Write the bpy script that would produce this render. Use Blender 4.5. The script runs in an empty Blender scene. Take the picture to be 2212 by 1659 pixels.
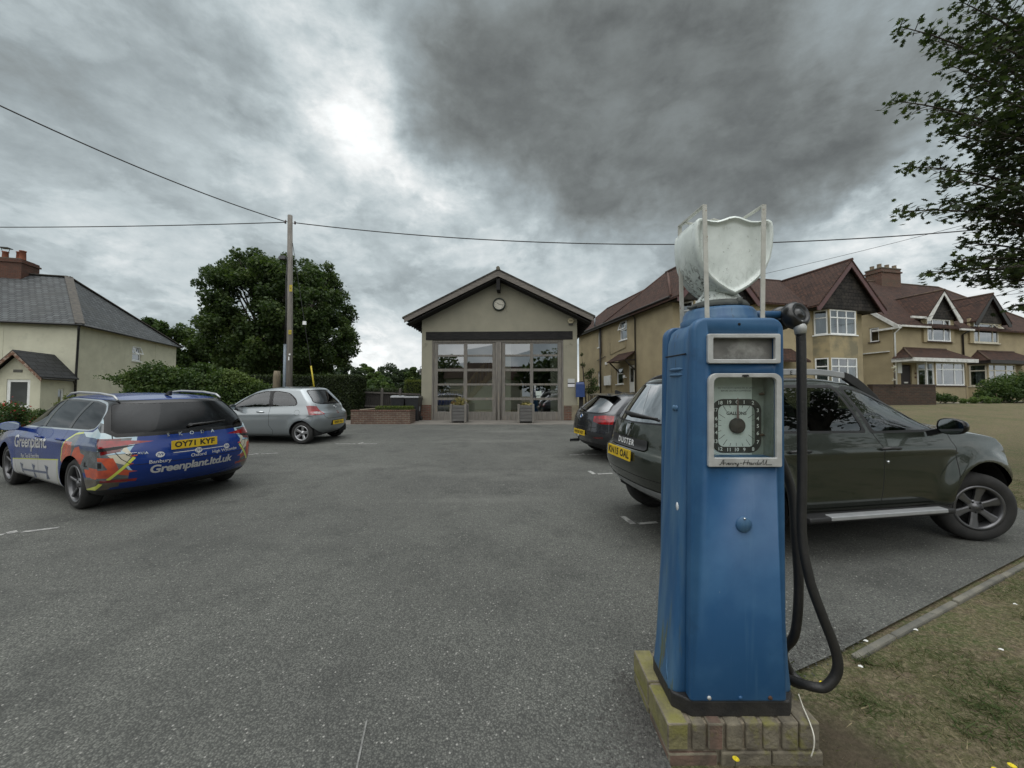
import bpy, bmesh, math, random
import numpy as np
from mathutils import Vector, Matrix
from mathutils.bvhtree import BVHTree
R = math.radians
random.seed(7); RNG = np.random.default_rng(11)
SC = bpy.context.scene
COL = SC.collection

# ------------------------------------------------------------------ camera
PITCH = R(2.0)
cd = bpy.data.cameras.new("camera"); cam = bpy.data.objects.new("camera", cd); COL.objects.link(cam)
cam.location = (0, 0, 1.6); cam.rotation_euler = (R(90) + PITCH, 0, 0)
cd.sensor_width = 36.0; cd.lens = 36.0 * 831 / 2212; cd.clip_start = 0.05; cd.clip_end = 3000
SC.camera = cam

# ------------------------------------------------------------------ node helpers
class NT:
    def __init__(s, tree): s.t = tree; s.n = tree.nodes; s.l = tree.links
    def new(s, kind, **kw):
        n = s.n.new(kind)
        for k, v in kw.items(): setattr(n, k, v)
        return n
    def put(s, sock, v):
        if isinstance(v, bpy.types.NodeSocket): s.l.new(v, sock)
        elif v is not None: sock.default_value = v
    def math(s, op, a, b=None, c=None, clamp=False):
        n = s.new('ShaderNodeMath', operation=op, use_clamp=clamp)
        s.put(n.inputs[0], a)
        if b is not None: s.put(n.inputs[1], b)
        if c is not None: s.put(n.inputs[2], c)
        return n.outputs[0]
    def vmath(s, op, a, b=None, sc=None):
        n = s.new('ShaderNodeVectorMath', operation=op)
        s.put(n.inputs[0], a)
        if b is not None: s.put(n.inputs[1], b)
        if sc is not None: s.put(n.inputs['Scale'], sc)
        return n.outputs['Value'] if op in ('DISTANCE', 'DOT_PRODUCT', 'LENGTH') else n.outputs[0]
    def noise(s, vec, scale, detail=4, rough=.55, dist=0, color=False):
        n = s.new('ShaderNodeTexNoise'); s.put(n.inputs['Vector'], vec)
        n.inputs['Scale'].default_value = scale; n.inputs['Detail'].default_value = detail
        n.inputs['Roughness'].default_value = rough; n.inputs['Distortion'].default_value = dist
        return n.outputs['Color'] if color else n.outputs['Fac']
    def ramp(s, f, stops, interp='LINEAR'):
        n = s.new('ShaderNodeValToRGB'); n.color_ramp.interpolation = interp
        e = n.color_ramp.elements
        while len(e) < len(stops): e.new(.5)
        for i, (p, c) in enumerate(stops):
            e[i].position = p; e[i].color = (*c, 1) if len(c) == 3 else c
        s.put(n.inputs[0], f); return n.outputs[0]
    def mix(s, f, a, b, blend='MIX'):
        n = s.new('ShaderNodeMix', data_type='RGBA', blend_type=blend)
        s.put(n.inputs[0], f); s.put(n.inputs[6], c4(a)); s.put(n.inputs[7], c4(b)); return n.outputs[2]
    def maprange(s, v, a, b, c=0., d=1., smooth=False):
        n = s.new('ShaderNodeMapRange'); n.interpolation_type = 'SMOOTHSTEP' if smooth else 'LINEAR'
        s.put(n.inputs[0], v)
        for i, q in zip((1, 2, 3, 4), (a, b, c, d)): n.inputs[i].default_value = q
        return n.outputs[0]
def c4(c): return c if isinstance(c, bpy.types.NodeSocket) else (*c, 1) if len(c) == 3 else c

# ------------------------------------------------------------------ world: broken overcast
SUN_EL, SUN_AZ = R(48), R(200)      # azimuth measured from +Y clockwise: sun behind thin cloud, behind the viewer
world = bpy.data.worlds.new("World"); SC.world = world; world.use_nodes = True
W = NT(world.node_tree); W.n.clear()
tc = W.new('ShaderNodeTexCoord'); D = W.vmath('NORMALIZE', tc.outputs['Generated'])
sep = W.new('ShaderNodeSeparateXYZ'); W.put(sep.inputs[0], D)
zz = W.math('ADD', W.math('MAXIMUM', sep.outputs[2], 0.0), 0.22)
cmb = W.new('ShaderNodeCombineXYZ'); W.put(cmb.inputs[0], W.math('DIVIDE', sep.outputs[0], zz)); W.put(cmb.inputs[1], W.math('DIVIDE', sep.outputs[1], zz))
PC = cmb.outputs[0]
warpA = W.vmath('SUBTRACT', W.noise(D, 2.3, 5, .6, 0, True), (.5, .5, .5))
warpB = W.vmath('SUBTRACT', W.noise(D, 7.0, 6, .6, 0, True), (.5, .5, .5))
DW = W.vmath('ADD', W.vmath('ADD', D, W.vmath('SCALE', warpA, sc=.34)), W.vmath('SCALE', warpB, sc=.16))
def skydir(x, y):                   # direction of a patch of the sky
    d = Vector(((x - 1106) / 831, 1, -(y - 829) / 831)); d.rotate(Matrix.Rotation(PITCH, 3, 'X')); return tuple(d.normalized())
lum = .64
D2 = W.vmath('MULTIPLY', D, (1., 1., 1.75))
BLOBS = [  # x, y, radius, amount of light: dark cloud masses and brighter breaks between them
 (1150, 60, .44, -.22), (1020, 140, .26, -.12), (1330, 250, .42, -.22), (1560, 330, .34, -.17), (1760, 370, .22, -.13), (1250, 410, .18, -.10), (1750, 130, .45, -.16), (1130, 330, .24, -.10),
 (360, 150, .36, -.14), (540, 200, .18, -.12), (90, 260, .24, -.07), (250, 20, .3, -.03), (835, 300, .09, .24), (800, 230, .13, .10), (900, 390, .12, .16), (720, 150, .17, .17), (640, 0, .24, .14), (600, 90, .16, .08), (760, 420, .24, .10), (100, 420, .30, -.03),
 (980, 455, .11, .22), (1120, 500, .13, .08), (400, 480, .40, .05), (1850, 480, .10, .30), (1780, 560, .16, .14), (2120, 480, .30, .10), (640, 700, .3, -.06), (300, 600, .3, .0),
 (860, 770, .18, .22), (1350, 590, .20, .06), (820, 650, .20, -.09), (950, 620, .2, -.04), (60, 30, .3, .02), (2000, 200, .26, .06)]
for (x, y, r, a) in BLOBS:
    dd = W.vmath('DISTANCE', DW, skydir(x, y))
    lum = W.math('ADD', lum, W.maprange(dd, r * 1.15, r * .1, 0, a, True))
lum = W.math('ADD', W.math('MAXIMUM', lum, .215), W.maprange(sep.outputs[2], .22, .03, 0, .10, True))
tex = W.math('ADD', W.math('MULTIPLY', W.math('SUBTRACT', W.noise(D2, 2.7, 8, .56, .25), .5), 1.25), W.math('MULTIPLY', W.math('SUBTRACT', W.noise(D2, 8.0, 7, .60, .2), .5), .70))
tex = W.math('ADD', tex, W.math('MULTIPLY', W.math('SUBTRACT', W.noise(D2, 21, 8, .64, .2), .5), .42))
tex = W.math('ADD', tex, W.math('MULTIPLY', W.math('SUBTRACT', W.maprange(W.noise(D2, 4.4, 9, .60, .3), .47, .57, 0, 1, True), .5), W.maprange(sep.outputs[2], .10, .75, .26, .10)))
lum = W.math('MULTIPLY', lum, W.math('MAXIMUM', W.math('ADD', 1.0, tex), .45))
# sky brightened overhead and behind the viewer, out of view, to light the ground
lum = W.math('ADD', lum, W.math('MULTIPLY', W.maprange(sep.outputs[1], .30, -.70, 0, .50, True), W.maprange(sep.outputs[2], .12, .45, 0, 1, True)))
lum = W.math('ADD', lum, W.maprange(sep.outputs[2], .76, .97, 0, 2.5, True))
tint = W.ramp(W.math('MULTIPLY', lum, .8), [(.0, (.86, .91, .90)), (.18, (.86, .94, .93)), (.34, (.81, .93, .97)), (.50, (.85, .965, 1.0)), (.75, (.97, 1, 1))])
lumc = W.new('ShaderNodeCombineXYZ')
for i in range(3): W.put(lumc.inputs[i], lum)
cloud = W.mix(1.0, lumc.outputs[0], tint, 'MULTIPLY')
# below the horizon: dull earth light
cloud = W.mix(W.maprange(sep.outputs[2], -.12, -.01), (.10, .10, .085), cloud)
nish = W.new('ShaderNodeTexSky'); nish.sky_type = 'NISHITA'; nish.sun_disc = False
nish.sun_elevation = SUN_EL; nish.sun_rotation = SUN_AZ
bgA = W.new('ShaderNodeBackground'); W.put(bgA.inputs[0], nish.outputs[0]); bgA.inputs[1].default_value = .05
bgB = W.new('ShaderNodeBackground'); W.put(bgB.inputs[0], cloud); bgB.inputs[1].default_value = 1.0
mxs = W.new('ShaderNodeMixShader'); mxs.inputs[0].default_value = .94
W.l.new(bgA.outputs[0], mxs.inputs[1]); W.l.new(bgB.outputs[0], mxs.inputs[2])
wo = W.new('ShaderNodeOutputWorld'); W.l.new(mxs.outputs[0], wo.inputs[0])

sl = bpy.data.lights.new("sun", 'SUN'); sl.energy = 1.0; sl.angle = R(85); sl.color = (1, .97, .92)
sun = bpy.data.objects.new("sun", sl); COL.objects.link(sun)
sdir = Vector((math.sin(SUN_AZ) * math.cos(SUN_EL), math.cos(SUN_AZ) * math.cos(SUN_EL), math.sin(SUN_EL)))
sun.rotation_euler = sdir.to_track_quat('Z', 'Y').to_euler(); sun.location = sdir * 60
SC.view_settings.view_transform = 'Standard'; SC.view_settings.look = 'None'
SC.view_settings.exposure = 0.0; SC.view_settings.gamma = 1.0
SC.cycles.max_bounces = 6; SC.cycles.transparent_max_bounces = 12; SC.cycles.glossy_bounces = 3; SC.cycles.transmission_bounces = 4
SC.cycles.use_denoising = True

# ------------------------------------------------------------------ materials
_M = {}
def pbr(name, col, col2=None, scale=3., detail=5, lo=.35, hi=.65, rough=.6, metal=0., spec=.5, bump=0., bscale=60., bdist=.01,
        coat=0., uv=False, third=None, tscale=12., tlo=.6, thi=.7, twosided=None, stretch=None):
    if name in _M: return _M[name]
    m = bpy.data.materials.new(name); m.use_nodes = True; _M[name] = m
    T = NT(m.node_tree); b = T.n['Principled BSDF']
    b.inputs['Roughness'].default_value = rough; b.inputs['Metallic'].default_value = metal
    b.inputs['Specular IOR Level'].default_value = spec; b.inputs['Coat Weight'].default_value = coat; b.inputs['Coat Roughness'].default_value = .04
    t = T.new('ShaderNodeTexCoord'); v = t.outputs['UV' if uv else 'Object']
    if stretch:
        v = T.vmath('MULTIPLY', v, stretch)
    c = c4(col)
    if col2: c = T.mix(T.maprange(T.noise(v, scale, detail), lo, hi), col, col2)
    if third: c = T.mix(T.maprange(T.noise(v, tscale, 6, .65), tlo, thi), c, third)
    if twosided:
        g = T.new('ShaderNodeNewGeometry'); c = T.mix(g.outputs['Backfacing'], c, twosided)
    T.put(b.inputs['Base Color'], c)
    if bump:
        bn = T.new('ShaderNodeBump'); bn.inputs['Strength'].default_value = bump; bn.inputs['Distance'].default_value = bdist
        T.put(bn.inputs['Height'], T.noise(v, bscale, 4, .6)); T.l.new(bn.outputs[0], b.inputs['Normal'])
    return m
def brickmat(name, c1, c2, mortar, bw=.225, bh=.075, ms=.01, offset=.5, bump=.6, rough=.85, blotch=None, bscale=1.3, squash=1, mortar_smooth=.1, bias=0.):
    if name in _M: return _M[name]
    m = bpy.data.materials.new(name); m.use_nodes = True; _M[name] = m
    T = NT(m.node_tree); b = T.n['Principled BSDF']; b.inputs['Roughness'].default_value = rough
    b.inputs['Specular IOR Level'].default_value = .3
    t = T.new('ShaderNodeTexCoord'); v = t.outputs['UV']
    wob = T.vmath('SCALE', T.vmath('SUBTRACT', T.noise(v, 6, 3, .6, 0, True), (.5, .5, .5)), sc=.012)
    n = T.new('ShaderNodeTexBrick'); T.put(n.inputs['Vector'], T.vmath('ADD', v, wob)); n.offset = offset; n.squash = squash
    for k, q in (('Color1', c4(c1)), ('Color2', c4(c2)), ('Mortar', c4(mortar)), ('Scale', 1.), ('Mortar Size', ms), ('Brick Width', bw), ('Row Height', bh), ('Mortar Smooth', mortar_smooth), ('Bias', bias)):
        n.inputs[k].default_value = q
    c = n.outputs['Color']
    c = T.mix(.75, c, T.mix(T.noise(v, 9, 5, .7), (.25, .25, .25), (1, 1, 1)), 'MULTIPLY')
    if blotch: c = T.mix(T.maprange(T.noise(v, bscale, 6, .65), .48, .66, 0, .85), c, blotch)
    T.put(b.inputs['Base Color'], c)
    bn = T.new('ShaderNodeBump'); bn.inputs['Strength'].default_value = bump; bn.inputs['Distance'].default_value = .01
    h = T.math('ADD', T.math('MULTIPLY', n.outputs['Fac'], -1.), T.math('MULTIPLY', T.noise(v, 40, 4), .5))
    T.put(bn.inputs['Height'], h); T.l.new(bn.outputs[0], b.inputs['Normal'])
    return m
def glassmat(name, tint=(.55, .62, .60), fres=1.5, clear=.9, rough=.01, base=.05, k=.85):
    if name in _M: return _M[name]
    m = bpy.data.materials.new(name); m.use_nodes = True; _M[name] = m
    T = NT(m.node_tree); T.n.remove(T.n['Principled BSDF']); out = [x for x in T.n if x.type == 'OUTPUT_MATERIAL'][0]
    tr = T.new('ShaderNodeBsdfTransparent'); tr.inputs[0].default_value = (*[q * clear for q in tint], 1)
    gl = T.new('ShaderNodeBsdfGlossy'); gl.inputs['Roughness'].default_value = rough; gl.inputs[0].default_value = (.95, .97, 1, 1)
    fr = T.new('ShaderNodeLayerWeight'); fr.inputs[0].default_value = .5
    f = T.math('ADD', base, T.math('MULTIPLY', T.math('POWER', fr.outputs['Facing'], 3.2), k), clamp=True)
    mx = T.new('ShaderNodeMixShader'); T.put(mx.inputs[0], f); T.l.new(tr.outputs[0], mx.inputs[1]); T.l.new(gl.outputs[0], mx.inputs[2]); T.l.new(mx.outputs[0], out.inputs[0])
    return m

# ------------------------------------------------------------------ mesh helpers
def tag(o, label=None, cat=None, group=None, kind=None):
    if label: o['label'] = label
    if cat: o['category'] = cat
    if group: o['group'] = group
    if kind: o['kind'] = kind
    return o
def empty(name, loc=(0, 0, 0), rz=0., label=None, cat=None, group=None, parent=None):
    o = bpy.data.objects.new(name, None); COL.objects.link(o); o.location = loc; o.rotation_euler = (0, 0, rz)
    o.empty_display_size = .2; o.parent = parent
    return tag(o, label, cat, group)
def cube_uv(me):
    uv = me.uv_layers.new(name='UVMap').data
    for p in me.polygons:
        n = p.normal
        if abs(n.z) > .97: a = Vector((1, 0, 0)); b = Vector((0, 1, 0))
        else:
            a = Vector((0, 0, 1)).cross(n).normalized(); b = n.cross(a)
        for li in p.loop_indices:
            q = me.vertices[me.loops[li].vertex_index].co; uv[li].uv = (q.dot(a), q.dot(b))
class MB:
    """collects shapes into one mesh object"""
    def __init__(s): s.v = []; s.f = []; s.mi = []; s.sm = []
    def add(s, v, f, mi=0, smooth=False):
        o = len(s.v); s.v += [tuple(q) for q in v]; s.f += [tuple(i + o for i in g) for g in f]; s.mi += [mi] * len(f); s.sm += [smooth] * len(f); return s
    def box(s, x0, x1, y0, y1, z0, z1, mi=0, M=None):
        v = [Vector((x, y, z)) for z in (z0, z1) for y in (y0, y1) for x in (x0, x1)]
        if M: v = [M @ q for q in v]
        return s.add(v, [(0, 2, 3, 1), (4, 5, 7, 6), (0, 1, 5, 4), (2, 6, 7, 3), (0, 4, 6, 2), (1, 3, 7, 5)], mi)
    def bar(s, a, b, w, h, mi=0, up=(0, 0, 1)):
        a = Vector(a); b = Vector(b); d = (b - a).normalized(); u = Vector(up)
        if abs(d.dot(u)) > .99: u = Vector((0, 1, 0))
        x = d.cross(u).normalized(); y = x.cross(d)
        v = [p + x * (w / 2 * i) + y * (h / 2 * j) for p in (a, b) for (i, j) in ((-1, -1), (1, -1), (1, 1), (-1, 1))]
        return s.add(v, [(0, 1, 2, 3), (7, 6, 5, 4), (0, 4, 5, 1), (1, 5, 6, 2), (2, 6, 7, 3), (3, 7, 4, 0)], mi)
    def tube(s, pts, r, n=10, mi=0, cap=True, smooth=True):
        pts = [Vector(p) for p in pts]; rs = r if isinstance(r, (list, tuple)) else [r] * len(pts)
        vs = []; fs = []; prev = None
        for i, p in enumerate(pts):
            d = (pts[min(i + 1, len(pts) - 1)] - pts[max(i - 1, 0)]).normalized()
            if prev is None:
                u = Vector((0, 0, 1)) if abs(d.z) < .9 else Vector((0, 1, 0)); x = d.cross(u).normalized()
            else: x = (prev - d * prev.dot(d)).normalized()
            prev = x; y = d.cross(x)
            vs += [p + (x * math.cos(2 * math.pi * k / n) + y * math.sin(2 * math.pi * k / n)) * rs[i] for k in range(n)]
        for i in range(len(pts) - 1):
            for k in range(n):
                a = i * n + k; b = i * n + (k + 1) % n; fs.append((a, b, b + n, a + n))
        s.add(vs, fs, mi, smooth)
        if cap: s.add([], [], mi); o = len(s.v) - len(vs); s.f += [tuple(o + k for k in reversed(range(n))), tuple(o + (len(pts) - 1) * n + k for k in range(n))]; s.mi += [mi, mi]; s.sm += [False, False]
        return s
    def lathe(s, prof, M=None, n=24, mi=0, smooth=True, close=False):
        """profile of (radius, height) about local z"""
        vs = []; fs = []
        for (r, z) in prof:
            for k in range(n):
                q = Vector((r * math.cos(2 * math.pi * k / n), r * math.sin(2 * math.pi * k / n), z)); vs.append(M @ q if M else q)
        m = len(prof)
        for i in range(m - 1 + (1 if close else 0)):
            for k in range(n):
                a = i * n + k; b = i * n + (k + 1) % n; c = ((i + 1) % m) * n
                fs.append((a, b, c + (k + 1) % n, c + k))
        return s.add(vs, fs, mi, smooth)
    def prism(s, poly, a, b, axis='y', mi=0, M=None):
        """polygon extruded from a to b along axis. 'y': poly=(x,z); 'x': poly=(y,z); 'z': poly=(x,y)"""
        def mk(p, t):
            q = Vector((p[0], t, p[1])) if axis == 'y' else Vector((t, p[0], p[1])) if axis == 'x' else Vector((p[0], p[1], t))
            return M @ q if M else q
        n = len(poly); v = [mk(p, a) for p in poly] + [mk(p, b) for p in poly]
        f = [tuple(range(n)), tuple(range(2 * n - 1, n - 1, -1))] + [(i, i + n, (i + 1) % n + n, (i + 1) % n) for i in range(n)]
        return s.add(v, f, mi)
    def quad(s, *p, mi=0): return s.add(p, [tuple(range(len(p)))], mi)
    def build(s, name, mats, parent=None, loc=None, bevel=0, bseg=2, smooth_angle=None, recalc=True, uv=True):
        if not isinstance(mats, (list, tuple)): mats = [mats]
        me = bpy.data.meshes.new(name); me.from_pydata([tuple(q) for q in s.v], [], s.f)
        for m in mats: me.materials.append(m)
        me.polygons.foreach_set('material_index', s.mi); me.polygons.foreach_set('use_smooth', s.sm); me.update()
        if recalc or bevel:
            bm = bmesh.new(); bm.from_mesh(me)
            if recalc: bmesh.ops.recalc_face_normals(bm, faces=bm.faces)
            if bevel:
                bmesh.ops.remove_doubles(bm, verts=bm.verts, dist=1e-5)
                es = [e for e in bm.edges if len(e.link_faces) == 2 and e.calc_face_angle() > R(35)]
                bmesh.ops.bevel(bm, geom=es, offset=bevel, segments=bseg, affect='EDGES', profile=.5, clamp_overlap=True)
            bm.to_mesh(me); bm.free()
        if smooth_angle: me.polygons.foreach_set('use_smooth', [True] * len(me.polygons)); me.set_sharp_from_angle(angle=smooth_angle)
        if uv: cube_uv(me)
        o = bpy.data.objects.new(name, me); COL.objects.link(o)
        if parent: o.parent = parent
        if loc: o.location = loc
        return o
def copy_tree(o, parent=None):
    c = o.copy(); COL.objects.link(c); c.parent = parent
    for ch in [k for k in o.children]: copy_tree(ch, c)
    return c
def spl(pts):
    xs = [p[0] for p in pts]; ys = [p[1] for p in pts]; n = len(xs); h = [xs[i + 1] - xs[i] for i in range(n - 1)]
    d = [(ys[i + 1] - ys[i]) / h[i] for i in range(n - 1)]; m = [d[0]] + [0] * (n - 2) + [d[-1]]
    for i in range(1, n - 1): m[i] = 0 if d[i - 1] * d[i] <= 0 else 2 * d[i - 1] * d[i] / (d[i - 1] + d[i]) if False else 3 * (h[i-1] + h[i]) / ((2 * h[i] + h[i-1]) / d[i-1] + (h[i] + 2 * h[i-1]) / d[i])
    def f(x):
        if x <= xs[0]: return ys[0] + (x - xs[0]) * m[0] * .0
        if x >= xs[-1]: return ys[-1]
        i = 0
        while x > xs[i + 1]: i += 1
        t = (x - xs[i]) / h[i]; a = 1 - t
        return ys[i] * (1 + 2 * t) * a * a + h[i] * m[i] * t * a * a + ys[i + 1] * t * t * (3 - 2 * t) - h[i] * m[i + 1] * t * t * a
    return f
_DG = None
def text2d(s, size=1., bold=0., align='CENTER', spacing=1., shear=0.):
    """lettering as flat outlines: verts (x,y), faces"""
    cu = bpy.data.curves.new('lettering', 'FONT'); cu.body = s; cu.size = size; cu.offset = bold * size; cu.align_x = align; cu.align_y = 'CENTER'
    cu.space_character = spacing; cu.shear = shear; cu.resolution_u = 3
    ob = bpy.data.objects.new('lettering', cu); COL.objects.link(ob)
    bpy.context.view_layer.update(); me = ob.to_mesh()
    v = [(q.co.x, q.co.y) for q in me.vertices]; f = [tuple(p.vertices) for p in me.polygons]
    ob.to_mesh_clear(); bpy.data.objects.remove(ob); bpy.data.curves.remove(cu)
    return v, f
def letters(mb, s, size, o, ux, uy, mi=0, fn=None, **kw):
    """lettering on the plane through o; fn may drop each point onto a curved surface"""
    v, f = text2d(s, size, **kw); o = Vector(o); ux = Vector(ux); uy = Vector(uy)
    if fn:      # finer cells so that the lettering can follow the curve
        bm = bmesh.new(); bv = [bm.verts.new((a, b, 0)) for a, b in v]
        for g in f:
            try: bm.faces.new([bv[i] for i in g])
            except ValueError: pass
        for k in (0, 1):
            lo = min(p[k] for p in v); hi = max(p[k] for p in v); c = lo + .03
            while c < hi:
                co = [0, 0, 0]; no = [0, 0, 0]; co[k] = c; no[k] = 1
                bmesh.ops.bisect_plane(bm, geom=bm.faces[:] + bm.edges[:] + bm.verts[:], plane_co=co, plane_no=no); c += .03
        bm.verts.index_update(); v = [(q.co.x, q.co.y) for q in bm.verts]; f = [tuple(q.index for q in g.verts) for g in bm.faces]; bm.free()
    pts = [o + ux * a + uy * b for a, b in v]
    if fn: pts = [fn(p) for p in pts]
    mb.add(pts, f, mi)
def inpoly(x, y, P):
    c = False; j = len(P) - 1
    for i in range(len(P)):
        xi, yi = P[i]; xj, yj = P[j]
        if (yi > y) != (yj > y) and x < (xj - xi) * (y - yi) / (yj - yi) + xi: c = not c
        j = i
    return c
def area2(P): return sum(P[i][0] * P[(i + 1) % len(P)][1] - P[(i + 1) % len(P)][0] * P[i][1] for i in range(len(P))) / 2
def offpoly(P, d):
    s = 1 if area2(P) > 0 else -1; n = len(P); out = []
    for i in range(n):
        a = Vector(P[i - 1]); b = Vector(P[i]); c = Vector(P[(i + 1) % n])
        e1 = (b - a).normalized(); e2 = (c - b).normalized(); n1 = Vector((e1.y, -e1.x)) * s; n2 = Vector((e2.y, -e2.x)) * s
        m = (n1 + n2); m = m / max(.35, m.dot(n1)) if m.length > 1e-6 else n1
        out.append(tuple(b + m * d))
    return out
def roundpoly(P, r, k=4):
    out = []; n = len(P)
    for i in range(n):
        a = Vector(P[i - 1]); b = Vector(P[i]); c = Vector(P[(i + 1) % n])
        l = min(r, (a - b).length * .45, (c - b).length * .45)
        p = b + (a - b).normalized() * l; q = b + (c - b).normalized() * l
        for j in range(k + 1):
            t = j / k; out.append(tuple(p * (1 - t) ** 2 + b * 2 * t * (1 - t) + q * t * t))
    return out
def strip(pts, w):
    pts = [Vector(p) for p in pts]; L = []; Q = []
    for i, p in enumerate(pts):
        d = (pts[min(i + 1, len(pts) - 1)] - pts[max(i - 1, 0)]).normalized(); n = Vector((-d.y, d.x)) * w / 2
        L.append(tuple(p + n)); Q.append(tuple(p - n))
    return L + Q[::-1]
def sst(a, b, x):
    t = max(0., min(1., (x - a) / (b - a))); return t * t * (3 - 2 * t)
SL = math.tan(PITCH)
def gz(x, y):
    """height of the ground"""
    yy = y if y < 20 else 20 + 12 * math.tanh((y - 20) / 12)
    if y < -8: yy = -8 - 4 * math.tanh((-8 - y) / 4)
    z = SL * yy
    z += .68 * sst(6, 19, y) * sst(6.4, 11.5, x)
    z -= .38 * sst(-11, -20, x) * sst(8, 18, y)
    return z
def site(X, Y, Z=0.):
    """a point given in the sloping car park's own frame -> world"""
    c, s = math.cos(PITCH), math.sin(PITCH); q = Z - 1.6
    return Vector((X, Y * c - q * s, 1.6 + Y * s + q * c))
TILT = Matrix.Rotation(PITCH, 4, 'X')
# ------------------------------------------------------------------ ground, car park, kerb
def axis_lines(a, b, fine_a, fine_b, step, far):
    xs = list(np.arange(fine_a, fine_b + 1e-6, step)); k = 1.
    x = fine_a; s = step
    while x > a: s *= far; x -= s; xs.insert(0, max(x, a))
    x = fine_b; s = step
    while x < b: s *= far; x += s; xs.append(min(x, b))
    return xs
def sheet(name, xs, ys, zf, m, keep=None, lift=0.):
    idx = {}; v = []; f = []
    for j, y in enumerate(ys):
        for i, x in enumerate(xs): v.append((x, y, zf(x, y) + lift))
    n = len(xs)
    for j in range(len(ys) - 1):
        for i in range(n - 1):
            f.append((j * n + i, j * n + i + 1, (j + 1) * n + i + 1, (j + 1) * n + i))
    mb = MB(); mb.add(v, f, 0, True); return mb.build(name, m, recalc=False, uv=False)
m_ground = bpy.data.materials.new('dry_turf'); m_ground.use_nodes = True
T = NT(m_ground.node_tree); b = T.n['Principled BSDF']; b.inputs['Roughness'].default_value = .95; b.inputs['Specular IOR Level'].default_value = .15
v = T.new('ShaderNodeTexCoord').outputs['Object']
vs = T.vmath('MULTIPLY', v, (1., 1.9, 1.))
c = T.mix(T.maprange(T.noise(v, .9, 6, .6), .40, .60), (.062, .086, .030), (.124, .116, .060))
c = T.mix(T.maprange(T.noise(vs, 5, 6, .7), .42, .62), c, (.125, .098, .066))
c = T.mix(T.maprange(T.noise(v, 45, 5, .7), .45, .72), c, (.26, .22, .145))
c = T.mix(T.maprange(T.noise(v, 70, 5, .7), .50, .75), c, (.035, .031, .019))
# bare trodden soil round the foot of the plinth
dd = T.vmath('DISTANCE', T.vmath('ADD', v, T.vmath('SCALE', T.noise(v, 4, 4, .6, 0, True), sc=.35)), (1.55, 1.80, .2))
c = T.mix(T.maprange(dd, .46, .22, 0, .8), c, T.mix(T.noise(v, 60, 5, .7), (.030, .024, .017), (.115, .092, .066)))
T.put(b.inputs['Base Color'], c)
bn = T.new('ShaderNodeBump'); bn.inputs['Strength'].default_value = .9; bn.inputs['Distance'].default_value = .03
T.put(bn.inputs['Height'], T.noise(v, 38, 6, .7)); T.l.new(bn.outputs[0], b.inputs['Normal'])
g = sheet('ground', axis_lines(-700, 700, -26, 34, 1., 1.35), axis_lines(-300, 1200, -8, 30, 1., 1.35), gz, m_ground, lift=-.022)
tag(g, kind='structure')

m_asph = bpy.data.materials.new('asphalt'); m_asph.use_nodes = True
T = NT(m_asph.node_tree); b = T.n['Principled BSDF']; b.inputs['Roughness'].default_value = .82; b.inputs['Specular IOR Level'].default_value = .35
v = T.new('ShaderNodeTexCoord').outputs['Object']
c = T.mix(T.maprange(T.noise(v, .35, 5, .6), .35, .65), (.092, .094, .087), (.123, .126, .115))
c = T.mix(T.maprange(T.noise(v, 1.7, 6, .7), .48, .70), c, (.068, .070, .065))
vo = T.new('ShaderNodeTexVoronoi'); T.put(vo.inputs['Vector'], v); vo.inputs['Scale'].default_value = 105
sp = T.new('ShaderNodeSeparateColor'); T.l.new(vo.outputs['Color'], sp.inputs[0])
c = T.mix(T.maprange(sp.outputs[0], 0, 1, .0, 1.), T.mix(1., c, (.66, .66, .66), 'MULTIPLY'), T.mix(1., c, (1.34, 1.33, 1.30), 'MULTIPLY'))
c = T.mix(T.maprange(sp.outputs[1], .982, .99), c, (.27, .265, .245))
c = T.mix(T.maprange(vo.outputs['Distance'], .40, .62, 0, .6), c, (.030, .031, .029))
c = T.mix(T.maprange(T.noise(T.vmath('MULTIPLY', v, (.25, 1., 1.)), .9, 4, .6), .56, .70, 0, .30), c, (.165, .165, .150))
c = T.mix(T.maprange(T.noise(v, 2.6, 3, .5), .68, .76, 0, .55), c, (.050, .050, .047))
T.put(b.inputs['Base Color'], c)
bn = T.new('ShaderNodeBump'); bn.inputs['Strength'].default_value = .8; bn.inputs['Distance'].default_value = .006
T.put(bn.inputs['Height'], T.math('ADD', T.math('MULTIPLY', vo.outputs['Distance'], -1.), T.math('MULTIPLY', T.noise(v, 30, 4), .5))); T.l.new(bn.outputs[0], b.inputs['Normal'])
def gplane(x, y): return SL * y
KERB = [(1.98, 2.365), (2.4, 2.56), (4.9, 3.70), (6.15, 4.30)]
EDGE = [(.60, -7), (.60, 1.2), (.66, 1.62), (.70, 2.06), (1.35, 2.10)] + KERB + [(6.75, 5.4), (7.05, 8), (7.15, 12), (7.3, 15.6)]
def flat_poly(name, P, m, lift, kind='structure', parent=None):
    bm = bmesh.new(); vs = [bm.verts.new((x, y, gplane(x, y) + lift)) for x, y in P]; f = bm.faces.new(vs); f.normal_update()
    if f.normal.z < 0: f.normal_flip()
    bmesh.ops.triangulate(bm, faces=bm.faces)
    me = bpy.data.meshes.new(name); bm.to_mesh(me); bm.free(); me.materials.append(m)
    o = bpy.data.objects.new(name, me); COL.objects.link(o); return tag(o, kind=kind)
flat_poly('car_park', EDGE + [(-8.3, 15.6), (-8.3, 12.9), (-30, 12.9), (-30, -7)], m_asph, 0)
m_apron = pbr('apron_concrete', (.17, .155, .135), (.115, .108, .095), scale=2.2, rough=.9, bump=.5, bscale=60, third=(.23, .21, .18), tscale=30, tlo=.6, thi=.75)
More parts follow.
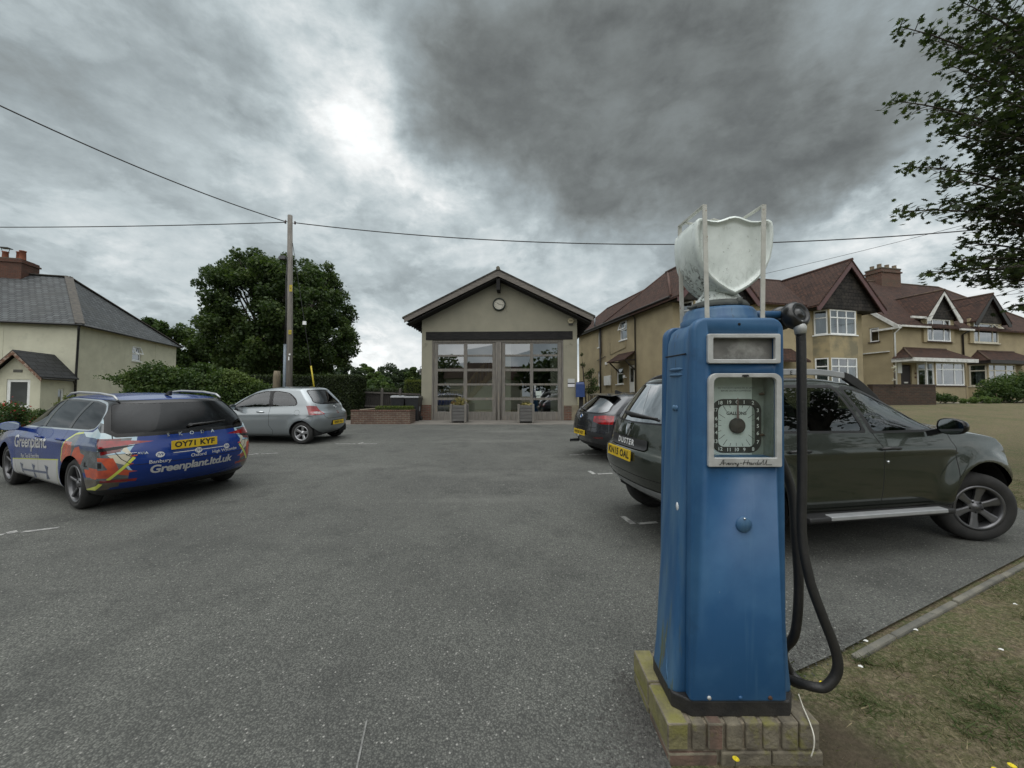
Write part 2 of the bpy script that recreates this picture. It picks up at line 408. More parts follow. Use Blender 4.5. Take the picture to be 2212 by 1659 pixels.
flat_poly('pavement', [(-8.3, 15.2), (7.3, 15.2), (7.3, 17.6), (-8.3, 17.6)], m_apron, .004)
m_stonek = pbr('kerb_concrete', (.17, .16, .13), (.10, .098, .085), scale=6, rough=.9, bump=.5, bscale=80, third=(.06, .06, .05), tscale=25)
mb = MB(); cur = 0
pts = [Vector((x, y, gplane(x, y))) for x, y in KERB]
for a, b_ in zip(pts[:-1], pts[1:]):
    L = (b_ - a).length; n = max(1, round(L / .9))
    for i in range(n):
        p = a.lerp(b_, (i + .01) / n); q = a.lerp(b_, (i + .99) / n); j = random.uniform(-.006, .006)
        mb.bar(p + Vector((.03, -.05, -.047 + j)), q + Vector((.03, -.05, -.047 + j)), .042, .10)
tag(mb.build('kerb', m_stonek, bevel=.012), 'narrow weathered concrete kerb edging between the asphalt and the dry grass', 'kerb')
m_mark = pbr('worn_white_paint', (.36, .36, .34), (.16, .16, .155), scale=16, lo=.4, hi=.62, rough=.8)
m_scr = pbr('scratched_asphalt', (.20, .20, .19), (.11, .11, .105), scale=30, lo=.4, hi=.6, rough=.9)
def mark(x, y, arms, n):
    """worn corner mark of a parking bay; x,y in site metres"""
    mb = MB()
    for k, (ang, ln, w) in enumerate(arms):
        d = Vector((math.cos(R(ang)), math.sin(R(ang)), 0)); q = Vector((-d.y, d.x, 0)) * w / 2; a = Vector((x, y, 0)) + (q * 0 if k == 0 else d * .062); e = Vector((x, y, 0)) + d * ln
        P = [a - q, e - q, e + q, a + q]; mb.quad(*[(p.x, p.y, SL * p.y + .005 + .0 * k) for p in P])
    return mb.build('bay_marking' if len(arms) > 1 else 'scratch', m_mark if len(arms) > 1 else m_scr, recalc=False)
def pxg(x, y):
    D_ = 831 * 1.6 / (y - 829); return (x - 1106) / 831 * D_, D_
for (px, py, arms, lab) in [
    (1365, 1129, [(100, .26, .07), (12, .30, .06)], 'worn white corner mark on asphalt beneath the green SUV rear'),
    (1283, 1023, [(100, .26, .07), (12, .34, .06)], 'short white corner mark on asphalt left of the green SUV bumper'),
    (1262, 981, [(100, .14, .05), (8, .6, .05), (188, .35, .05)], 'faint white mark on asphalt below the black hatchback bumper'),
    (42, 1148, [(150, .1, .07), (28, .34, .06), (208, .28, .06)], 'white bay mark on asphalt at the left edge in front of the blue estate car'),
    (560, 980, [(150, .12, .06), (20, .40, .05), (200, .2, .05)], 'white bay mark on asphalt between the blue estate and the silver hatchback'),
    (775, 958, [(80, .25, .05), (0, .5, .05), (180, .6, .05)], 'faint white mark on asphalt beyond the silver hatchback rear bumper'),
    (778, 1652, [(101, .27, .008)], 'thin pale scratch line on the asphalt near the bottom of the picture')]:
    X, Y = pxg(px, py); tag(mark(X, Y, arms, 0), lab, 'marking', kind='structure' if False else None)

# ------------------------------------------------------------------ building helpers
FR = Matrix(((1, 0, 0, 0), (0, 1, 0, 0), (0, 0, 1, 0), (0, 0, 0, 1)))       # a->x, d->y
def plane_front(y): return Matrix.Translation((0, y, 0))
def plane_left(x): return Matrix(((0, 1, 0, x), (1, 0, 0, 0), (0, 0, 1, 0), (0, 0, 0, 1)))   # a->y, d->x (wall facing -x)
def plane_ang(p, q):
    """wall from p to q (plan points), outward is to the right-hand side... a runs p->q, d runs inward"""
    a = Vector((q[0] - p[0], q[1] - p[1], 0)).normalized(); d = Vector((-a.y, a.x, 0))
    return Matrix(((a.x, d.x, 0, p[0]), (a.y, d.y, 0, p[1]), (0, 0, 1, 0), (0, 0, 0, 1)))
def wall(mb, M, a0, a1, z0, z1, holes=(), rev=.12, mi=0, thick=0):
    As = sorted({a0, a1, *[h[0] for h in holes], *[h[1] for h in holes]}); Zs = sorted({z0, z1, *[h[2] for h in holes], *[h[3] for h in holes]})
    for i in range(len(As) - 1):
        for j in range(len(Zs) - 1):
            ca = (As[i] + As[i + 1]) / 2; cz = (Zs[j] + Zs[j + 1]) / 2
            if any(h[0] < ca < h[1] and h[2] < cz < h[3] for h in holes): continue
            mb.quad(*[M @ Vector(p) for p in ((As[i], 0, Zs[j]), (As[i + 1], 0, Zs[j]), (As[i + 1], 0, Zs[j + 1]), (As[i], 0, Zs[j + 1]))], mi=mi)
    for (b0, b1, c0, c1) in [h[:4] for h in holes]:
        for p, q in (((b0, c0), (b1, c0)), ((b1, c0), (b1, c1)), ((b1, c1), (b0, c1)), ((b0, c1), (b0, c0))):
            mb.quad(*[M @ Vector(t) for t in ((p[0], 0, p[1]), (q[0], 0, q[1]), (q[0], rev, q[1]), (p[0], rev, p[1]))], mi=mi)
m_upvc = pbr('white_frame_plastic', (.82, .84, .83), (.72, .73, .72), scale=4, rough=.4)
m_cream_frame = pbr('cream_frame_paint', (.55, .52, .43), (.45, .42, .34), scale=6, rough=.6)
m_pane = glassmat('window_glass', (.50, .55, .56), base=.22, clear=.8)
m_curtain = pbr('net_curtain', (.52, .53, .51), (.32, .33, .32), scale=3, rough=.9, stretch=(9, 9, .6))
m_black = pbr('black_plastic', (.012, .012, .013), (.022, .022, .022), scale=8, rough=.45)
m_sill = pbr('tile_sill', (.055, .03, .024), (.035, .022, .018), scale=8, rough=.8)
def window(par, M, a0, a1, z0, z1, vbars=(), hbars=(), fr=.055, mf=None, curtain=None, sill=True, dep=.07, opener=None, label=None):
    mf = mf or m_upvc; mb = MB(); Mx = M
    def bx(p0, p1, q0, q1, d0=dep - .02, d1=dep + .04): mb.box(p0, p1, d0, d1, q0, q1, M=Mx)
    e = .004
    bx(a0 + e, a0 + fr, z0 + e, z1 - e); bx(a1 - fr, a1 - e, z0 + e, z1 - e); bx(a0 + fr + .001, a1 - fr - .001, z0 + e, z0 + fr); bx(a0 + fr + .001, a1 - fr - .001, z1 - fr, z1 - e)
    for (a, q0, q1) in vbars: bx(a - fr * .45, a + fr * .45, q0 + fr * .5, q1 - fr * .5, dep - .012, dep + .03)
    for (z, q0, q1) in hbars: bx(q0 + fr * .5, q1 - fr * .5, z - fr * .45, z + fr * .45, dep - .016, dep + .034)
    w = mb.build('window', mf, par)
    if label: w['label'] = label
    g = MB(); g.quad(*[Mx @ Vector(p) for p in ((a0 + .02, dep + .012, z0 + .02), (a1 - .02, dep + .012, z0 + .02), (a1 - .02, dep + .012, z1 - .02), (a0 + .02, dep + .012, z1 - .02))])
    g.build('pane', m_pane, w)
    if opener:   # a top-hung light standing open
        o0, o1, q0, q1, out = opener; mo = MB()
        for (p0, p1, r0, r1) in ((o0, o0 + .05, q0, q1), (o1 - .05, o1, q0, q1), (o0 + .05, o1 - .05, q0, q0 + .05), (o0 + .05, o1 - .05, q1 - .05, q1)):
            vv = [(a, -out * (q1 - z) / (q1 - q0) + dd, z) for z in (r0, r1) for dd in (0, .04) for a in (p0, p1)]
            mo.add([Mx @ Vector(t) for t in vv], [(0, 2, 3, 1), (4, 5, 7, 6), (0, 1, 5, 4), (2, 6, 7, 3), (0, 4, 6, 2), (1, 3, 7, 5)])
        mo.build('casement', mf, w)
    if curtain:
        for (c0, c1) in curtain:
            mc = MB(); n = max(6, int((c1 - c0) / .045)); P = []
            for i in range(n + 1):
                a = c0 + (c1 - c0) * i / n; P.append((a, .20 + .022 * math.sin(i * 1.9) + .012 * math.sin(i * 4.1)))
            for i in range(n): mc.quad(*[Mx @ Vector(t) for t in ((P[i][0], P[i][1], z0 - .05), (P[i + 1][0], P[i + 1][1], z0 - .05), (P[i + 1][0], P[i + 1][1], z1 + .02), (P[i][0], P[i][1], z1 + .02))])
            mc.build('curtain', m_curtain, w)
    if sill:
        ms = MB(); ms.box(a0 - .06, a1 + .06, -.05, dep - .03, z0 - .055, z0 + .002, M=Mx); ms.build('sill', mf if sill is True else sill, w)
    return w
def pipe(par, name, pts, r, m): mb = MB(); mb.tube(pts, r, 8); return mb.build(name, m, par)
def roofslab(mb, P, t=.09, mi=0):
    """sloping slab: top polygon P (3-D), thickness t downwards"""
    n = len(P); v = [Vector(p) for p in P] + [Vector(p) - Vector((0, 0, t)) for p in P]
    mb.add(v, [tuple(range(n)), tuple(range(2 * n - 1, n - 1, -1))] + [(i, (i + 1) % n, (i + 1) % n + n, i + n) for i in range(n)], mi)

# ------------------------------------------------------------------ the old fire station
m_render = pbr('station_render', (.275, .26, .20), (.235, .225, .175), scale=1.6, rough=.9, bump=.35, bscale=70, third=(.12, .112, .085), tscale=2.2, tlo=.60, thi=.78)
m_brick = brickmat('red_brick', (.20, .085, .055), (.13, .06, .045), (.20, .18, .15), blotch=(.10, .075, .055))
m_oak = pbr('weathered_oak', (.205, .19, .168), (.115, .108, .098), scale=3, rough=.85, stretch=(14, 14, .9), bump=.5, bscale=8, third=(.25, .20, .13), tscale=1.6, tlo=.58, thi=.72)
m_oakh = pbr('weathered_oak_board', (.185, .165, .145), (.115, .103, .092), scale=2.5, rough=.85, stretch=(1, 8, 8), bump=.4, bscale=10)
m_darkwood = pbr('black_stained_timber', (.016, .016, .017), (.032, .031, .030), scale=3, rough=.85, spec=.15, stretch=(1, 10, 10), bump=.4, bscale=12)
m_slateroof = brickmat('plain_tiles_grey', (.075, .068, .060), (.055, .052, .048), (.02, .02, .02), bw=.26, bh=.20, ms=.012, blotch=(.10, .095, .07))
m_cream = pbr('cream_plaster', (.62, .58, .46), (.55, .52, .42), scale=1.2, rough=.9)
m_pine = pbr('pale_stair_wood', (.40, .31, .17), (.30, .22, .12), scale=6, rough=.6, stretch=(1, 1, 8))
m_floorin = pbr('inside_floor', (.10, .085, .065), (.07, .06, .05), scale=2, rough=.5)
ST = empty('fire_station', (-4.04, 17.15, 0), R(-2), 'small rendered former fire station with gabled roof, two tall glazed bay doors and a clock', 'building')
Wd, Dp, Z0, ZE, ZR = 6.92, 8.6, .58, 5.30, 6.95
mb = MB(); H = [(.47, 6.31, .3, 4.16)]
Fm = plane_front(0)
wall(mb, Fm, 0, Wd, .3, ZE, H, .22)
mb.quad((0, 0, ZE), (Wd, 0, ZE), (Wd / 2, 0, ZR), mi=0)
mb.quad((0, Dp, .3), (0, 0, .3), (0, 0, ZE), (0, Dp, ZE)); mb.quad((Wd, Dp, .3), (Wd, 0, .3), (Wd, 0, ZE), (Wd, Dp, ZE)); mb.quad((0, Dp, .3), (Wd, Dp, .3), (Wd, Dp, ZE), (Wd / 2, Dp, ZR), (0, Dp, ZE))
mb.build('wall', m_render, ST, recalc=False)
for bx_ in (((-.035, .455, -.035, .2, .3, 1.27), (-.035, .02, .201, Dp, .3, 1.27)), ((6.325, Wd - .26, -.035, .2, .3, 1.24),), ((Wd - .02, Wd + .035, .201, Dp, .3, 1.24),)):
    pl = MB(); [pl.box(*q_) for q_ in bx_]; pl.build('brick_plinth', m_brick, ST)
q = MB(); q.box(Wd - .258, Wd + .04, -.04, .2, .3, 1.26); q.build('stone_quoin', pbr('pale_stone', (.22, .19, .13), (.16, .14, .10), scale=5, rough=.9, bump=.5), ST)
r = MB()
k = (7.18 - 5.12) / 4.13; cx = Wd / 2
for sgn in (-1, 1):
    P = [(cx, -.62, 7.16), (cx, Dp + .3, 7.16), (cx + sgn * 4.16, Dp + .3, 7.16 - k * 4.16), (cx + sgn * 4.16, -.62, 7.16 - k * 4.16)]
    roofslab(r, P if sgn < 0 else P[::-1], .07)
ro = r.build('roof', m_slateroof, ST)
rd = MB(); rd.tube([(cx, -.66, 7.17), (cx, Dp + .3, 7.17)], .085, 10); rd.build('ridge_tile', pbr('ridge_clay', (.12, .11, .085), (.16, .15, .11), scale=6, rough=.9), ro)
bb = MB()
for sgn in (-1, 1):
    a = (cx, 7.085); e = (cx + sgn * 4.08, 7.085 - k * 4.08); bb.prism([a, e, (e[0], e[1] - .20), (a[0], a[1] - .25)], -.60, -.545)
bb.build('bargeboard', m_oakh, ST)
sf = MB()
for sgn in (-1, 1):
    P = [(cx, -.544, 6.80), (cx, -.002, 6.80), (cx + sgn * 4.0, -.002, 6.80 - k * 4.0), (cx + sgn * 4.0, -.544, 6.80 - k * 4.0)]; roofslab(sf, P, .03)
    x0 = cx + sgn * 3.475; x1 = cx + sgn * 4.05
    P = [(x0, 0, 7.05 - k * 3.475), (x0, Dp, 7.05 - k * 3.475), (x1, Dp, 7.05 - k * 4.05), (x1, 0, 7.05 - k * 4.05)]; roofslab(sf, P, .03)
    for j in range(22):      # rafter feet under the eaves
        y = .15 + j * .39; a = Vector((x0, y, 6.93 - k * 3.475)); b_ = Vector((cx + sgn * 4.10, y, 6.93 - k * 4.10)); sf.bar(a, b_, .06, .12)
sf.build('soffit', m_darkwood, ST)
kb = MB(); kb.box(cx - .075, cx + .075, -.54, -.003, 6.26, 6.74); kb.prism([(-.34, 6.26), (-.16, 6.26), (-.003, 6.12), (-.003, 6.02)][:3] + [(-.003, 6.26)], cx - .055, cx + .055, 'x') if False else None; kb.build('king_bracket', m_darkwood, ST)
be = MB(); be.box(.19, 6.72, -.03, .30, 4.165, 4.53); be.build('lintel_beam', m_darkwood, ST, bevel=.01)
# clock
ck = MB(); CM = Matrix.Translation((3.47, 0, 5.74)) @ Matrix.Rotation(R(90), 4, 'X')
ck.lathe([(0, 0), (.29, 0), (.29, .07), (.262, .095), (.232, .095), (.232, .05)], CM, 40); clock = ck.build('clock', pbr('dark_green_enamel', (.012, .02, .016), rough=.3), ST)
fc = MB(); fc.lathe([(.233, .05), (.0, .05)], CM, 40)
fc.build('clock_face', pbr('ivory_dial', (.52, .50, .42), (.46, .44, .37), scale=8, rough=.5), clock)
hn = MB()
def clockray(ang, r0, r1, w, y):
    d = Vector((math.sin(R(ang)), 0, math.cos(R(ang)))); c0 = Vector((3.47, y, 5.74)); hn.bar(c0 + d * r0, c0 + d * r1, w, .006, up=(0, 1, 0))
clockray(102, -.03, .185, .014, -.062); hn.build('clock_hand', m_black, clock); hn = MB(); clockray(-55, -.02, .135, .02, -.056); hn.build('clock_hand', m_black, clock); hn = MB()
for h in range(12): clockray(h * 30, .165, .205, .011, -.0535)
hn.build('hour_marks', m_black, clock)
al = MB(); al.prism([(6.64 + .14 * math.cos(R(60 * i)), 4.98 + .13 * math.sin(R(60 * i))) for i in range(6)], -.075, 0); ab = al.build('alarm_box', pbr('cream_alarm', (.48, .42, .27), rough=.5), ST, bevel=.01)
al = MB(); al.box(6.57, 6.71, -.085, -.077, 4.95, 5.01); al.build('alarm_label', pbr('alarm_print', (.26, .22, .14), rough=.5), ab)
al = MB(); al.box(6.55, 6.73, -.065, -.002, 4.80, 4.868); al.build('alarm_strobe', m_black, ab)
# signs by the door
sg = MB(); sg.box(6.50, 6.80, -.025, 0, 2.24, 2.42); sg.box(6.50, 6.80, -.022, 0, 2.06, 2.19, 1); sg.box(6.50, 6.80, -.021, 0, 2.191, 2.239, 2)
sg.build('sign_plate', [pbr('sign_silver', (.42, .43, .42), rough=.5), pbr('sign_white', (.62, .62, .64), rough=.5), m_black], ST)
# glazed doors
posts = MB()
posts.box(.475, .535, .02, .20, .55, 4.155); posts.box(6.245, 6.305, .02, .20, .55, 4.155); posts.box(.536, 6.244, .03, .20, 4.06, 4.155)
posts.box(3.34, 3.56, -.02, .20, .55, 4.06); posts.tube([(3.37, -.022, .56), (3.37, -.022, 4.05)], .028, 8); posts.tube([(3.53, -.022, .56), (3.53, -.022, 4.05)], .028, 8)
posts.build('door_post', m_oak, ST)
rows = [(.965, 1.48), (1.59, 2.13), (2.22, 2.76), (2.88, 3.42), (3.51, 3.99)]
m_doorglass = glassmat('door_glass', (.66, .72, .70), base=.24, clear=.95)
def bay_door(x0, x1, xm0, xm1, name):
    d = MB(); Zt, Zb = 4.055, .60
    g0, g1 = x0 + .17, x1 - .17
    for a, b_ in ((x0, g0), (xm0, xm1), (g1, x1)): d.box(a, b_, .05, .13, Zb, Zt)
    for a, b_ in ((g0, xm0), (xm1, g1)):
        d.box(a + .001, b_ - .001, .054, .126, Zb, rows[0][0]); d.box(a + .001, b_ - .001, .054, .126, rows[-1][1], Zt)
        for i in range(4): d.box(a + .001, b_ - .001, .058, .122, rows[i][1], rows[i + 1][0])
    o = d.build(name, m_oak, ST, bevel=.006)
    for a, b_ in ((g0, xm0), (xm1, g1)):
        for (z0, z1) in rows:
            gl = MB(); j = [random.uniform(-.006, .006) for _ in range(3)]
            gl.quad((a - .003, .088 + j[0], z0 - .003), (b_ + .003, .088 + j[1], z0 - .003), (b_ + .003, .088 + j[1] + j[2], z1 + .003), (a - .003, .088 + j[0] + j[2], z1 + .003)); gl.build('pane', m_doorglass, o)
    return o
dl = bay_door(.545, 3.335, 1.88, 2.04, 'bay_door'); dr = bay_door(3.565, 6.235, 4.84, 4.98, 'bay_door')
hb = MB(); hb.tube([(5.06, .03, 1.52), (5.06, .03, 2.13)], .014, 8); hb.tube([(5.06, .03, 1.55), (5.06, .06, 1.55)], .01, 6); hb.tube([(5.06, .03, 2.10), (5.06, .06, 2.10)], .01, 6); hb.box(4.90, 4.92, .02, .05, 1.72, 1.86)
hb.build('door_handle', pbr('steel_handle', (.5, .5, .5), metal=.8, rough=.35), dr)
nt = MB(); nt.box(5.09, 5.35, .076, .082, 1.68, 1.88); nt.box(5.12, 5.30, .076, .082, 1.56, 1.65)
nt.build('notice', pbr('paper_notice', (.50, .56, .52), (.42, .47, .44), scale=12, rough=.8), dr)
th = MB(); th.box(.47, 6.31, -.04, .22, .40, .598); th.build('threshold', m_brick, ST)
# inside: floor, far wall, staircase with balusters, partition
ins = MB(); ins.box(.1, Wd - .1, .23, Dp - .1, .52, .60); ins.build('floor_inside', m_floorin, ST)
for q_ in ((.1, 3.3, 4.0, 4.1, .601, 5.2), (3.65, 3.95, 1.0, 1.1, .601, 4.8), (5.85, 6.6, 1.6, 1.7, .601, 4.8), (.1, .14, .25, 3.99, .601, 5.2)): ins = MB(); ins.box(*q_); ins.build('partition', m_cream, ST)
ins = MB()
for i in range(13): ins.box(1.2 + i * .17, 1.37 + i * .17, 1.9, 2.9, .60, .78 + i * .19)
ins.build('staircase', m_cream, ST)
ins = MB(); ins.bar((1.0, 1.85, 1.45), (3.4, 1.85, 4.1), .06, .09); ins.bar((.25, 1.2, 1.95), (1.7, 1.2, 1.95), .06, .07); ins.bar((.25, 1.2, 1.18), (1.7, 1.2, 1.18), .06, .07); ins.bar((1.0, 1.85, .62), (3.4, 1.85, 3.25), .05, .24)
for i in range(9): ins.box(.3 + i * .16, .34 + i * .16, 1.18, 1.22, 1.18, 1.93)
for i in range(14): x = 1.1 + i * .165; ins.box(x, x + .04, 1.83, 1.87, .75 + i * .182, 1.55 + i * .182)
ins.box(1.05, 1.15, 1.8, 1.9, .6, 1.75); ins.build('balustrade', m_pine, ST)
# swan-neck lamp on the side wall
lp = MB(); lp.tube([(0, .35, 3.0), (-.12, .35, 3.02), (-.16, .35, 2.98), (-.14, .35, 2.9)], .012, 6); LM = Matrix.Translation((-.14, .35, 2.62))
lp.lathe([(.02, .28), (.05, .25), (.14, .16), (.145, .15), (.04, .17)], LM, 14); lp.lathe([(.045, .16), (.05, .06), (.03, .0), (0, 0)], LM, 12, 1)
lp.build('wall_lamp', [pbr('lamp_metal', (.05, .05, .05), rough=.5), pbr('lamp_glass', (.5, .5, .5), rough=.2)], ST)
# planters
def planter(x, y, w, lab):
    o = empty('planter', (x, y, gplane(x, y) + .004), R(-2), lab, 'planter', 'timber planters outside the bay doors')
    h = .76
    for sx in (-1, 1):
        for sy in (-1, 1): b_ = MB(); b_.box(sx * w / 2 - .045, sx * w / 2 + .045, sy * w / 2 - .045, sy * w / 2 + .045, 0, h); b_.build('corner_post', m_oak, o, bevel=.006)
    b_ = MB(); n = 5
    for i in range(n):
        z0 = .06 + i * (h - .09) / n; z1 = z0 + (h - .09) / n - .014
        for s_ in (-1, 1): b_.box(-w / 2 + .046, w / 2 - .046, s_ * (w / 2) - .014, s_ * (w / 2) + .014, z0, z1); b_.box(s_ * (w / 2) - .014, s_ * (w / 2) + .014, -w / 2 + .046, w / 2 - .046, z0, z1)
    b_.build('slatted_side', pbr('grey_planter_boards', (.125, .122, .118), (.085, .083, .08), scale=4, rough=.85, stretch=(1, 1, 9)), o, bevel=.004)
    b_ = MB(); b_.box(-w / 2 + .02, w / 2 - .02, -w / 2 + .02, w / 2 - .02, .05, h - .05); b_.build('soil', pbr('soil', (.03, .024, .018), rough=1, bump=1, bscale=50), o)
    return o
PL1 = planter(-2.20, 16.12, .60, 'square slatted grey planter with dry straw coloured plant, left of the two')
PL2 = planter(.58, 16.05, .60, 'square slatted grey planter standing before the right hand bay door, plant almost gone')
bp = empty('post_box', (2.96, 16.72, .55), R(-4), 'blue metal box hung at the right corner of the station on a dark post', 'box')
b_ = MB(); b_.box(-.19, .19, -.10, .08, 1.06, 1.62); b_.prism([(-.10, 1.62), (.08, 1.62), (.04, 1.72), (-.06, 1.70)], -.17, .17, 'x'); b_.build('cabinet', pbr('blue_box_paint', (.012, .035, .13), (.02, .05, .16), scale=6, rough=.4), bp, bevel=.015)
b_ = MB(); b_.box(-.04, .14, .081, .13, -.1, 1.75); b_.build('post', m_darkwood, bp)

# ------------------------------------------------------------------ pebbledashed houses
m_dash = pbr('ochre_pebbledash', (.40, .335, .210), (.31, .26, .165), scale=1.1, rough=.95, bump=.9, bscale=130, bdist=.012, third=(.23, .18, .105), tscale=75, tlo=.52, thi=.66)
m_dashg = pbr('stained_render', (.35, .29, .17), (.20, .18, .12), scale=1.4, rough=.95, bump=.5, bscale=110, lo=.42, hi=.6)
m_tile = brickmat('clay_plain_tiles', (.105, .050, .033), (.046, .025, .019), (.012, .008, .007), bw=.19, bh=.125, ms=.012, bump=1., blotch=(.050, .027, .020), bscale=.8)
m_tilehang = brickmat('dark_tile_hanging', (.052, .045, .042), (.030, .028, .027), (.008, .008, .008), bw=.22, bh=.17, ms=.012, bump=1., blotch=(.075, .065, .055))
m_barge = pbr('maroon_bargeboard', (.115, .055, .055), (.09, .05, .05), scale=4, rough=.6)
m_wbarge = pbr('white_bargeboard', (.66, .66, .64), (.46, .46, .43), scale=5, rough=.6)
m_guttermat = pbr('dark_gutter', (.018, .015, .014), rough=.5)
H1 = empty('semi_detached_house', (7.31, 17.4, 0), R(13), 'ochre pebbledashed house with red tiled roof and maroon gable boards beside the fire station', 'house')
mb = MB()
PLm = plane_left(0)
hs = [(4.03, 4.83, 4.87, 5.95), (7.28, 7.67, 4.83, 5.81), (4.47, 5.27, 2.37, 3.29), (7.37, 7.75, 2.36, 3.28), (3.3, 3.95, 1.1, 3.39)]
wall(mb, PLm, 0, 10.8, .3, 6.2, hs)
wall(mb, plane_front(0), 0, 11.2, .3, 6.2, [(1.15, 2.75, 2.2, 3.6), (1.15, 2.75, 4.75, 6.1), (8.3, 9.95, 2.2, 3.6), (8.3, 9.95, 4.75, 6.1), (4.6, 5.3, 1.2, 3.2)])
mb.quad((11.2, 0, .3), (11.2, 6, .3), (11.2, 6, 6.2), (11.2, 0, 6.2)); mb.quad((3, 6, .3), (11.2, 6, .3), (11.2, 6, 6.2), (3, 6, 6.2)); mb.quad((3, 6, .3), (3, 10.8, .3), (3, 10.8, 6.2), (3, 6, 6.2)); mb.quad((0, 10.8, .3), (3, 10.8, .3), (3, 10.8, 6.2), (0, 10.8, 6.2))
mb.build('wall', m_dash, H1, recalc=False)
r = MB(); e = 6.15; o_ = .3
A = (1.9, 3, 8.45); B = (9.4, 3, 8.45); c0 = (-o_, -o_, e); c1 = (11.5, -o_, e); c2 = (11.5, 6.3, e); c3 = (-o_, 6.3, e)
roofslab(r, [c0, c1, B, A]); roofslab(r, [c1, c2, B]); roofslab(r, [c2, c3, A, B]); roofslab(r, [c3, c0, A])
wa = (1.5, 3.6, 7.86); wb = (1.5, 9.3, 7.83)
roofslab(r, [(-.3, 2, 6.10), wa, wb, (-.3, 11.1, 6.10)][::-1]); roofslab(r, [(3.3, 2, 6.10), wa, wb, (3.3, 11.1, 6.10)]); roofslab(r, [(-.3, 11.1, 6.10), wb, (3.3, 11.1, 6.10)])
for (gx) in (1.8, 9.38):
    pk = 8.38; f = gx - 2.16; h_ = gx + 2.16
    roofslab(r, [(gx, -.92, pk), (gx, 3.2, pk), (f, 3.2, 6.02), (f, -.92, 6.02)]); roofslab(r, [(gx, -.92, pk), (h_, -.92, 6.02), (h_, 3.2, 6.02), (gx, 3.2, pk)])
ro = r.build('roof', m_tile, H1)
rt = MB()
for gx in (1.8, 9.38): rt.tube([(gx, -.94, 8.37), (gx, 3.0, 8.40)], .07, 8)
rt.tube([A, B], .07, 8); rt.tube([A, c0], .06, 8); rt.tube([A, c3], .06, 8); rt.tube([wa, wb], .06, 8); rt.tube([wb, (-.3, 11.1, 6.1)], .05, 8); rt.build('ridge_tile', pbr('clay_ridge', (.085, .045, .034), (.06, .035, .028), scale=5, rough=.9), ro)
for gx in (1.8, 9.38):
    g_ = MB(); g_.prism([(gx - 1.98, 6.00), (gx + 1.98, 6.00), (gx, 8.17)], -.64, -.58); g_.box(gx - 1.98, gx + 1.98, -.635, -.001, 5.93, 5.998); gp = g_.build('gable_panel', m_tilehang, H1)
    g_ = MB()
    for s_ in (-1, 1): g_.prism([(gx, 8.30), (gx + s_ * 2.17, 5.94), (gx + s_ * 2.17, 5.76), (gx + s_ * 2.0, 5.76), (gx, 7.99)], -.90, -.855)
    g_.build('bargeboard', m_barge, H1)
    # splayed two-storey bay
    bx0, bx1 = gx - 1.42, gx + .90
    PB = [(bx0, 0), (bx0 + .30, -.6), (bx1 - .25, -.6), (bx1, 0)]
    w_ = MB()
    for (p, q_) in zip(PB[:-1], PB[1:]):
        L = math.dist(p, q_); wall(w_, plane_ang(p, q_), 0, L, .3, 5.93, [(.06, L - .06, 2.22, 3.55), (.06, L - .06, 4.70, 5.92)], .09)
    w_.build('bay', m_dashg, H1, recalc=False)
    for si, (p, q_) in enumerate(zip(PB[:-1], PB[1:])):
        L = math.dist(p, q_); M_ = plane_ang(p, q_)
        for (z0, z1) in ((2.22, 3.55), (4.70, 5.92)):
            if si == 1:
                a = [.06 + (L - .12) * t for t in (.30, .64)]; zt = z0 + (z1 - z0) * .68
                window(H1, M_, .06, L - .06, z0, z1, [(a[0], z0, z1), (a[1], z0, z1)], [(zt, .06, L - .06)], fr=.06, curtain=[(.1, .62), (L - .72, L - .1)] if z0 > 4 else [(.1, .5), (L - .5, L - .1)], dep=.03)
            else: window(H1, M_, .06, L - .06, z0, z1, [], [(z0 + (z1 - z0) * .68, .06, L - .06)], fr=.06, curtain=[(.1, L - .1)], dep=.03)
window(H1, PLm, *hs[0], [], [(5.45, hs[0][0], hs[0][1])], opener=(4.06, 4.80, 5.45, 5.92, .16), curtain=[(4.05, 4.3)])
window(H1, PLm, *hs[1], [], [(5.4, hs[1][0], hs[1][1])])
window(H1, PLm, *hs[2], [], [(2.97, hs[2][0], hs[2][1])], curtain=[(4.5, 4.75)])
window(H1, PLm, *hs[3], [], [(2.97, hs[3][0], hs[3][1])])
d = MB(); d.box(3.34, 3.91, .06, .10, 1.1, 3.35, M=PLm); dd = d.build('side_door', m_upvc, H1)
d = MB(); d.box(3.47, 3.78, .05, .058, 2.45, 3.2, M=PLm); d.build('pane', pbr('door_pane_dark', (.02, .022, .024), rough=.05, spec=.8), dd)
d = MB(); d.box(4.62, 5.28, .05, .10, 1.2, 3.18); d.build('front_door', m_black, H1)
cn = MB(); roofslab(cn, [(-.02, 3.16, 4.10), (-.02, 4.98, 4.10), (-.72, 5.10, 3.62), (-.72, 3.04, 3.62)], .05); cno = cn.build('door_canopy', m_tile, H1)
for y in (3.14, 4.9): cn = MB(); cn.bar((-.62, y, 3.57), (-.003, y, 3.02), .06, .06); cn.bar((-.68, y, 3.60), (-.003, y, 3.60), .06, .06); cn.build('canopy_bracket', m_guttermat, cno)
mt = MB(); mt.box(5.88, 6.28, -.10, -.002, 2.34, 2.92, M=PLm); mt.box(6.30, 6.70, -.10, -.002, 2.34, 2.92, M=PLm); mt.build('meter_box', m_upvc, H1, bevel=.01)
gt = MB(); gt.tube([(-.36, -.3, 6.10), (-.36, 11.0, 6.07)], .055, 8); gt.box(-.30, -.002, -.28, 11.0, 6.005, 6.035); gt.box(-.34, -.302, -.28, 11.0, 5.95, 6.09); gt.build('gutter', m_guttermat, H1)
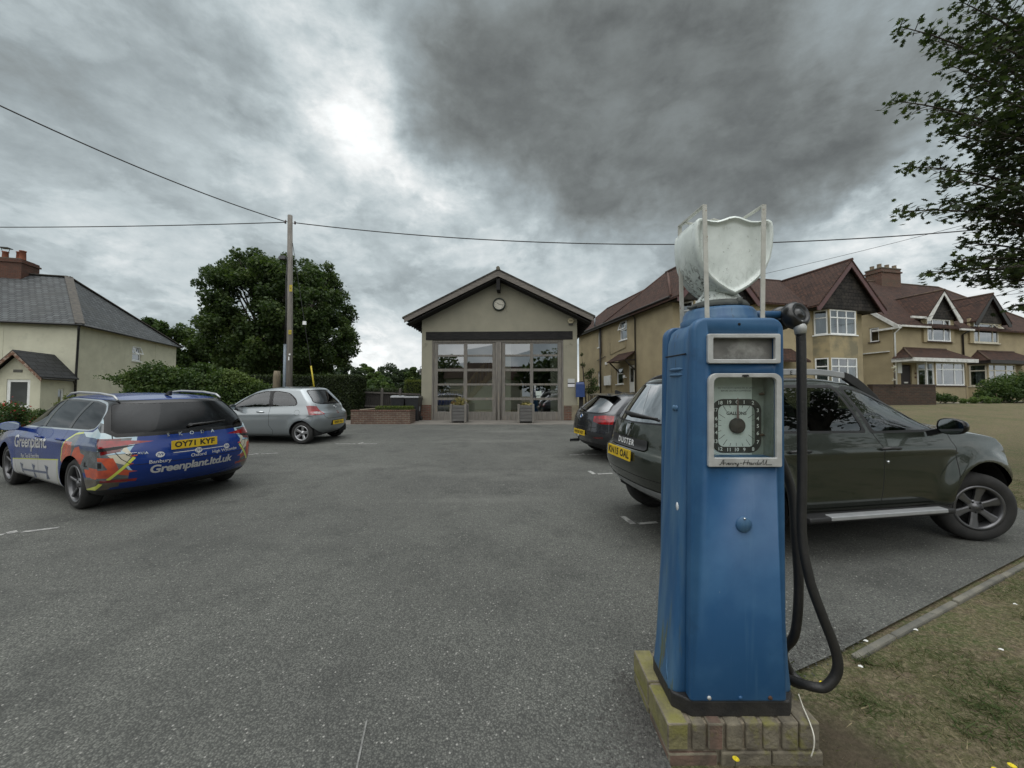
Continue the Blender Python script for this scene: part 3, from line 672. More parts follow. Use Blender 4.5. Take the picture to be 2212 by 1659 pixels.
pipe(H1, 'drainpipe', [(-.33, 3.06, 6.05), (-.08, 3.06, 5.85), (-.08, 3.06, .7)], .035, m_guttermat)
pipe(H1, 'soil_pipe', [(-.10, 7.16, 6.0), (-.10, 7.16, .7)], .055, m_guttermat); pipe(H1, 'soil_pipe', [(-.36, 7.3, 6.05), (-.12, 7.0, 5.9), (-.12, 7.0, 4.4), (-.10, 7.16, 4.2)], .035, m_guttermat)
pipe(H1, 'waste_pipe', [(-.06, 6.55, 4.14), (-.06, 7.7, 3.98)], .022, m_guttermat)
pipe(H1, 'cable_conduit', [(-.02, 4.15, 4.95), (-.02, 4.15, 4.40), (-.02, 6.0, 4.18), (-.02, 6.0, 4.9)], .016, m_dashg); pipe(H1, 'cable_conduit', [(-.02, 5.85, 4.18), (-.02, 5.85, 1.0)], .016, m_dashg)
pipe(H1, 'vent_pipe', [(-.25, 7.6, 6.2), (-.25, 7.6, 6.75)], .05, pbr('grey_vent', (.15, .16, .17), rough=.5))
vn = MB(); vn.box(6.40, 6.53, -.10, 0, 3.62, 3.78, M=PLm); vn.build('floodlight', m_upvc, H1)
vn = MB(); vn.box(7.5, 8.1, -.28, -.02, 3.22, 3.34, M=PLm) if False else vn.lathe([(.10, 0), (.10, .04), (0, .05)], Matrix.Translation((-.16, 4.1, 2.75)) @ Matrix.Rotation(R(-80), 4, 'Y'), 12); vn.box(-.14, -.002, 4.08, 4.12, 2.70, 2.74); vn.build('satellite_dish', m_upvc, H1)
pr_ = MB(); roofslab(pr_, [(3.9, -.75, 3.35), (6.9, -.75, 3.35), (6.6, -.003, 4.0), (4.2, -.003, 4.0)]); pr_.build('porch_roof', m_tile, H1)
ch = MB(); ch.box(5.2, 6.3, 4.2, 4.9, 7.4, 8.92); ch.box(5.14, 6.36, 4.14, 4.96, 8.78, 8.86); co_ = ch.build('chimney', m_brick, H1)
cp = MB(); cp.lathe([(.12, 0), (.11, .26), (.13, .28), (.09, .28)], Matrix.Translation((6.0, 4.55, 8.92)), 12); cp.build('chimney_pot', pbr('pot_clay', (.22, .13, .085), (.16, .11, .08), scale=5, rough=.9), co_)

H2 = empty('semi_detached_pair', (21.86, 22.0, 0), R(13), 'ochre pair of houses with white dormer boards, lower bay roofs and one large shared chimney', 'house')
mb = MB()
fh = [(2.60, 4.50, 4.92, 6.20), (6.45, 8.65, 4.95, 6.2), (.55, 1.40, 1.45, 3.5), (2.3, 4.2, 2.3, 3.5), (6.5, 8.9, 2.3, 3.5)]
wall(mb, plane_front(0), 0, 14.3, .9, 5.78, [(a, b_, c_, min(d_, 5.779)) for a, b_, c_, d_ in fh])
wall(mb, plane_left(0), 0, 8, .9, 5.78, [(.66, 1.17, 4.92, 5.77)])
mb.quad((0, 0, 5.78), (0, 8, 5.78), (0, 3.95, 9.6)); mb.quad((0, 8, .9), (14.3, 8, .9), (14.3, 8, 5.78), (0, 8, 5.78)); mb.quad((14.3, 0, .9), (14.3, 8, .9), (14.3, 8, 5.78), (14.3, 0, 5.78))
mb.box(2.3, 4.8, -.10, .02, 4.84, 4.92); mb.box(2.3, 2.60, -.10, .02, 4.92, 6.42); mb.box(4.50, 4.8, -.10, .02, 4.92, 6.42)
mb.box(6.15, 6.45, -.10, .02, 4.9, 6.42); mb.box(8.65, 8.95, -.10, .02, 4.9, 6.42)
mb.build('wall', m_dash, H2, recalc=False)
r = MB(); e = 5.74; A = (-.15, 3.95, 9.78); B = (10.9, 3.95, 9.78)
roofslab(r, [(-.15, -.3, e), (14.6, -.3, e), B, A]); roofslab(r, [(14.6, -.3, e), (14.6, 8.2, e), B]); roofslab(r, [(14.6, 8.2, e), (-.15, 8.2, e), A, B])
for (gx, hw, pk, ft) in ((3.62, 1.45, 7.95, 6.30), (7.75, 1.60, 7.98, 6.22)):
    roofslab(r, [(gx, -.38, pk), (gx, 2.4, pk), (gx - hw, 2.4, ft), (gx - hw, -.38, ft)]); roofslab(r, [(gx, -.38, pk), (gx + hw, -.38, ft), (gx + hw, 2.4, ft), (gx, 2.4, pk)])
for (x0, x1) in ((-.15, 4.95), (5.95, 10.9)):
    roofslab(r, [(x0, -.98, 3.80), (x1, -.98, 3.80), (x1 - .75, -.003, 4.47), (x0 + .95, -.003, 4.47)]); roofslab(r, [(x0, -.98, 3.80), (x0 + .95, -.003, 4.47), (x0, -.003, 3.80)]); roofslab(r, [(x1, -.98, 3.80), (x1, -.003, 3.80), (x1 - .75, -.003, 4.47)])
ro = r.build('roof', m_tile, H2)
rt = MB(); rt.tube([A, B], .07, 8); rt.tube([B, (14.6, -.3, e)], .07, 8)
for (gx, pk) in ((3.62, 7.95), (7.75, 7.98)): rt.tube([(gx, -.4, pk), (gx, 2.2, pk)], .06, 8)
for (x0, x1) in ((-.15, 4.95), (5.95, 10.9)): rt.tube([(x0 + .95, -.02, 4.47), (x1 - .75, -.02, 4.47)], .05, 8); rt.tube([(x0 + .95, -.02, 4.47), (x0, -.98, 3.8)], .04, 8)
rt.build('ridge_tile', pbr('lichen_ridge', (.10, .07, .046), (.065, .042, .032), scale=4, rough=.9), ro)
for (gx, hw, pk, ft, mbg, zb_) in ((3.62, 1.45, 7.95, 6.30, m_wbarge, 6.38), (7.75, 1.60, 7.98, 6.22, m_guttermat, 6.32)):
    g_ = MB(); g_.prism([(gx - 1.12, zb_ - .14), (gx + 1.12, zb_ - .14), (gx + 1.12, zb_ + .12), (gx, pk - .22), (gx - 1.12, zb_ + .12)], -.16, -.101); g_.build('gable_panel', m_tilehang, H2)
    g_ = MB()
    for s_ in (-1, 1): g_.prism([(gx, pk - .06), (gx + s_ * hw, ft - .07), (gx + s_ * hw, ft - .27), (gx + s_ * (hw - .25), ft - .27), (gx, pk - .30)], -.37, -.33)
    if mbg is m_wbarge: g_.box(gx - hw - 1.15, gx - hw + .02, -.36, -.26, ft - .14, ft - .02)
    g_.build('bargeboard', mbg, H2)
window(H2, plane_front(-.101), 2.60, 4.50, 4.92, 6.38 - .14, [(3.05, 4.92, 6.24), (3.98, 4.92, 6.24)], [(5.82, 2.6, 4.5)], fr=.07, dep=.02, sill=m_sill, curtain=[(2.65, 3.0)])
window(H2, plane_front(-.101), 6.45, 8.65, 4.95, 6.18, [(6.95, 4.95, 6.18), (8.15, 4.95, 6.18)], [(5.82, 6.45, 8.65)], fr=.08, mf=m_cream_frame, dep=.02, opener=(8.17, 8.62, 5.84, 6.16, .28), curtain=[(8.2, 8.6), (7.0, 8.1)])
window(H2, plane_left(0), .66, 1.17, 4.92, 5.77, fr=.07, sill=m_sill)
# ground-floor bays and doors
for (x0, x1, mf, lab) in ((2.05, 4.42, m_upvc, 'a'), (6.35, 8.80, m_cream_frame, 'b')):
    PB = [(x0 - .35, 0), (x0, -.70), (x1, -.70), (x1 + .25, 0)]; w_ = MB()
    for (p, q_) in zip(PB[:-1], PB[1:]):
        L = math.dist(p, q_); wall(w_, plane_ang(p, q_), 0, L, .9, 3.70, [(.05, L - .05, 2.28, 3.58)], .09)
    w_.build('bay', m_dash, H2, recalc=False)
    for si, (p, q_) in enumerate(zip(PB[:-1], PB[1:])):
        L = math.dist(p, q_); M_ = plane_ang(p, q_)
        if si == 1: window(H2, M_, .05, L - .05, 2.28, 3.58, [(.62, 2.28, 3.58), (L * .66, 2.28, 3.58)], [(3.20, .05, L - .05)], fr=.07, mf=mf, dep=.03, curtain=[(.1, .5), (L - .55, L - .1)], sill=m_sill if lab == 'a' else True)
        else: window(H2, M_, .05, L - .05, 2.28, 3.58, [], [(3.20, .05, L - .05)], fr=.07, mf=mf, dep=.03, curtain=[(.3, L - .1)])
    f_ = MB(); xa, xb = (-.15, 4.95) if lab == 'a' else (5.95, 10.9)
    f_.box(xa, xb, -1.02, -.985, 3.60, 3.80); f_.box(xa, xa + .035, -.984, -.002, 3.60, 3.80); f_.box(xa + .036, xb, -.984, -.003, 3.615, 3.655); f_.build('fascia', m_wbarge if lab == 'a' else m_guttermat, H2)
d = MB(); d.box(.58, 1.37, .05, .10, 1.45, 3.45); dd = d.build('front_door', pbr('dark_brown_door', (.018, .012, .011), rough=.5), H2); d = MB(); d.box(.85, 1.15, .035, .048, 2.42, 2.50); d.build('letter_plate', m_wbarge, dd)
d = MB(); d.box(1.44, 1.50, -.66, -.58, 1.4, 3.60); d.box(.30, .62, -.02, -.002, 3.0, 3.6); d.build('porch_post', m_upvc, H2)
d = MB(); d.box(1.62, 1.82, -.035, -.002, 2.95, 3.05); d.box(1.62, 1.84, -.03, -.002, 2.72, 2.82); d.build('house_number', pbr('brown_plaque', (.10, .045, .03), rough=.6), H2)
gt = MB(); gt.box(-.18, 2.42, -.40, -.31, 5.62, 5.72); gt.box(-.18, .0, -.42, .9, 5.50, 5.61); gt.build('gutter', m_wbarge, H2)
gt = MB(); gt.bar((-.17, -.34, 5.62), (-.17, 1.3, 7.02), .03, .20); gt.build('bargeboard', m_wbarge, H2)
gt = MB(); gt.box(4.85, 6.0, -.40, -.31, 5.60, 5.70); gt.build('gutter', m_wbarge, H2)
gt = MB(); gt.box(-.1, -.003, .15, 1.65, 4.23, 4.29); gt.build('gutter', m_wbarge, H2)
pipe(H2, 'drainpipe', [(.15, -.36, 5.62), (.08, -.07, 5.3), (.08, -.07, 1.4)], .04, m_upvc)
pipe(H2, 'drainpipe', [(5.6, -.36, 5.6), (5.57, -.07, 5.4), (5.57, -.07, 1.4)], .05, m_guttermat)
ch = MB(); ch.box(4.75, 6.55, 3.5, 4.5, 8.9, 10.60); ch.box(4.68, 6.62, 3.43, 4.57, 10.34, 10.44); ch.box(4.72, 6.58, 3.47, 4.53, 10.601, 10.68, 1)
co_ = ch.build('chimney', [m_brick, pbr('sooty_cap', (.10, .09, .07), rough=1)], H2)
for i in range(6):
    cp = MB(); cp.lathe([(.13, 0), (.12, .26), (.14, .28), (.10, .28)], Matrix.Translation((4.95 + (i % 3) * .70 + .08 * (i > 2), 3.75 + .5 * (i // 3), 10.68)), 12); cp.build('chimney_pot', pbr('pot_pale', (.30, .24, .17), (.2, .16, .12), scale=5, rough=.9), co_)

# ------------------------------------------------------------------ cream cottage on the left
m_cot = pbr('cottage_render', (.58, .57, .45), (.50, .49, .385), scale=1.3, rough=.9, bump=.3, bscale=60, third=(.38, .375, .30), tscale=1.8, tlo=.56, thi=.8)
m_slate = brickmat('welsh_slate', (.115, .125, .130), (.052, .057, .060), (.008, .009, .010), bw=.30, bh=.24, ms=.022, bump=1., blotch=(.040, .042, .040), bscale=.55, rough=.55)
CT = empty('cottage', (-23.28, 20.5, 0), R(16), 'pale cream rendered cottage with hipped slate roof, small front porch and brick chimney', 'house')
mb = MB(); wall(mb, plane_front(0), -15, 0, -.3, 5.52, [(-4.8, -3.7, 1.3, 2.6)])
PR = Matrix(((0, -1, 0, 0), (1, 0, 0, 0), (0, 0, 1, 0), (0, 0, 0, 1)))     # wall at x=0 facing +x: a->y, d->-x
wall(mb, PR, 0, 9.4, -.3, 5.52, [(4.40, 5.28, 3.98, 4.92)]); mb.quad((-15, 9.4, -.3), (0, 9.4, -.3), (0, 9.4, 5.52), (-15, 9.4, 5.52)); mb.quad((-15, 0, -.3), (-15, 9.4, -.3), (-15, 9.4, 5.52), (-15, 0, 5.52))
mb.box(.0015, .012, 6.78, 6.82, 1, 5.45, 0); mb.box(-3.02, -2.98, -.012, -.0015, 3.0, 5.45, 0)
mb.build('wall', m_cot, CT, recalc=False)
r = MB(); A = (-3.55, 4.7, 9.18); B = (-12, 4.7, 9.18); e = 5.50
roofslab(r, [(-15.3, -.25, e), (.25, -.25, e), A, B]); roofslab(r, [(.25, -.25, e), (.25, 9.65, e), A]); roofslab(r, [(.25, 9.65, e), (-15.3, 9.65, e), B, A]); roofslab(r, [(-15.3, 9.65, e), (-15.3, -.25, e), B])
ro = r.build('roof', m_slate, CT)
hp = MB(); 
a = Vector((.25, -.25, e + .03)); b_ = Vector(A) + Vector((0, 0, .04)); hp.bar(a, b_, .36, .05); hp.bar(Vector((.25, 9.65, e + .03)), b_, .3, .05); hp.bar(b_, Vector(B) + Vector((0, 0, .03)), .25, .05)
hp.build('hip_tile', pbr('lead_hip', (.085, .075, .062), (.045, .042, .038), scale=7, rough=.8), ro)
gt = MB(); gt.tube([(-15, -.30, 5.45), (.30, -.30, 5.45), (.30, 9.6, 5.45)], .055, 8); gt.build('gutter', m_black, CT)
pipe(CT, 'drainpipe', [(.22, -.26, 5.42), (.10, -.08, 5.2), (.06, -.07, 3.0), (.04, -.07, .3)], .05, m_black)
window(CT, PR, 4.40, 5.28, 3.98, 4.92, [], [(4.45, 4.4, 5.28)], fr=.09, opener=(4.45, 5.23, 4.45, 4.92, .18))
ch = MB(); ch.box(-7.8, -5.4, 4.1, 5.3, 8.4, 9.95); ch.box(-7.86, -5.34, 4.04, 5.36, 9.72, 9.82); ch.box(-7.6, -5.55, 4.2, 5.2, 9.951, 10.02, 1)
co_ = ch.build('chimney', [brickmat('chimney_brick', (.17, .065, .042), (.12, .05, .036), (.12, .10, .08), blotch=(.07, .045, .035)), pbr('sooty_cap', (.10, .09, .07), rough=1)], CT)
for i, (x, y, h_, rr) in enumerate(((-5.62, 4.45, .55, .16), (-5.98, 4.75, .55, .16), (-6.42, 4.45, .42, .15))):
    cp = MB(); cp.lathe([(rr * .95, 0), (rr * .85, h_ - .06), (rr, h_ - .05), (rr, h_), (rr * .7, h_)], Matrix.Translation((x, y, 10.0)), 14); cp.build('chimney_pot', pbr('orange_pot', (.26, .085, .045), (.20, .07, .04), scale=4, rough=.8), co_)
    if i == 2:
        cp = MB(); cp.box(x - .22, x + .22, y - .18, y + .18, 10.62, 10.66)
        for s_ in (-1, 1): cp.bar((x + s_ * .14, y, 10.4), (x + s_ * .2, y, 10.62), .02, .02)
        cp.build('chimney_cowl', m_black, co_)
# porch
pw = MB(); wall(pw, plane_front(-2.0), -1.78, -.04, -.3, 2.62, [(-1.28, -.42, .42, 2.46)]); wall(pw, PR @ Matrix.Translation((0, .04, 0)), -2.0, 0, -.3, 2.62, [(-1.0, -.62, 1.0, 2.05)]); pw.quad((-1.78, 0, -.3), (-1.78, -2, -.3), (-1.78, -2, 2.62), (-1.78, 0, 2.62)); pw.quad((-1.78, -2, 2.62), (-.04, -2, 2.62), (-.91, -2, 3.66)); pw.build('porch_wall', m_cot, CT, recalc=False)
pr2 = MB()
for s_ in (-1, 1):
    P = [(-.91, -2.28, 3.86), (-.91, -.003, 3.86), (-.91 + s_ * 1.06, -.003, 2.60), (-.91 + s_ * 1.06, -2.28, 2.60)]; roofslab(pr2, P, .06)
po = pr2.build('porch_roof', brickmat('dark_slate', (.055, .058, .060), (.042, .043, .045), (.01, .01, .01), bw=.5, bh=.26, ms=.012, bump=1., rough=.7), CT)
bb = MB()
for s_ in (-1, 1): bb.prism([(-.91, 3.80), (-.91 + s_ * 1.08, 2.52), (-.91 + s_ * 1.08, 2.36), (-.91, 3.62)], -2.30, -2.26)
bb.build('bargeboard', pbr('peeling_brown_board', (.16, .085, .055), (.32, .26, .21), scale=9, rough=.8, lo=.5, hi=.6), po)
dr_ = MB(); M_ = plane_front(-2.0)
for (a0, a1, z0, z1) in ((-1.28, -1.16, .42, 2.46), (-.54, -.42, .42, 2.46), (-1.159, -.541, 2.34, 2.46), (-1.159, -.541, 1.12, 1.22), (-1.159, -.541, .42, .56)): dr_.box(a0 + .002, a1 - .002, .03, .09, z0, z1, M=M_)
do = dr_.build('porch_door', m_upvc, CT); g_ = MB(); g_.box(-1.16, -.54, .055, .065, .56, 2.34, M=M_); g_.build('pane', pbr('porch_pane', (.07, .075, .075), rough=.08, spec=.8), do)
window(CT, PR @ Matrix.Translation((0, .04, 0)), -1.0, -.62, 1.0, 2.05, fr=.085, sill=False)
nm = MB(); nm.box(-1.05, -.72, -2.02, -2.002, 2.80, 2.93); nm.build('name_plate', pbr('grey_plaque', (.14, .14, .125), (.07, .07, .06), scale=30, rough=.8), CT)
pipe(CT, 'drainpipe', [(.16, -2.2, 2.50), (.16, -.4, 2.47), (.06, -.1, 2.25)], .035, m_black)
# ------------------------------------------------------------------ cars
def paint(name, col, flake=.0, rough=.28, metal=.35):
    m = pbr(name, col, twosided=(.02, .02, .02), rough=rough, metal=metal, coat=.9, spec=.5); return m
m_tyre = pbr('tyre_rubber', (.018, .018, .018), (.028, .027, .026), scale=12, rough=.85)
m_rim = pbr('alloy', (.42, .43, .44), (.34, .34, .35), scale=8, rough=.32, metal=.75)
m_rimd = pbr('dark_alloy', (.17, .17, .18), (.13, .13, .135), scale=8, rough=.35, metal=.7)
m_void = pbr('wheel_arch_black', (.006, .006, .006), rough=.95)
m_trim = pbr('black_trim', (.014, .014, .015), (.022, .022, .023), scale=20, rough=.5)
m_gloss = pbr('gloss_black', (.007, .007, .008), rough=.22, spec=.3, coat=.15)
m_gap = pbr('panel_gap', (.004, .004, .004), rough=.9)
m_chrome = pbr('chrome', (.62, .64, .66), metal=1, rough=.12)
m_silver = pbr('satin_silver_trim', (.42, .43, .44), (.36, .37, .38), scale=9, metal=.5, rough=.38)
m_redl = pbr('red_lamp', (.30, .006, .010), (.14, .003, .005), scale=9, lo=.40, hi=.60, rough=.08, coat=1.)
m_redd = pbr('dark_red_lamp', (.07, .004, .005), (.15, .006, .008), scale=30, rough=.08, coat=1.)
m_clearl = pbr('clear_lamp', (.30, .26, .26), (.12, .08, .08), scale=30, rough=.1, coat=1.)
m_plate = pbr('yellow_plate', (.62, .43, .02), (.55, .37, .015), scale=4, rough=.45)
m_ink = pbr('black_ink', (.008, .008, .008), rough=.6)
m_seat = pbr('dark_seat', (.022, .022, .024), (.035, .035, .037), scale=20, rough=.9)
m_glassdark = glassmat('tinted_glass', (.07, .08, .08), base=.022, clear=.8, k=.40)
m_glasscar = glassmat('car_glass', (.36, .42, .40), base=.09, clear=.95, k=.8)

def bisect_poly(bm, faces, P, axis):
    ax = {'y': (0, 2), 'x': (1, 2), 'z': (0, 1)}[axis]; n = len(P); faces = list(faces)
    for i in range(n):
        a = P[i]; b = P[(i + 1) % n]; lo = (min(a[0], b[0]) - 1e-4, min(a[1], b[1]) - 1e-4); hi = (max(a[0], b[0]) + 1e-4, max(a[1], b[1]) + 1e-4)
        d = Vector((b[0] - a[0], b[1] - a[1]))
        if d.length < 1e-6: continue
        no2 = Vector((-d.y, d.x)).normalized(); sel = []; rest = []
        for f in faces:
            us = [v.co[ax[0]] for v in f.verts]; vs_ = [v.co[ax[1]] for v in f.verts]
            (sel if (min(us) <= hi[0] and max(us) >= lo[0] and min(vs_) <= hi[1] and max(vs_) >= lo[1]) else rest).append(f)
        if not sel: continue
        co = [0, 0, 0]; no = [0, 0, 0]; co[ax[0]], co[ax[1]] = a; no[ax[0]], no[ax[1]] = no2
        es = set(e for f in sel for e in f.edges); vs2 = set(v for f in sel for v in f.verts)
        r = bmesh.ops.bisect_plane(bm, geom=sel + list(es) + list(vs2), plane_co=co, plane_no=no, dist=1e-5)
        new = [g for g in r['geom'] if isinstance(g, bmesh.types.BMFace) and g.is_valid]
        faces = [f for f in rest if f.is_valid] + new
    return faces
class Car:
    def __init__(s, sp): s.sp = sp; s.build_shell(); s.parts = {}
    def F(s, u, v, w):
        sp = s.sp; wb = sp['wb']
        xr = s.rear(w); xf = s.front(w)
        x = xr + (xf - xr) * u
        av = abs(v)
        x += sp.get('bulr', .16) * av ** sp.get('pr', 3) * (1 - u) ** sp.get('fr', 7) - sp.get('bulf', .34) * av ** 2.4 * u ** 7
        zb = s.bot(x); be = s.belt(x); tp = s.top(x)
        t = max(0, (w - wb) / (1 - wb))
        z = zb + (be - zb) * w / wb if w < wb else be + (tp - be) * t
        z -= sp.get('crown', .05) * av ** 2.2 * t * (1 if be > .9 else .9)
        pl = s.plan(x); hw = s.side(min(w, wb) / wb) * sp['W'] / 2 * pl
        th = s.topw(x)
        y0 = hw
        if w > wb:
            hb = s.side(1.) * sp['W'] / 2 * pl; y0 = hb + (th * pl ** .5 - hb) * t + .028 * math.sin(math.pi * t)
        y = v * y0
        for (cx, fl) in ((-sp['wbase'] / 2, sp.get('flr', .02)), (sp['wbase'] / 2, sp.get('flf', .02))):
            d = math.hypot(x - cx, z - sp['wr']); g = math.exp(-((d - sp['arch'] - .02) / .10) ** 2) if d > sp['arch'] else 1
            if z < be + .05: y += v * av ** 8 * fl * g
        cl = sp.get('crease')     # (z at rear, z at front, amount)
        if cl:
            zc = cl[0] + (cl[1] - cl[0]) * (x + 2) / 4; y += v * av ** 6 * cl[2] * math.exp(-((z - zc) / .035) ** 2)
        for (zc, hgt, dep) in sp.get('rearsteps', ()):
            pass
        return Vector((x, y, z))
    def build_shell(s):
        sp = s.sp; s.rear = spl(sp['rear']); s.front = spl(sp['front']); s.bot = spl(sp['bot']); s.belt = spl(sp['belt']); s.top = spl(sp['top'])
        s.plan = spl(sp['plan']); s.side = spl(sp['side']); s.topw = spl(sp['topw'])
        L, Wd_, Hh = sp['L'], sp['W'], sp['H']; r = sp.get('r', .09)
        def ax(l, n):
            k = [-l / 2 + r * t for t in (0, .18, .38, .62, .85, 1)]; inner = list(np.linspace(-l / 2 + r, l / 2 - r, n))[1:-1]
            return k + inner + [-q for q in reversed(k)]
        X = ax(L, 96); Y = ax(Wd_, 26); Z = ax(Hh, 34); nx, ny, nz = len(X), len(Y), len(Z)
        bm = bmesh.new(); V = {}
        def vert(i, j, k):
            if (i, j, k) in V: return V[(i, j, k)]
            p = Vector((X[i], Y[j], Z[k])); q = Vector([max(-l / 2 + r, min(l / 2 - r, c)) for c, l in zip(p, (L, Wd_, Hh))]); d = p - q
            if d.length > 1e-9: p = q + d.normalized() * r
            V[(i, j, k)] = bm.verts.new(s.F(p.x / L + .5, p.y / (Wd_ / 2), p.z / Hh + .5)); return V[(i, j, k)]
        def grid(na, nb, fn):
            for a in range(na - 1):
                for b in range(nb - 1):
                    q = [fn(a, b), fn(a + 1, b), fn(a + 1, b + 1), fn(a, b + 1)]
                    try: bm.faces.new(q)
                    except ValueError: pass
        grid(nx, nz, lambda a, b: vert(a, 0, b)); grid(nx, nz, lambda a, b: vert(a, ny - 1, b))
        grid(nx, ny, lambda a, b: vert(a, b, 0)); grid(nx, ny, lambda a, b: vert(a, b, nz - 1))
        grid(ny, nz, lambda a, b: vert(0, a, b)); grid(ny, nz, lambda a, b: vert(nx - 1, a, b))
        bmesh.ops.recalc_face_normals(bm, faces=bm.faces)
        s.tagl = bm.faces.layers.int.new('part'); s.bm = bm; s.bvh = BVHTree.FromBMesh(bm); s.feat = []
    def onside(s, x, z, sgn, off=0.):
        h = s.bvh.ray_cast(Vector((x, sgn * 3, z)), Vector((0, -sgn, 0)))
        return h[0] + h[1] * off if h[0] is not None else Vector((x, sgn * .8, z))
    def onrear(s, y, z, off=0.):
        h = s.bvh.ray_cast(Vector((-5, y, z)), Vector((1, 0, 0)))
        return h[0] + h[1] * off if h[0] is not None else Vector((-2, y, z))
    def ontop(s, x, y, off=0.):
        h = s.bvh.ray_cast(Vector((x, y, 4)), Vector((0, 0, -1))); return h[0] + h[1] * off
    def cut(s, part, mat, P, axis='y', sgns=(1, -1), lim=None, inset=0., nmin=.12):
        """mark the region of the shell whose projection falls inside P"""
        ia, ib = {'y': (0, 2), 'x': (1, 2), 'z': (0, 1)}[axis]; ic = {'y': 1, 'x': 0, 'z': 2}[axis]
        s.feat.append((part, mat, inset)); k = len(s.feat)
        lo = [min(p[i] for p in P) for i in (0, 1)]; hi = [max(p[i] for p in P) for i in (0, 1)]
        for sg in sgns:
            c = []
            for f in s.bm.faces:
                m = f.calc_center_median()
                if m[ic] * sg < (lim if lim is not None else .25): continue
                if f.normal[ic] * sg < nmin: continue
                us = [v.co[ia] for v in f.verts]; vs_ = [v.co[ib] for v in f.verts]
                if max(us) < lo[0] or min(us) > hi[0] or max(vs_) < lo[1] or min(vs_) > hi[1]: continue
                c.append(f)
            c = bisect_poly(s.bm, c, P, axis)
            for f in c:
                m = f.calc_center_median()
                if inpoly(m[ia], m[ib], P): f[s.tagl] = k
    def finish(s, root, bodymat, bodyname='body'):
        bm = s.bm; bm.normal_update(); bm.verts.index_update(); N = {v.index: v.normal.copy() for v in bm.verts}
        groups = {}
        for f in bm.faces:
            k = f[s.tagl]; part, mat, ins = (bodyname, bodymat, 0) if k == 0 else s.feat[k - 1]
            if part == 'HOLE': continue
            if part.startswith('body'): part = bodyname
            groups.setdefault(part, []).append((f, mat, ins))
        objs = {}
        for part, lst in groups.items():
            isl = [lst]
            if part.split('|')[0] in ('side_window', 'window_seal', 'window_pillar', 'window_trim', 'skid_trim', 'taillight', 'quarter_window', 'headlight', 'reflector'):   # one piece each
                fs = {f: i for i, (f, _, _) in enumerate(lst)}; seen = set(); isl = []
                for f in fs:
                    if f in seen: continue
                    st = [f]; seen.add(f); comp = []
                    while st:
                        g = st.pop(); comp.append(lst[fs[g]])
                        for e in g.edges:
                            for h in e.link_faces:
                                if h in fs and h not in seen: seen.add(h); st.append(h)
                    if len(comp) > 3: isl.append(comp)
            for comp in isl:
                vi = {}; vs_ = []; fsx = []; mats = []; mi = []; ns = []
                for f, mat, ins in comp:
                    if mat not in mats: mats.append(mat)
                    idx = []
                    for v in f.verts:
                        if v.index not in vi: vi[v.index] = len(vs_); vs_.append(v.co - N[v.index] * ins); ns.append(N[v.index])
                        idx.append(vi[v.index])
                    fsx.append(idx); mi.append(mats.index(mat))
                nm = part.split('|')[0]; me = bpy.data.meshes.new(nm); me.from_pydata(vs_, [], fsx)
                for m in mats: me.materials.append(m)
                me.polygons.foreach_set('material_index', mi); me.polygons.foreach_set('use_smooth', [True] * len(fsx)); me.update()
                me.normals_split_custom_set_from_vertices(ns)
                o = bpy.data.objects.new(nm, me); COL.objects.link(o); o.parent = root; objs.setdefault(part, []).append(o)
        bm.free(); return objs
    def liner(s, root):
        sp = s.sp; mb = MB(); wr = sp['wr']; a = sp['arch']; hw = sp['W'] / 2
        for cx in (-sp['wbase'] / 2, sp['wbase'] / 2):
            for sg in (1, -1):
                y0, y1 = sg * (hw - .42), sg * (hw - .06); n = 20; P = [(cx + (a + .012) * math.cos(math.pi * i / n * 1.16 - .25), wr + (a + .012) * math.sin(math.pi * i / n * 1.16 - .25)) for i in range(n + 1)]
                for i in range(n): mb.quad((P[i][0], y0, P[i][1]), (P[i + 1][0], y0, P[i + 1][1]), (P[i + 1][0], y1, P[i + 1][1]), (P[i][0], y1, P[i][1]))
                mb.add([(p[0], y0, p[1]) for p in P], [tuple(range(n + 1))])
        zb = sp['bot'][1][1]; mb.box(-sp['L'] / 2 + .35, sp['L'] / 2 - .3, -hw + .44, hw - .44, zb - .03, zb + .1)
        mb.build('underbody', m_void, root, recalc=False)
    def wheels(s, root, style, steer=0., rimmat=m_rim):
        sp = s.sp
        for fx in (-1, 1):
            for sg in (1, -1):
                wheel(root, (fx * sp['wbase'] / 2, sg * (sp['track'] / 2), sp['wr']), sp['wr'], sp['tw'], sp['rimr'], style, sg, steer if fx > 0 else 0., rimmat)
    def interior(s, root, zf=.42, rows=((.25, 2), (-.65, 2)), dash=.75, rhd=True, zs=.95):
        sp = s.sp; hw = sp['W'] / 2; mb = MB()
        mb.box(-sp['L'] / 2 + .5, dash + .1, -hw + .16, hw - .16, zf - .05, zf); mb.box(dash - .15, dash + .35, -hw + .2, hw - .2, zf + .1, .93 if dash < 1.2 else 1.0)
        mb.box(-sp['L'] / 2 + .45, -1.05, -hw + .2, hw - .2, zf + .05, zs - .12); mb.build('cabin_floor', m_seat, root, bevel=.03)
        for (x, n) in rows:
            for sg in (-1, 1):
                c = sg * .36; q = MB(); q.box(x - .05, x + .42, c - .24, c + .24, zf, zf + .2); q.prism([(x - .05, zf + .1), (x + .12, zf + .1), (x - .06, zs + .22), (x - .20, zs + .22)], c - .23, c + .23); q.box(x - .24, x - .14, c - .13, c + .13, zs + .20, zs + .40); q.build('seat', m_seat, root, bevel=.03)
        st = MB(); c = Vector((dash - .28, -.36, zs - .02)); Mx = Matrix.Translation(c) @ Matrix.Rotation(R(-65), 4, 'Y'); n = 24
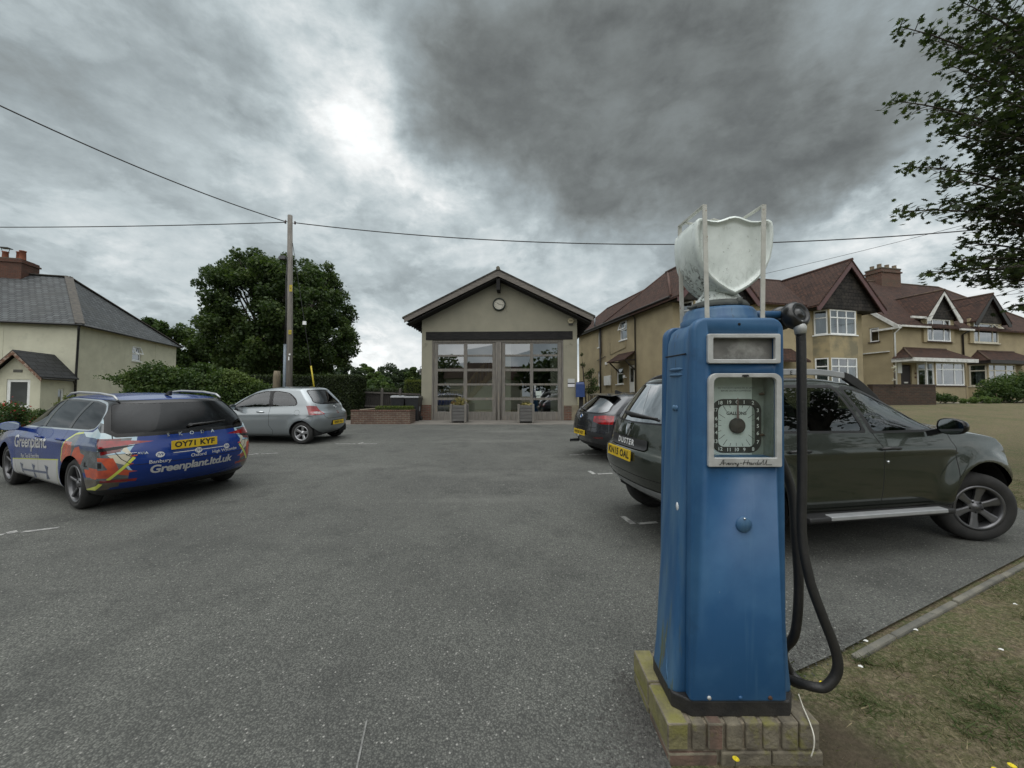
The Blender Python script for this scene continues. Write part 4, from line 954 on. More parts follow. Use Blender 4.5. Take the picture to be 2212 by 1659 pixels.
        st.tube([Mx @ Vector((.185 * math.cos(2 * math.pi * i / n), .185 * math.sin(2 * math.pi * i / n), 0)) for i in range(n + 1)], .015, 6, cap=False); st.bar(Mx @ Vector((0, -.17, 0)), Mx @ Vector((0, .17, 0)), .05, .02); st.build('steering_wheel', m_trim, root)
_WM = {}
def wheel(root, pos, Rr, tw, rr, style, sg, steer, rimmat):
    key = (round(Rr, 3), tw, rr, style, rimmat.name)
    if key not in _WM:
        h = tw / 2; t = MB()
        t.lathe([(rr - .005, -h + .03), (rr + .02, -h + .008), (rr + (Rr - rr) * .55, -h), (Rr - .03, -h + .012), (Rr - .008, -h + .03), (Rr - .001, -h + .05), (Rr, 0), (Rr - .001, h - .05), (Rr - .008, h - .03), (Rr - .03, h - .012), (rr + (Rr - rr) * .55, h), (rr + .02, h - .008), (rr - .005, h - .03)], n=56, mi=0)
        r = MB(); r.lathe([(rr - .03, -h + .03), (rr - .022, h - .05), (rr - .018, h - .012), (rr + .004, h - .006), (rr + .008, h - .022)], n=48)
        nsp, kind = style
        for k in range(nsp):
            A = Matrix.Rotation(2 * math.pi * k / nsp + .3, 4, 'Z')
            if kind == 'wide': prof = [(.045, .055), (rr * .55, .062), (rr - .02, .085)]; zt = (h - .045, h - .035, h - .022)
            elif kind == 'split': prof = [(.04, .035), (rr * .5, .03), (rr - .02, .040)]; zt = (h - .05, h - .035, h - .02)
            else: prof = [(.04, .040), (rr * .5, .040), (rr - .02, .060)]; zt = (h - .06, h - .045, h - .02)
            vs_ = []
            for (d, w), z in zip(prof, zt):
                vs_ += [A @ Vector((d, -w / 2, z - .006)), A @ Vector((d, -w * .3, z)), A @ Vector((d, w * .3, z)), A @ Vector((d, w / 2, z - .006)), A @ Vector((d, w * .4, z - .035)), A @ Vector((d, -w * .4, z - .035))]
            fs = []
            for i in range(2):
                for j in range(6): fs.append((i * 6 + j, i * 6 + (j + 1) % 6, (i + 1) * 6 + (j + 1) % 6, (i + 1) * 6 + j))
            r.add(vs_, fs, 0)
        r.lathe([(.075, h - .10), (.075, h - .052), (.06, h - .042), (.034, h - .042), (.032, h - .034), (0, h - .032)], n=20)
        for k in range(5):
            a = 2 * math.pi * k / 5 + .6; r.lathe([(.009, h - .045), (.009, h - .038), (0, h - .038)], Matrix.Translation((.056 * math.cos(a), .056 * math.sin(a), 0)), 8, 1)
        q = MB(); q.lathe([(rr - .032, -h + .03), (rr - .032, h - .09), (.14, h - .10), (.14, h - .085), (0, h - .085)], n=32)
        _WM[key] = [m_.build(nm, mt, uv=False) for m_, nm, mt in ((q, 'wheel', [m_void]), (t, 'tyre', [m_tyre]), (r, 'rim', [rimmat, m_void]))]
        src = _WM[key]; first = True
    else: first = False
    a, b, c = _WM[key]
    if not first: a, b, c = a.copy(), b.copy(), c.copy(); [COL.objects.link(o) for o in (a, b, c)]
    b.parent = a; c.parent = a; a.parent = root; a.location = pos
    a.rotation_euler = (R(-90) if sg > 0 else R(90), random.uniform(0, 1) * 0, 0)
    a.rotation_euler = (Matrix.Rotation(steer, 4, 'Z') @ Matrix.Rotation(R(-90 if sg > 0 else 90), 4, 'X') @ Matrix.Rotation(random.uniform(0, 6), 4, 'Z')).to_euler()
def place_car(name, X, Y, phi, label):
    o = empty(name, site(X, Y), 0, label, 'car'); o.rotation_euler = (TILT @ Matrix.Rotation(R(phi), 4, 'Z')).to_euler(); return o
def numberplate(car, root, c, text, w=.52, h=.111, tilt=0., y0=0., size=.088, proud=.012):
    """c: point on the rear face"""
    mb = MB(); M = Matrix.Translation(c) @ Matrix.Rotation(tilt, 4, 'Y'); mb.box(-proud, 0, -w / 2, w / 2, -h / 2, h / 2, M=M); o = mb.build('number_plate', m_plate, root)
    t = MB(); letters(t, text, size, M @ Vector((-proud - .0015, 0, 0)), M.to_3x3() @ Vector((0, -1, 0)), M.to_3x3() @ Vector((0, 0, 1)), bold=.035, spacing=1.06); t.build('plate_lettering', m_ink, o, recalc=False, uv=False)
    return o
def mirror(root, pos, sg, mat, w=.20, h=.13, d=.10):
    mb = MB(); x, y, z = pos; n = 20
    def sup(t, e=2.8): c_, s_ = math.cos(t), math.sin(t); return (abs(c_) ** (2 / e) * (1 if c_ > 0 else -1), abs(s_) ** (2 / e) * (1 if s_ > 0 else -1))
    ring = []
    for dx_, sc in ((0, .90), (.06, 1.), (.3, 1.), (.6, .90), (.82, .72), (.95, .45), (1., .12)):
        ring.append([(x + dx_ * d, y + sg * (w / 2 + sup(2 * math.pi * k / n)[0] * w / 2 * sc * (1 if sup(2 * math.pi * k / n)[0] > 0 else 1)), z + sup(2 * math.pi * k / n)[1] * h / 2 * sc * (1 - .16 * max(0, sup(2 * math.pi * k / n)[0]))) for k in range(n)])
    vs_ = [q for r_ in ring for q in r_]; fs = [(i * n + j, i * n + (j + 1) % n, (i + 1) * n + (j + 1) % n, (i + 1) * n + j) for i in range(len(ring) - 1) for j in range(n)] + [tuple(range((len(ring) - 1) * n, len(ring) * n))]
    mb.add(vs_, fs, 0, True); mb.bar((x + .04, y + sg * .05, z - h * .25), (x + .05, y - sg * .09, z - h * .60), .045, .05); o = mb.build('door_mirror', mat, root)
    g = MB(); g.add([(x + .006, q[1], q[2]) for q in ring[0]], [tuple(range(n))]); g.build('mirror_glass', pbr('mirror_glass', (.55, .6, .62), metal=1, rough=.04), o); return o
def handle(car, root, x, z, sg, mat, l=.19):
    a = car.onside(x - l / 2, z, sg, .022); b = car.onside(x + l / 2, z, sg, .022); m1 = car.onside(x, z, sg, .036); mb = MB()
    mb.tube([car.onside(x - l / 2, z, sg, -.005), a, m1, b, car.onside(x + l / 2, z, sg, -.005)], [.012, .014, .016, .014, .012], 8); return mb.build('door_handle', mat, root)
def wiper(car, root, y0, z0, y1, z1, r=.011):
    mb = MB(); a = car.onrear(y0, z0, .03); b = car.onrear(y1, z1, .018); mb.tube([a, (a + b) / 2 + Vector((-.018, 0, 0)), b], [r * 1.6, r * 1.2, r * .6], 6); mb.tube([car.onrear(y0, z0, -.01), car.onrear(y0, z0, .045)], .022, 10)
    mid = (a + b) / 2; mb.bar(a.lerp(b, .25) + Vector((.006, 0, -.012)), b, .014, .022); return mb.build('rear_wiper', m_trim, root)
def gapline(car, pts, w=.009, axis='y', **kw): car.cut('body', m_gap, strip(pts, w), axis, **kw)
def arc(cx, cz, r, a0, a1, n=14): return [(cx + r * math.cos(R(a0 + (a1 - a0) * i / n)), cz + r * math.sin(R(a0 + (a1 - a0) * i / n))) for i in range(n + 1)]
def arches(car, flat=.0):
    sp = car.sp
    for cx in (-sp['wbase'] / 2, sp['wbase'] / 2): car.cut('HOLE', None, arc(cx, sp['wr'], sp['arch'], 0, 180, 20) + [(cx - sp['arch'], -.1), (cx + sp['arch'], -.1)], 'y', lim=sp['W'] / 2 - .42, nmin=-2)

# ---- blue estate car with a picture wrap
def blue_estate():
    sp = dict(L=4.69, W=1.83, H=1.3, wbase=2.686, track=1.56, wr=.325, tw=.215, rimr=.232, arch=.368, wb=.5, flr=.012, flf=.012, crown=.045,
        rear=[(0, -2.10), (.10, -2.27), (.24, -2.345), (.33, -2.33), (.42, -2.285), (.5, -2.255), (.62, -2.20), (.8, -2.10), (1., -1.96)],
        front=[(0, 2.10), (.12, 2.30), (.3, 2.345), (.5, 2.30), (1., 2.18)],
        bot=[(-2.4, .33), (-2.1, .24), (-1.8, .20), (1.8, .18), (2.4, .24)],
        belt=[(-2.4, .99), (-1.5, .985), (0, .955), (.9, .93), (1.6, .83), (2.1, .70), (2.4, .62)],
        top=[(-2.4, 1.38), (-1.9, 1.405), (-1.2, 1.452), (-.5, 1.462), (-.1, 1.43), (.4, 1.27), (.86, 1.0), (1.2, .965), (1.8, .88), (2.15, .75), (2.4, .68)],
        plan=[(-2.4, .90), (-1.7, .965), (-.9, .995), (0, 1.), (1., 1.), (1.7, .985), (2.4, .90)],
        side=[(0, .90), (.06, .955), (.3, .995), (.55, 1.), (.8, .985), (1., .935)],
        topw=[(-2.4, .60), (-1.5, .63), (-.3, .64), (.3, .66), (.9, .72), (1.5, .70), (2.4, .60)], crease=(.84, .80, .010), bulr=.30, bulf=.42, pr=2.7)
    c = Car(sp); root = place_car('estate_car', -6.386, 6.285, 153.5, 'dark blue estate car wrapped with Greenplant lettering and a picture of machines')
    root['label'] = 'dark blue estate car covered in white lettering and a printed picture of machines, nearest left'
    blue = pbr('deep_blue_vinyl', (.003, .026, .165), rough=.25, spec=.35, coat=.45, twosided=(.02, .02, .02))
    mk = lambda n, col, **k: pbr(n, col, rough=.25, coat=.7, **k)
    white = mk('white_vinyl', (.50, .50, .50)); yel = mk('lime_yellow_vinyl', (.52, .56, .08)); sky_ = mk('print_sky', (.22, .38, .50), col2=(.50, .58, .60), scale=3.2)
    orng = mk('print_orange', (.52, .085, .03), col2=(.30, .05, .03), scale=9); dgr = mk('print_grey', (.05, .055, .06), col2=(.12, .13, .14), scale=9); navy = mk('print_navy', (.02, .04, .14), col2=(.06, .09, .16), scale=11)
    brn = mk('print_earth', (.10, .08, .055), col2=(.045, .042, .035), scale=7); crm = mk('print_cream', (.50, .46, .36))
    # livery, side
    c.cut('body', white, [(.92, .46), (-.93, .60), (-.98, .10), (.98, .10)], 'y')
    c.cut('body', yel, strip([(.92, .465), (-.93, .605)], .016), 'y', nmin=.42); c.cut('body', yel, strip([(-.88, .61), (-.90, .2)], .022), 'y', nmin=.42)
    pic = [(-1.72, 1.00), (-1.35, .99), (-1.12, .88), (-1.02, .76), (-1.06, .60), (-1.30, .55), (-1.75, .50), (-1.78, .30), (-2.22, .28), (-2.14, 1.36), (-1.93, 1.345), (-1.76, 1.33), (-1.80, 1.05)]
    c.cut('body', sky_, pic, 'y', nmin=.42); 
    c.cut('body', dgr, [(-1.35, .92), (-2.14, .93), (-2.22, .28), (-1.78, .30), (-1.75, .5), (-1.3, .55), (-1.06, .6), (-1.02, .76)], 'y', nmin=.42)
    c.cut('body', navy, [(-1.30, .97), (-1.72, .98), (-1.95, .90), (-1.98, .78), (-1.35, .78)], 'y', nmin=.42)
    c.cut('body', dgr, [(-1.15, .88), (-1.30, .96), (-1.42, .96), (-1.40, .76), (-1.1, .76)], 'y', nmin=.42); c.cut('body', dgr, [(-1.40, .80), (-1.78, .77), (-2.14, .74), (-2.14, .60), (-2.0, .52), (-1.70, .60), (-1.40, .70)], 'y', nmin=.42)
    c.cut('body', orng, [(-1.03, .78), (-1.10, .86), (-1.30, .86), (-1.34, .74), (-1.32, .66), (-1.62, .60), (-1.68, .72), (-1.58, .74), (-1.52, .82), (-1.42, .80), (-1.36, .70), (-1.5, .58), (-1.06, .58)], 'y', nmin=.42)
    c.cut('body', orng, [(-1.70, .58), (-1.75, .45), (-2.03, .44), (-2.10, .66), (-2.25, .72), (-2.14, .74), (-2.14, .66), (-2.22, .62), (-2.16, .56), (-2.22, .52), (-2.22, .44), (-2.2, .45), (-2.0, .57)], 'y', nmin=.42)
    c.cut('body', brn, [(-1.70, .45), (-2.22, .44), (-2.22, .28), (-1.72, .24)], 'y', nmin=.42); c.cut('body', crm, [(-2.20, .74), (-2.14, .84), (-2.14, .70), (-2.2, .72)], 'y', nmin=.42)
    c.cut('body', sky_, [(-1.5, .99), (-1.70, 1.0), (-1.92, .985), (-2.0, .93), (-1.60, .94)], 'y', nmin=.42); c.cut('body', dgr, [(-1.78, 1.12), (-2.12, 1.06), (-2.12, .99), (-1.9, 1.0), (-1.8, 1.05)], 'y', nmin=.42)
    c.cut('body', yel, strip([(-1.50, .985), (-1.30, .96), (-1.10, .87), (-1.01, .76), (-1.05, .60)], .022), 'y', nmin=.42)
    c.cut('body', yel, strip([(-1.80, 1.34), (-2.05, 1.325)], .03), 'y', nmin=.42)
    # livery, rear: lime edge running down the bumper, picture outboard of it
    for s_ in (1, -1):
        m_ = lambda P: [(s_ * a, b) for a, b in P]
        kw = dict(axis='x', sgns=(-1,), lim=1.6, nmin=.12)
        c.cut('body', dgr, m_([(.745, .99), (.725, .80), (.61, .695), (.70, .57), (.80, .42), (.86, .28), (1.02, .26), (1.02, .99)]), **kw)
        c.cut('body', sky_, m_([(.745, .99), (.735, .91), (.80, .92), (1.02, .93), (1.02, .99)]), **kw); c.cut('body', sky_, m_([(.70, .79), (.66, .75), (.80, .74), (.86, .79)]), **kw)
        c.cut('body', crm, m_([(.63, .70), (.67, .74), (.80, .735), (.74, .64), (.68, .61)]), **kw)
        c.cut('body', orng, m_([(.76, .70), (1.02, .72), (1.02, .68), (.84, .66), (.80, .56), (1.02, .54), (1.02, .46), (.78, .455), (.72, .56)]), **kw)
        c.cut('body', m_gap, m_([(.84, .645), (.96, .65), (.96, .575), (.84, .58)]), **kw); c.cut('body', brn, m_([(.79, .43), (.85, .28), (1.02, .26), (1.02, .43)]), **kw)
        c.cut('body', yel, strip(m_([(.60, .695), (.69, .57), (.79, .43)]), .028), 'x', sgns=(-1,), lim=1.6, nmin=.12); c.cut('body', yel, strip(m_([(.83, .385), (.87, .28)]), .028), 'x', sgns=(-1,), lim=1.6, nmin=-.1)
    # tailgate lines
    gl = [(-.64, 1.345), (.64, 1.345), (.70, 1.18), (.74, 1.02), (.70, .985), (-.70, .985), (-.74, 1.02), (-.70, 1.18)]
    gapline(c, [(.74, 1.0), (.75, .78), (.70, .68), (.62, .60), (-.62, .60), (-.70, .68), (-.75, .78), (-.74, 1.0)], .008, 'x', sgns=(-1,), lim=1.6)
    c.cut('rear_window_surround', m_gloss, offpoly(gl, .045), 'x', sgns=(-1,), lim=1.3, nmin=.02)
    c.cut('rear_window', m_glassdark, roundpoly(gl, .05), 'x', sgns=(-1,), lim=1.3, inset=.003, nmin=.02)
    # side glass with bright surround
    wn = [(.84, .975), (-1.60, 1.025), (-1.74, 1.05), (-1.79, 1.12), (-1.74, 1.24), (-1.60, 1.335), (-1.30, 1.375), (-.55, 1.392), (-.10, 1.365), (.20, 1.28)]
    wn = roundpoly(wn, .08); c.cut('window_trim', m_chrome, offpoly(wn, .018), 'y', lim=.4, nmin=.05); c.cut('window_pillar', m_gloss, wn, 'y', lim=.4, nmin=.05)
    for P in ([(.70, .985), (.78, .995), (.18, 1.255), (-.10, 1.345), (-.20, 1.36), (-.06, .99)], [(-.16, 1.0), (-.29, 1.365), (-.60, 1.375), (-1.12, 1.365), (-.99, 1.018)], [(-1.08, 1.02), (-1.20, 1.362), (-1.34, 1.352), (-1.60, 1.315), (-1.72, 1.23), (-1.765, 1.12), (-1.72, 1.07), (-1.60, 1.045)]):
        c.cut('side_window', m_glassdark, P, 'y', lim=.4, inset=.003, nmin=.05)
    c.cut('windscreen', m_glasscar, [(.82, -.66), (.82, .66), (.02, .58), (.02, -.58)], 'z', sgns=(1,), lim=.9, inset=.003)
    gapline(c, [(.80, .95), (.86, .70), (.84, .26)], .007); gapline(c, [(-.11, .97), (-.16, .60), (-.15, .26)], .007); gapline(c, [(-1.02, 1.0), (-.96, .78), (-1.0, .66), (-.92, .5), (-.90, .26)], .007); gapline(c, [(-.15, .255), (.84, .255)], .007); gapline(c, [(-.15, .255), (-.9, .255)], .007)
    # lights
    c.cut('taillight', m_redd, [(-1.90, .93), (-2.6, .915), (-2.6, .86), (-2.2, .79), (-2.02, .735), (-1.97, .83)], 'y', lim=.5, nmin=.55)
    for s_ in (1, -1):
        c.cut('taillight', m_redl, [(s_ * .42, .875), (s_ * .62, .90), (s_ * .97, .915), (s_ * .97, .80), (s_ * .74, .835), (s_ * .60, .85)], 'x', sgns=(-1,), lim=1.9, nmin=.4)
        c.cut('taillight', m_gloss, [(s_ * .55, .848), (s_ * .74, .832), (s_ * .97, .80), (s_ * .97, .755), (s_ * .72, .80)], 'x', sgns=(-1,), lim=1.9, nmin=.4)
        c.cut('reflector', m_redl, [(s_ * .56, .425), (s_ * .84, .432), (s_ * .84, .40), (s_ * .57, .39)], 'x', sgns=(-1,), lim=1.9, nmin=.4)
    c.cut('diffuser', m_trim, [(-.86, .30), (.86, .30), (.95, .20), (-.95, .20)], 'x', sgns=(-1,), lim=1.6, nmin=-.6)
    arches(c)
    # attachments
    lt = MB(); S3 = lambda s_, sz, x, z, **k: letters(lt, s_, sz, (x, 1.2, z), (-1, 0, .075), (0, 0, 1), fn=lambda p: c.onside(p.x, p.z, 1, .003), **k)
    letters(lt, 'Greenplant.', .25, (.20, 1.2, .765), (-1.22, 0, .07), (0, 0, 1.02), fn=lambda p: c.onside(p.x, p.z, 1, .003), bold=.016, spacing=.95); S3('Plant, Tool & Event Hire', .088, .17, .565, bold=.01, spacing=.9)
    lt.build('door_lettering', white, root, recalc=False, uv=False)
    lt = MB(); RR = lambda s_, sz, y, z, **k: letters(lt, s_, sz, (-3, y, z), (0, -1, .0), (0, 0, 1), fn=lambda p: c.onrear(p.y, p.z, .003), **k)
    RR('Greenplant.ltd.uk', .142, .0, .515, bold=.03, spacing=.94)
    RR('Banbury', .062, .38, .615, bold=.01); RR('Oxford', .060, -.02, .640, bold=.01); RR('High Wycombe', .056, -.36, .648, bold=.01)
    for k, y in enumerate((.38, -.02, -.38)):
        n = 18; pts = [(y + .042 * math.cos(2 * math.pi * i / n), .700 + .036 * math.sin(2 * math.pi * i / n)) for i in range(n)]; lt.add([c.onrear(a, b, .004) for a, b in pts], [tuple(range(n))])
    P = [(.38, .705), (.2, .705), (.1, .705), (0, .705), (-.12, .705), (-.25, .705), (-.38, .705)]
    for a, b in zip(P[:-1], P[1:]): lt.add([c.onrear(a[0], .700, .003), c.onrear(b[0], .700, .003), c.onrear(b[0], .708, .003), c.onrear(a[0], .708, .003)], [(0, 1, 2, 3)])
    lt.build('tailgate_lettering', white, root, recalc=False, uv=False)
    lt = MB(); 
    for k, y in enumerate((.38, -.02, -.38)): letters(lt, 'JW', .05, (-3, y, .700), (0, -1, 0), (0, 0, 1), fn=lambda p: c.onrear(p.y, p.z, .006), bold=.02, shear=.3)
    for i in range(3):      # spanner-like motif on the white sill panel
        x = .55 - i * .52; z = .335 + i * .028
        lt.add([c.onside(a, b, 1, .004) for a, b in ((x + .06, z + .10), (x + .012, z + .02), (x + .012, z - .02), (x + .06, z - .10), (x - .06, z - .085), (x - .02, z - .02), (x - .02, z + .02), (x - .06, z + .085))], [(0, 1, 6, 7), (1, 2, 5, 6), (2, 3, 4, 5)])
        if i < 2:
            for j in range(6): a0 = x - .52 * j / 6; a1 = x - .52 * (j + 1) / 6; lt.add([c.onside(a, z + (x - a) * .054 + d_, 1, .004) for a, d_ in ((a0, -.014), (a1, -.014), (a1, .014), (a0, .014))], [(0, 1, 2, 3)])
    lt.build('printed_motif', navy, root, recalc=False, uv=False)
    lt = MB()
    for ch_, y in zip('SKODA', (.28, .155, .03, -.095, -.22)): letters(lt, ch_, .062, (-3, y, .935), (0, -1, 0), (0, 0, 1), fn=lambda p: c.onrear(p.y, p.z, .006), bold=.02)
    letters(lt, 'OCTAVIA', .042, (-3, .575, .735), (0, -1, 0), (0, 0, 1), fn=lambda p: c.onrear(p.y, p.z, .006), bold=.015)
    lt.build('badge_lettering', m_chrome, root, recalc=False, uv=False)
    pc = c.onrear(0.02, .80, .0); o = numberplate(c, root, Vector((min(c.onrear(.02, .75)[0], c.onrear(.02, .85)[0]) - .004, .02, .805)), 'OY71 KYF', tilt=R(0), size=.098)
    t = MB(); x = pc.x - .022; t.box(x - .001, x, -.245, -.205, .775, .835) if False else None
    c.liner(root); c.interior(root)
    wiper(c, root, .04, 1.03, -.42, 1.055)
    handle(c, root, -.02 + .10 - .22, .855, 1, blue); handle(c, root, -.92 + .0, .865, 1, blue)
    mirror(root, (.50, .93, .99), 1, blue, w=.20, h=.13); mirror(root, (.62, -.93, 1.0), -1, blue, w=.22, h=.15)
    for s_ in (1, -1):
        mb = MB(); pts = [(-1.72, 1.385), (-1.60, 1.44), (-1.2, 1.472), (-.5, 1.482), (-.2, 1.462), (-.02, 1.415)]
        mb.tube([(x, s_ * (.60 if x > -1.5 else .59), z) for x, z in pts], [.012, .016, .017, .017, .016, .01], 8); mb.build('roof_rail', m_silver, root)
    mb = MB(); mb.prism([(-1.62, 1.435), (-1.46, 1.435), (-1.60, 1.50), (-1.635, 1.50)], -.018, .018); mb.build('aerial_fin', m_trim, root, bevel=.006)
    objs = c.finish(root, blue); c.wheels(root, (5, 'split'), 0, m_rimd)
    return root
# ---- silver three-door hatchback
def silver_hatch():
    sp = dict(L=3.76, W=1.695, H=1.35, wbase=2.46, track=1.49, wr=.295, tw=.185, rimr=.195, arch=.335, wb=.5, flr=.02, flf=.02, crown=.05,
        rear=[(0, -1.60), (.10, -1.73), (.25, -1.80), (.36, -1.785), (.42, -1.70), (.5, -1.665), (.62, -1.60), (.8, -1.46), (1., -1.28)],
        front=[(0, 1.70), (.15, 1.90), (.35, 1.95), (.5, 1.90), (1., 1.72)],
        bot=[(-1.9, .30), (-1.6, .24), (-1.2, .20), (1.4, .18), (1.95, .22)],
        belt=[(-1.9, 1.0), (-1.0, .985), (0, .945), (.9, .90), (1.4, .80), (1.95, .66)],
        top=[(-1.9, 1.42), (-1.4, 1.475), (-.9, 1.522), (-.4, 1.53), (.05, 1.48), (.5, 1.30), (1.06, .985), (1.4, .91), (1.75, .76), (1.95, .70)],
        plan=[(-1.9, .94), (-1.2, .995), (-.3, 1.), (.9, 1.), (1.4, .98), (1.95, .86)],
        side=[(0, .88), (.06, .94), (.3, .995), (.55, 1.), (.8, .975), (1., .915)],
        topw=[(-1.9, .52), (-1.2, .575), (-.3, .60), (.4, .64), (1.0, .69), (1.4, .66), (1.95, .55)], crease=(.80, .74, .008), bulr=.24, bulf=.45, pr=2.8)
    c = Car(sp); root = place_car('hatchback_car', -6.726, 11.15, 174, 'small silver grey three door hatchback with bright five spoke wheels, parked below the telegraph pole')
    sil = paint('silver_grey_paint', (.25, .275, .29), rough=.3, metal=.6)
    wn = roundpoly([(.86, .955), (-1.02, 1.015), (-1.08, 1.06), (-1.02, 1.20), (-.80, 1.36), (-.45, 1.415), (-.05, 1.41), (.35, 1.30)], .10)
    c.cut('window_pillar', m_gloss, wn, 'y', lim=.35, nmin=.05)
    c.cut('side_window', m_glasscar, roundpoly([(.78, .972), (.32, 1.285), (-.05, 1.385), (-.22, 1.395), (-.26, .985)], .06), 'y', lim=.35, inset=.003, nmin=.05)
    c.cut('side_window', m_glasscar, roundpoly([(-.37, .995), (-.33, 1.39), (-.47, 1.395), (-.78, 1.34), (-.98, 1.18), (-1.045, 1.06), (-1.0, 1.03)], .06), 'y', lim=.35, inset=.003, nmin=.05)
    gl = roundpoly([(-.52, 1.44), (.52, 1.44), (.60, 1.20), (.64, 1.10), (.50, 1.045), (-.50, 1.045), (-.64, 1.10), (-.60, 1.20)], .07)
    c.cut('rear_window_surround', m_gloss, gl, 'x', sgns=(-1,), lim=1.0, nmin=.02); c.cut('rear_window', m_glasscar, offpoly(gl, -.022), 'x', sgns=(-1,), lim=1.0, inset=.003, nmin=.02)
    c.cut('windscreen', m_glasscar, [(.98, -.62), (.98, .62), (.15, .54), (.15, -.54)], 'z', sgns=(1,), lim=.9, inset=.003)
    gapline(c, [(.52, .80), (.66, .82), (.70, 1.30)], .001) if False else None
    gapline(c, [(-.30, 1.40), (-.31, .50), (-.42, .36), (-.40, .25)], .008); gapline(c, [(-.40, .25), (.80, .25), (.84, .5), (.80, .93)], .008)
    gapline(c, [(.62, 1.05), (.60, .92), (.54, .72), (.44, .665), (-.44, .665), (-.54, .72), (-.60, .92), (-.62, 1.05)], .008, 'x', sgns=(-1,), lim=1.2)
    gapline(c, [(-1.20, .60), (-1.42, .73), (-1.7, .80), (-1.95, .80)], .008)
    for s_ in (1, -1):
        c.cut('taillight', m_redl, [(s_ * .62, 1.0), (s_ * .78, 1.03), (s_ * .90, 1.03), (s_ * .90, .78), (s_ * .52, .78), (s_ * .58, .90)], 'x', sgns=(-1,), lim=1.2, nmin=.4)
        c.cut('taillight', m_clearl, [(s_ * .60, .86), (s_ * .78, .88), (s_ * .76, .795), (s_ * .56, .795)], 'x', sgns=(-1,), lim=1.2, nmin=.4)
    c.cut('taillight', m_redl, [(-1.32, 1.02), (-1.50, 1.01), (-1.95, 1.0), (-1.95, .78), (-1.44, .775), (-1.40, .88)], 'y', lim=.4, nmin=.5)
    gapline(c, [(a, b) for a, b in arc(-1.10, .83, .075, 0, 350)], .006, sgns=(1,))
    c.cut('plate_recess', m_trim, [(-.30, .60), (.30, .60), (.30, .46), (-.30, .46)], 'x', sgns=(-1,), lim=1.2)
    arches(c); c.liner(root); c.interior(root, rows=((.12, 2), (-.72, 2)), dash=.85)
    numberplate(c, root, Vector((c.onrear(0, .53).x - .004, 0, .53)), 'EX08 LKA')
    wiper(c, root, -.10, 1.06, .38, 1.10) if False else wiper(c, root, -.08, 1.06, .36, 1.085)
    mb = MB(); n = 20
    for (a, b_) in ((.055, .038), (.02, .036)): mb.tube([c.onrear(a * math.cos(2 * math.pi * i / n), .965 + b_ * math.sin(2 * math.pi * i / n), .008) for i in range(n + 1)], .005, 6, cap=False)
    mb.build('badge', m_chrome, root); mb = MB(); mb.add([c.onrear(y, z, .006) for y, z in ((-.02, .78), (.03, .78), (.03, .84), (-.02, .84))], [(0, 1, 2, 3)]); mb.build('sticker', m_redd, root, recalc=False)
    handle(c, root, -.05, .845, 1, m_chrome); handle(c, root, -.05, .845, -1, m_chrome)
    mirror(root, (.60, .88, .99), 1, m_trim, w=.18, h=.14); mirror(root, (.60, -.88, .99), -1, m_trim, w=.18, h=.14)
    mb = MB(); mb.tube([(-1.10, 0, 1.50), (-1.20, 0, 1.62)], [.008, .004], 6); mb.build('aerial', m_trim, root)
    c.finish(root, sil); c.wheels(root, (5, 'wide'), 0, m_rim); return root
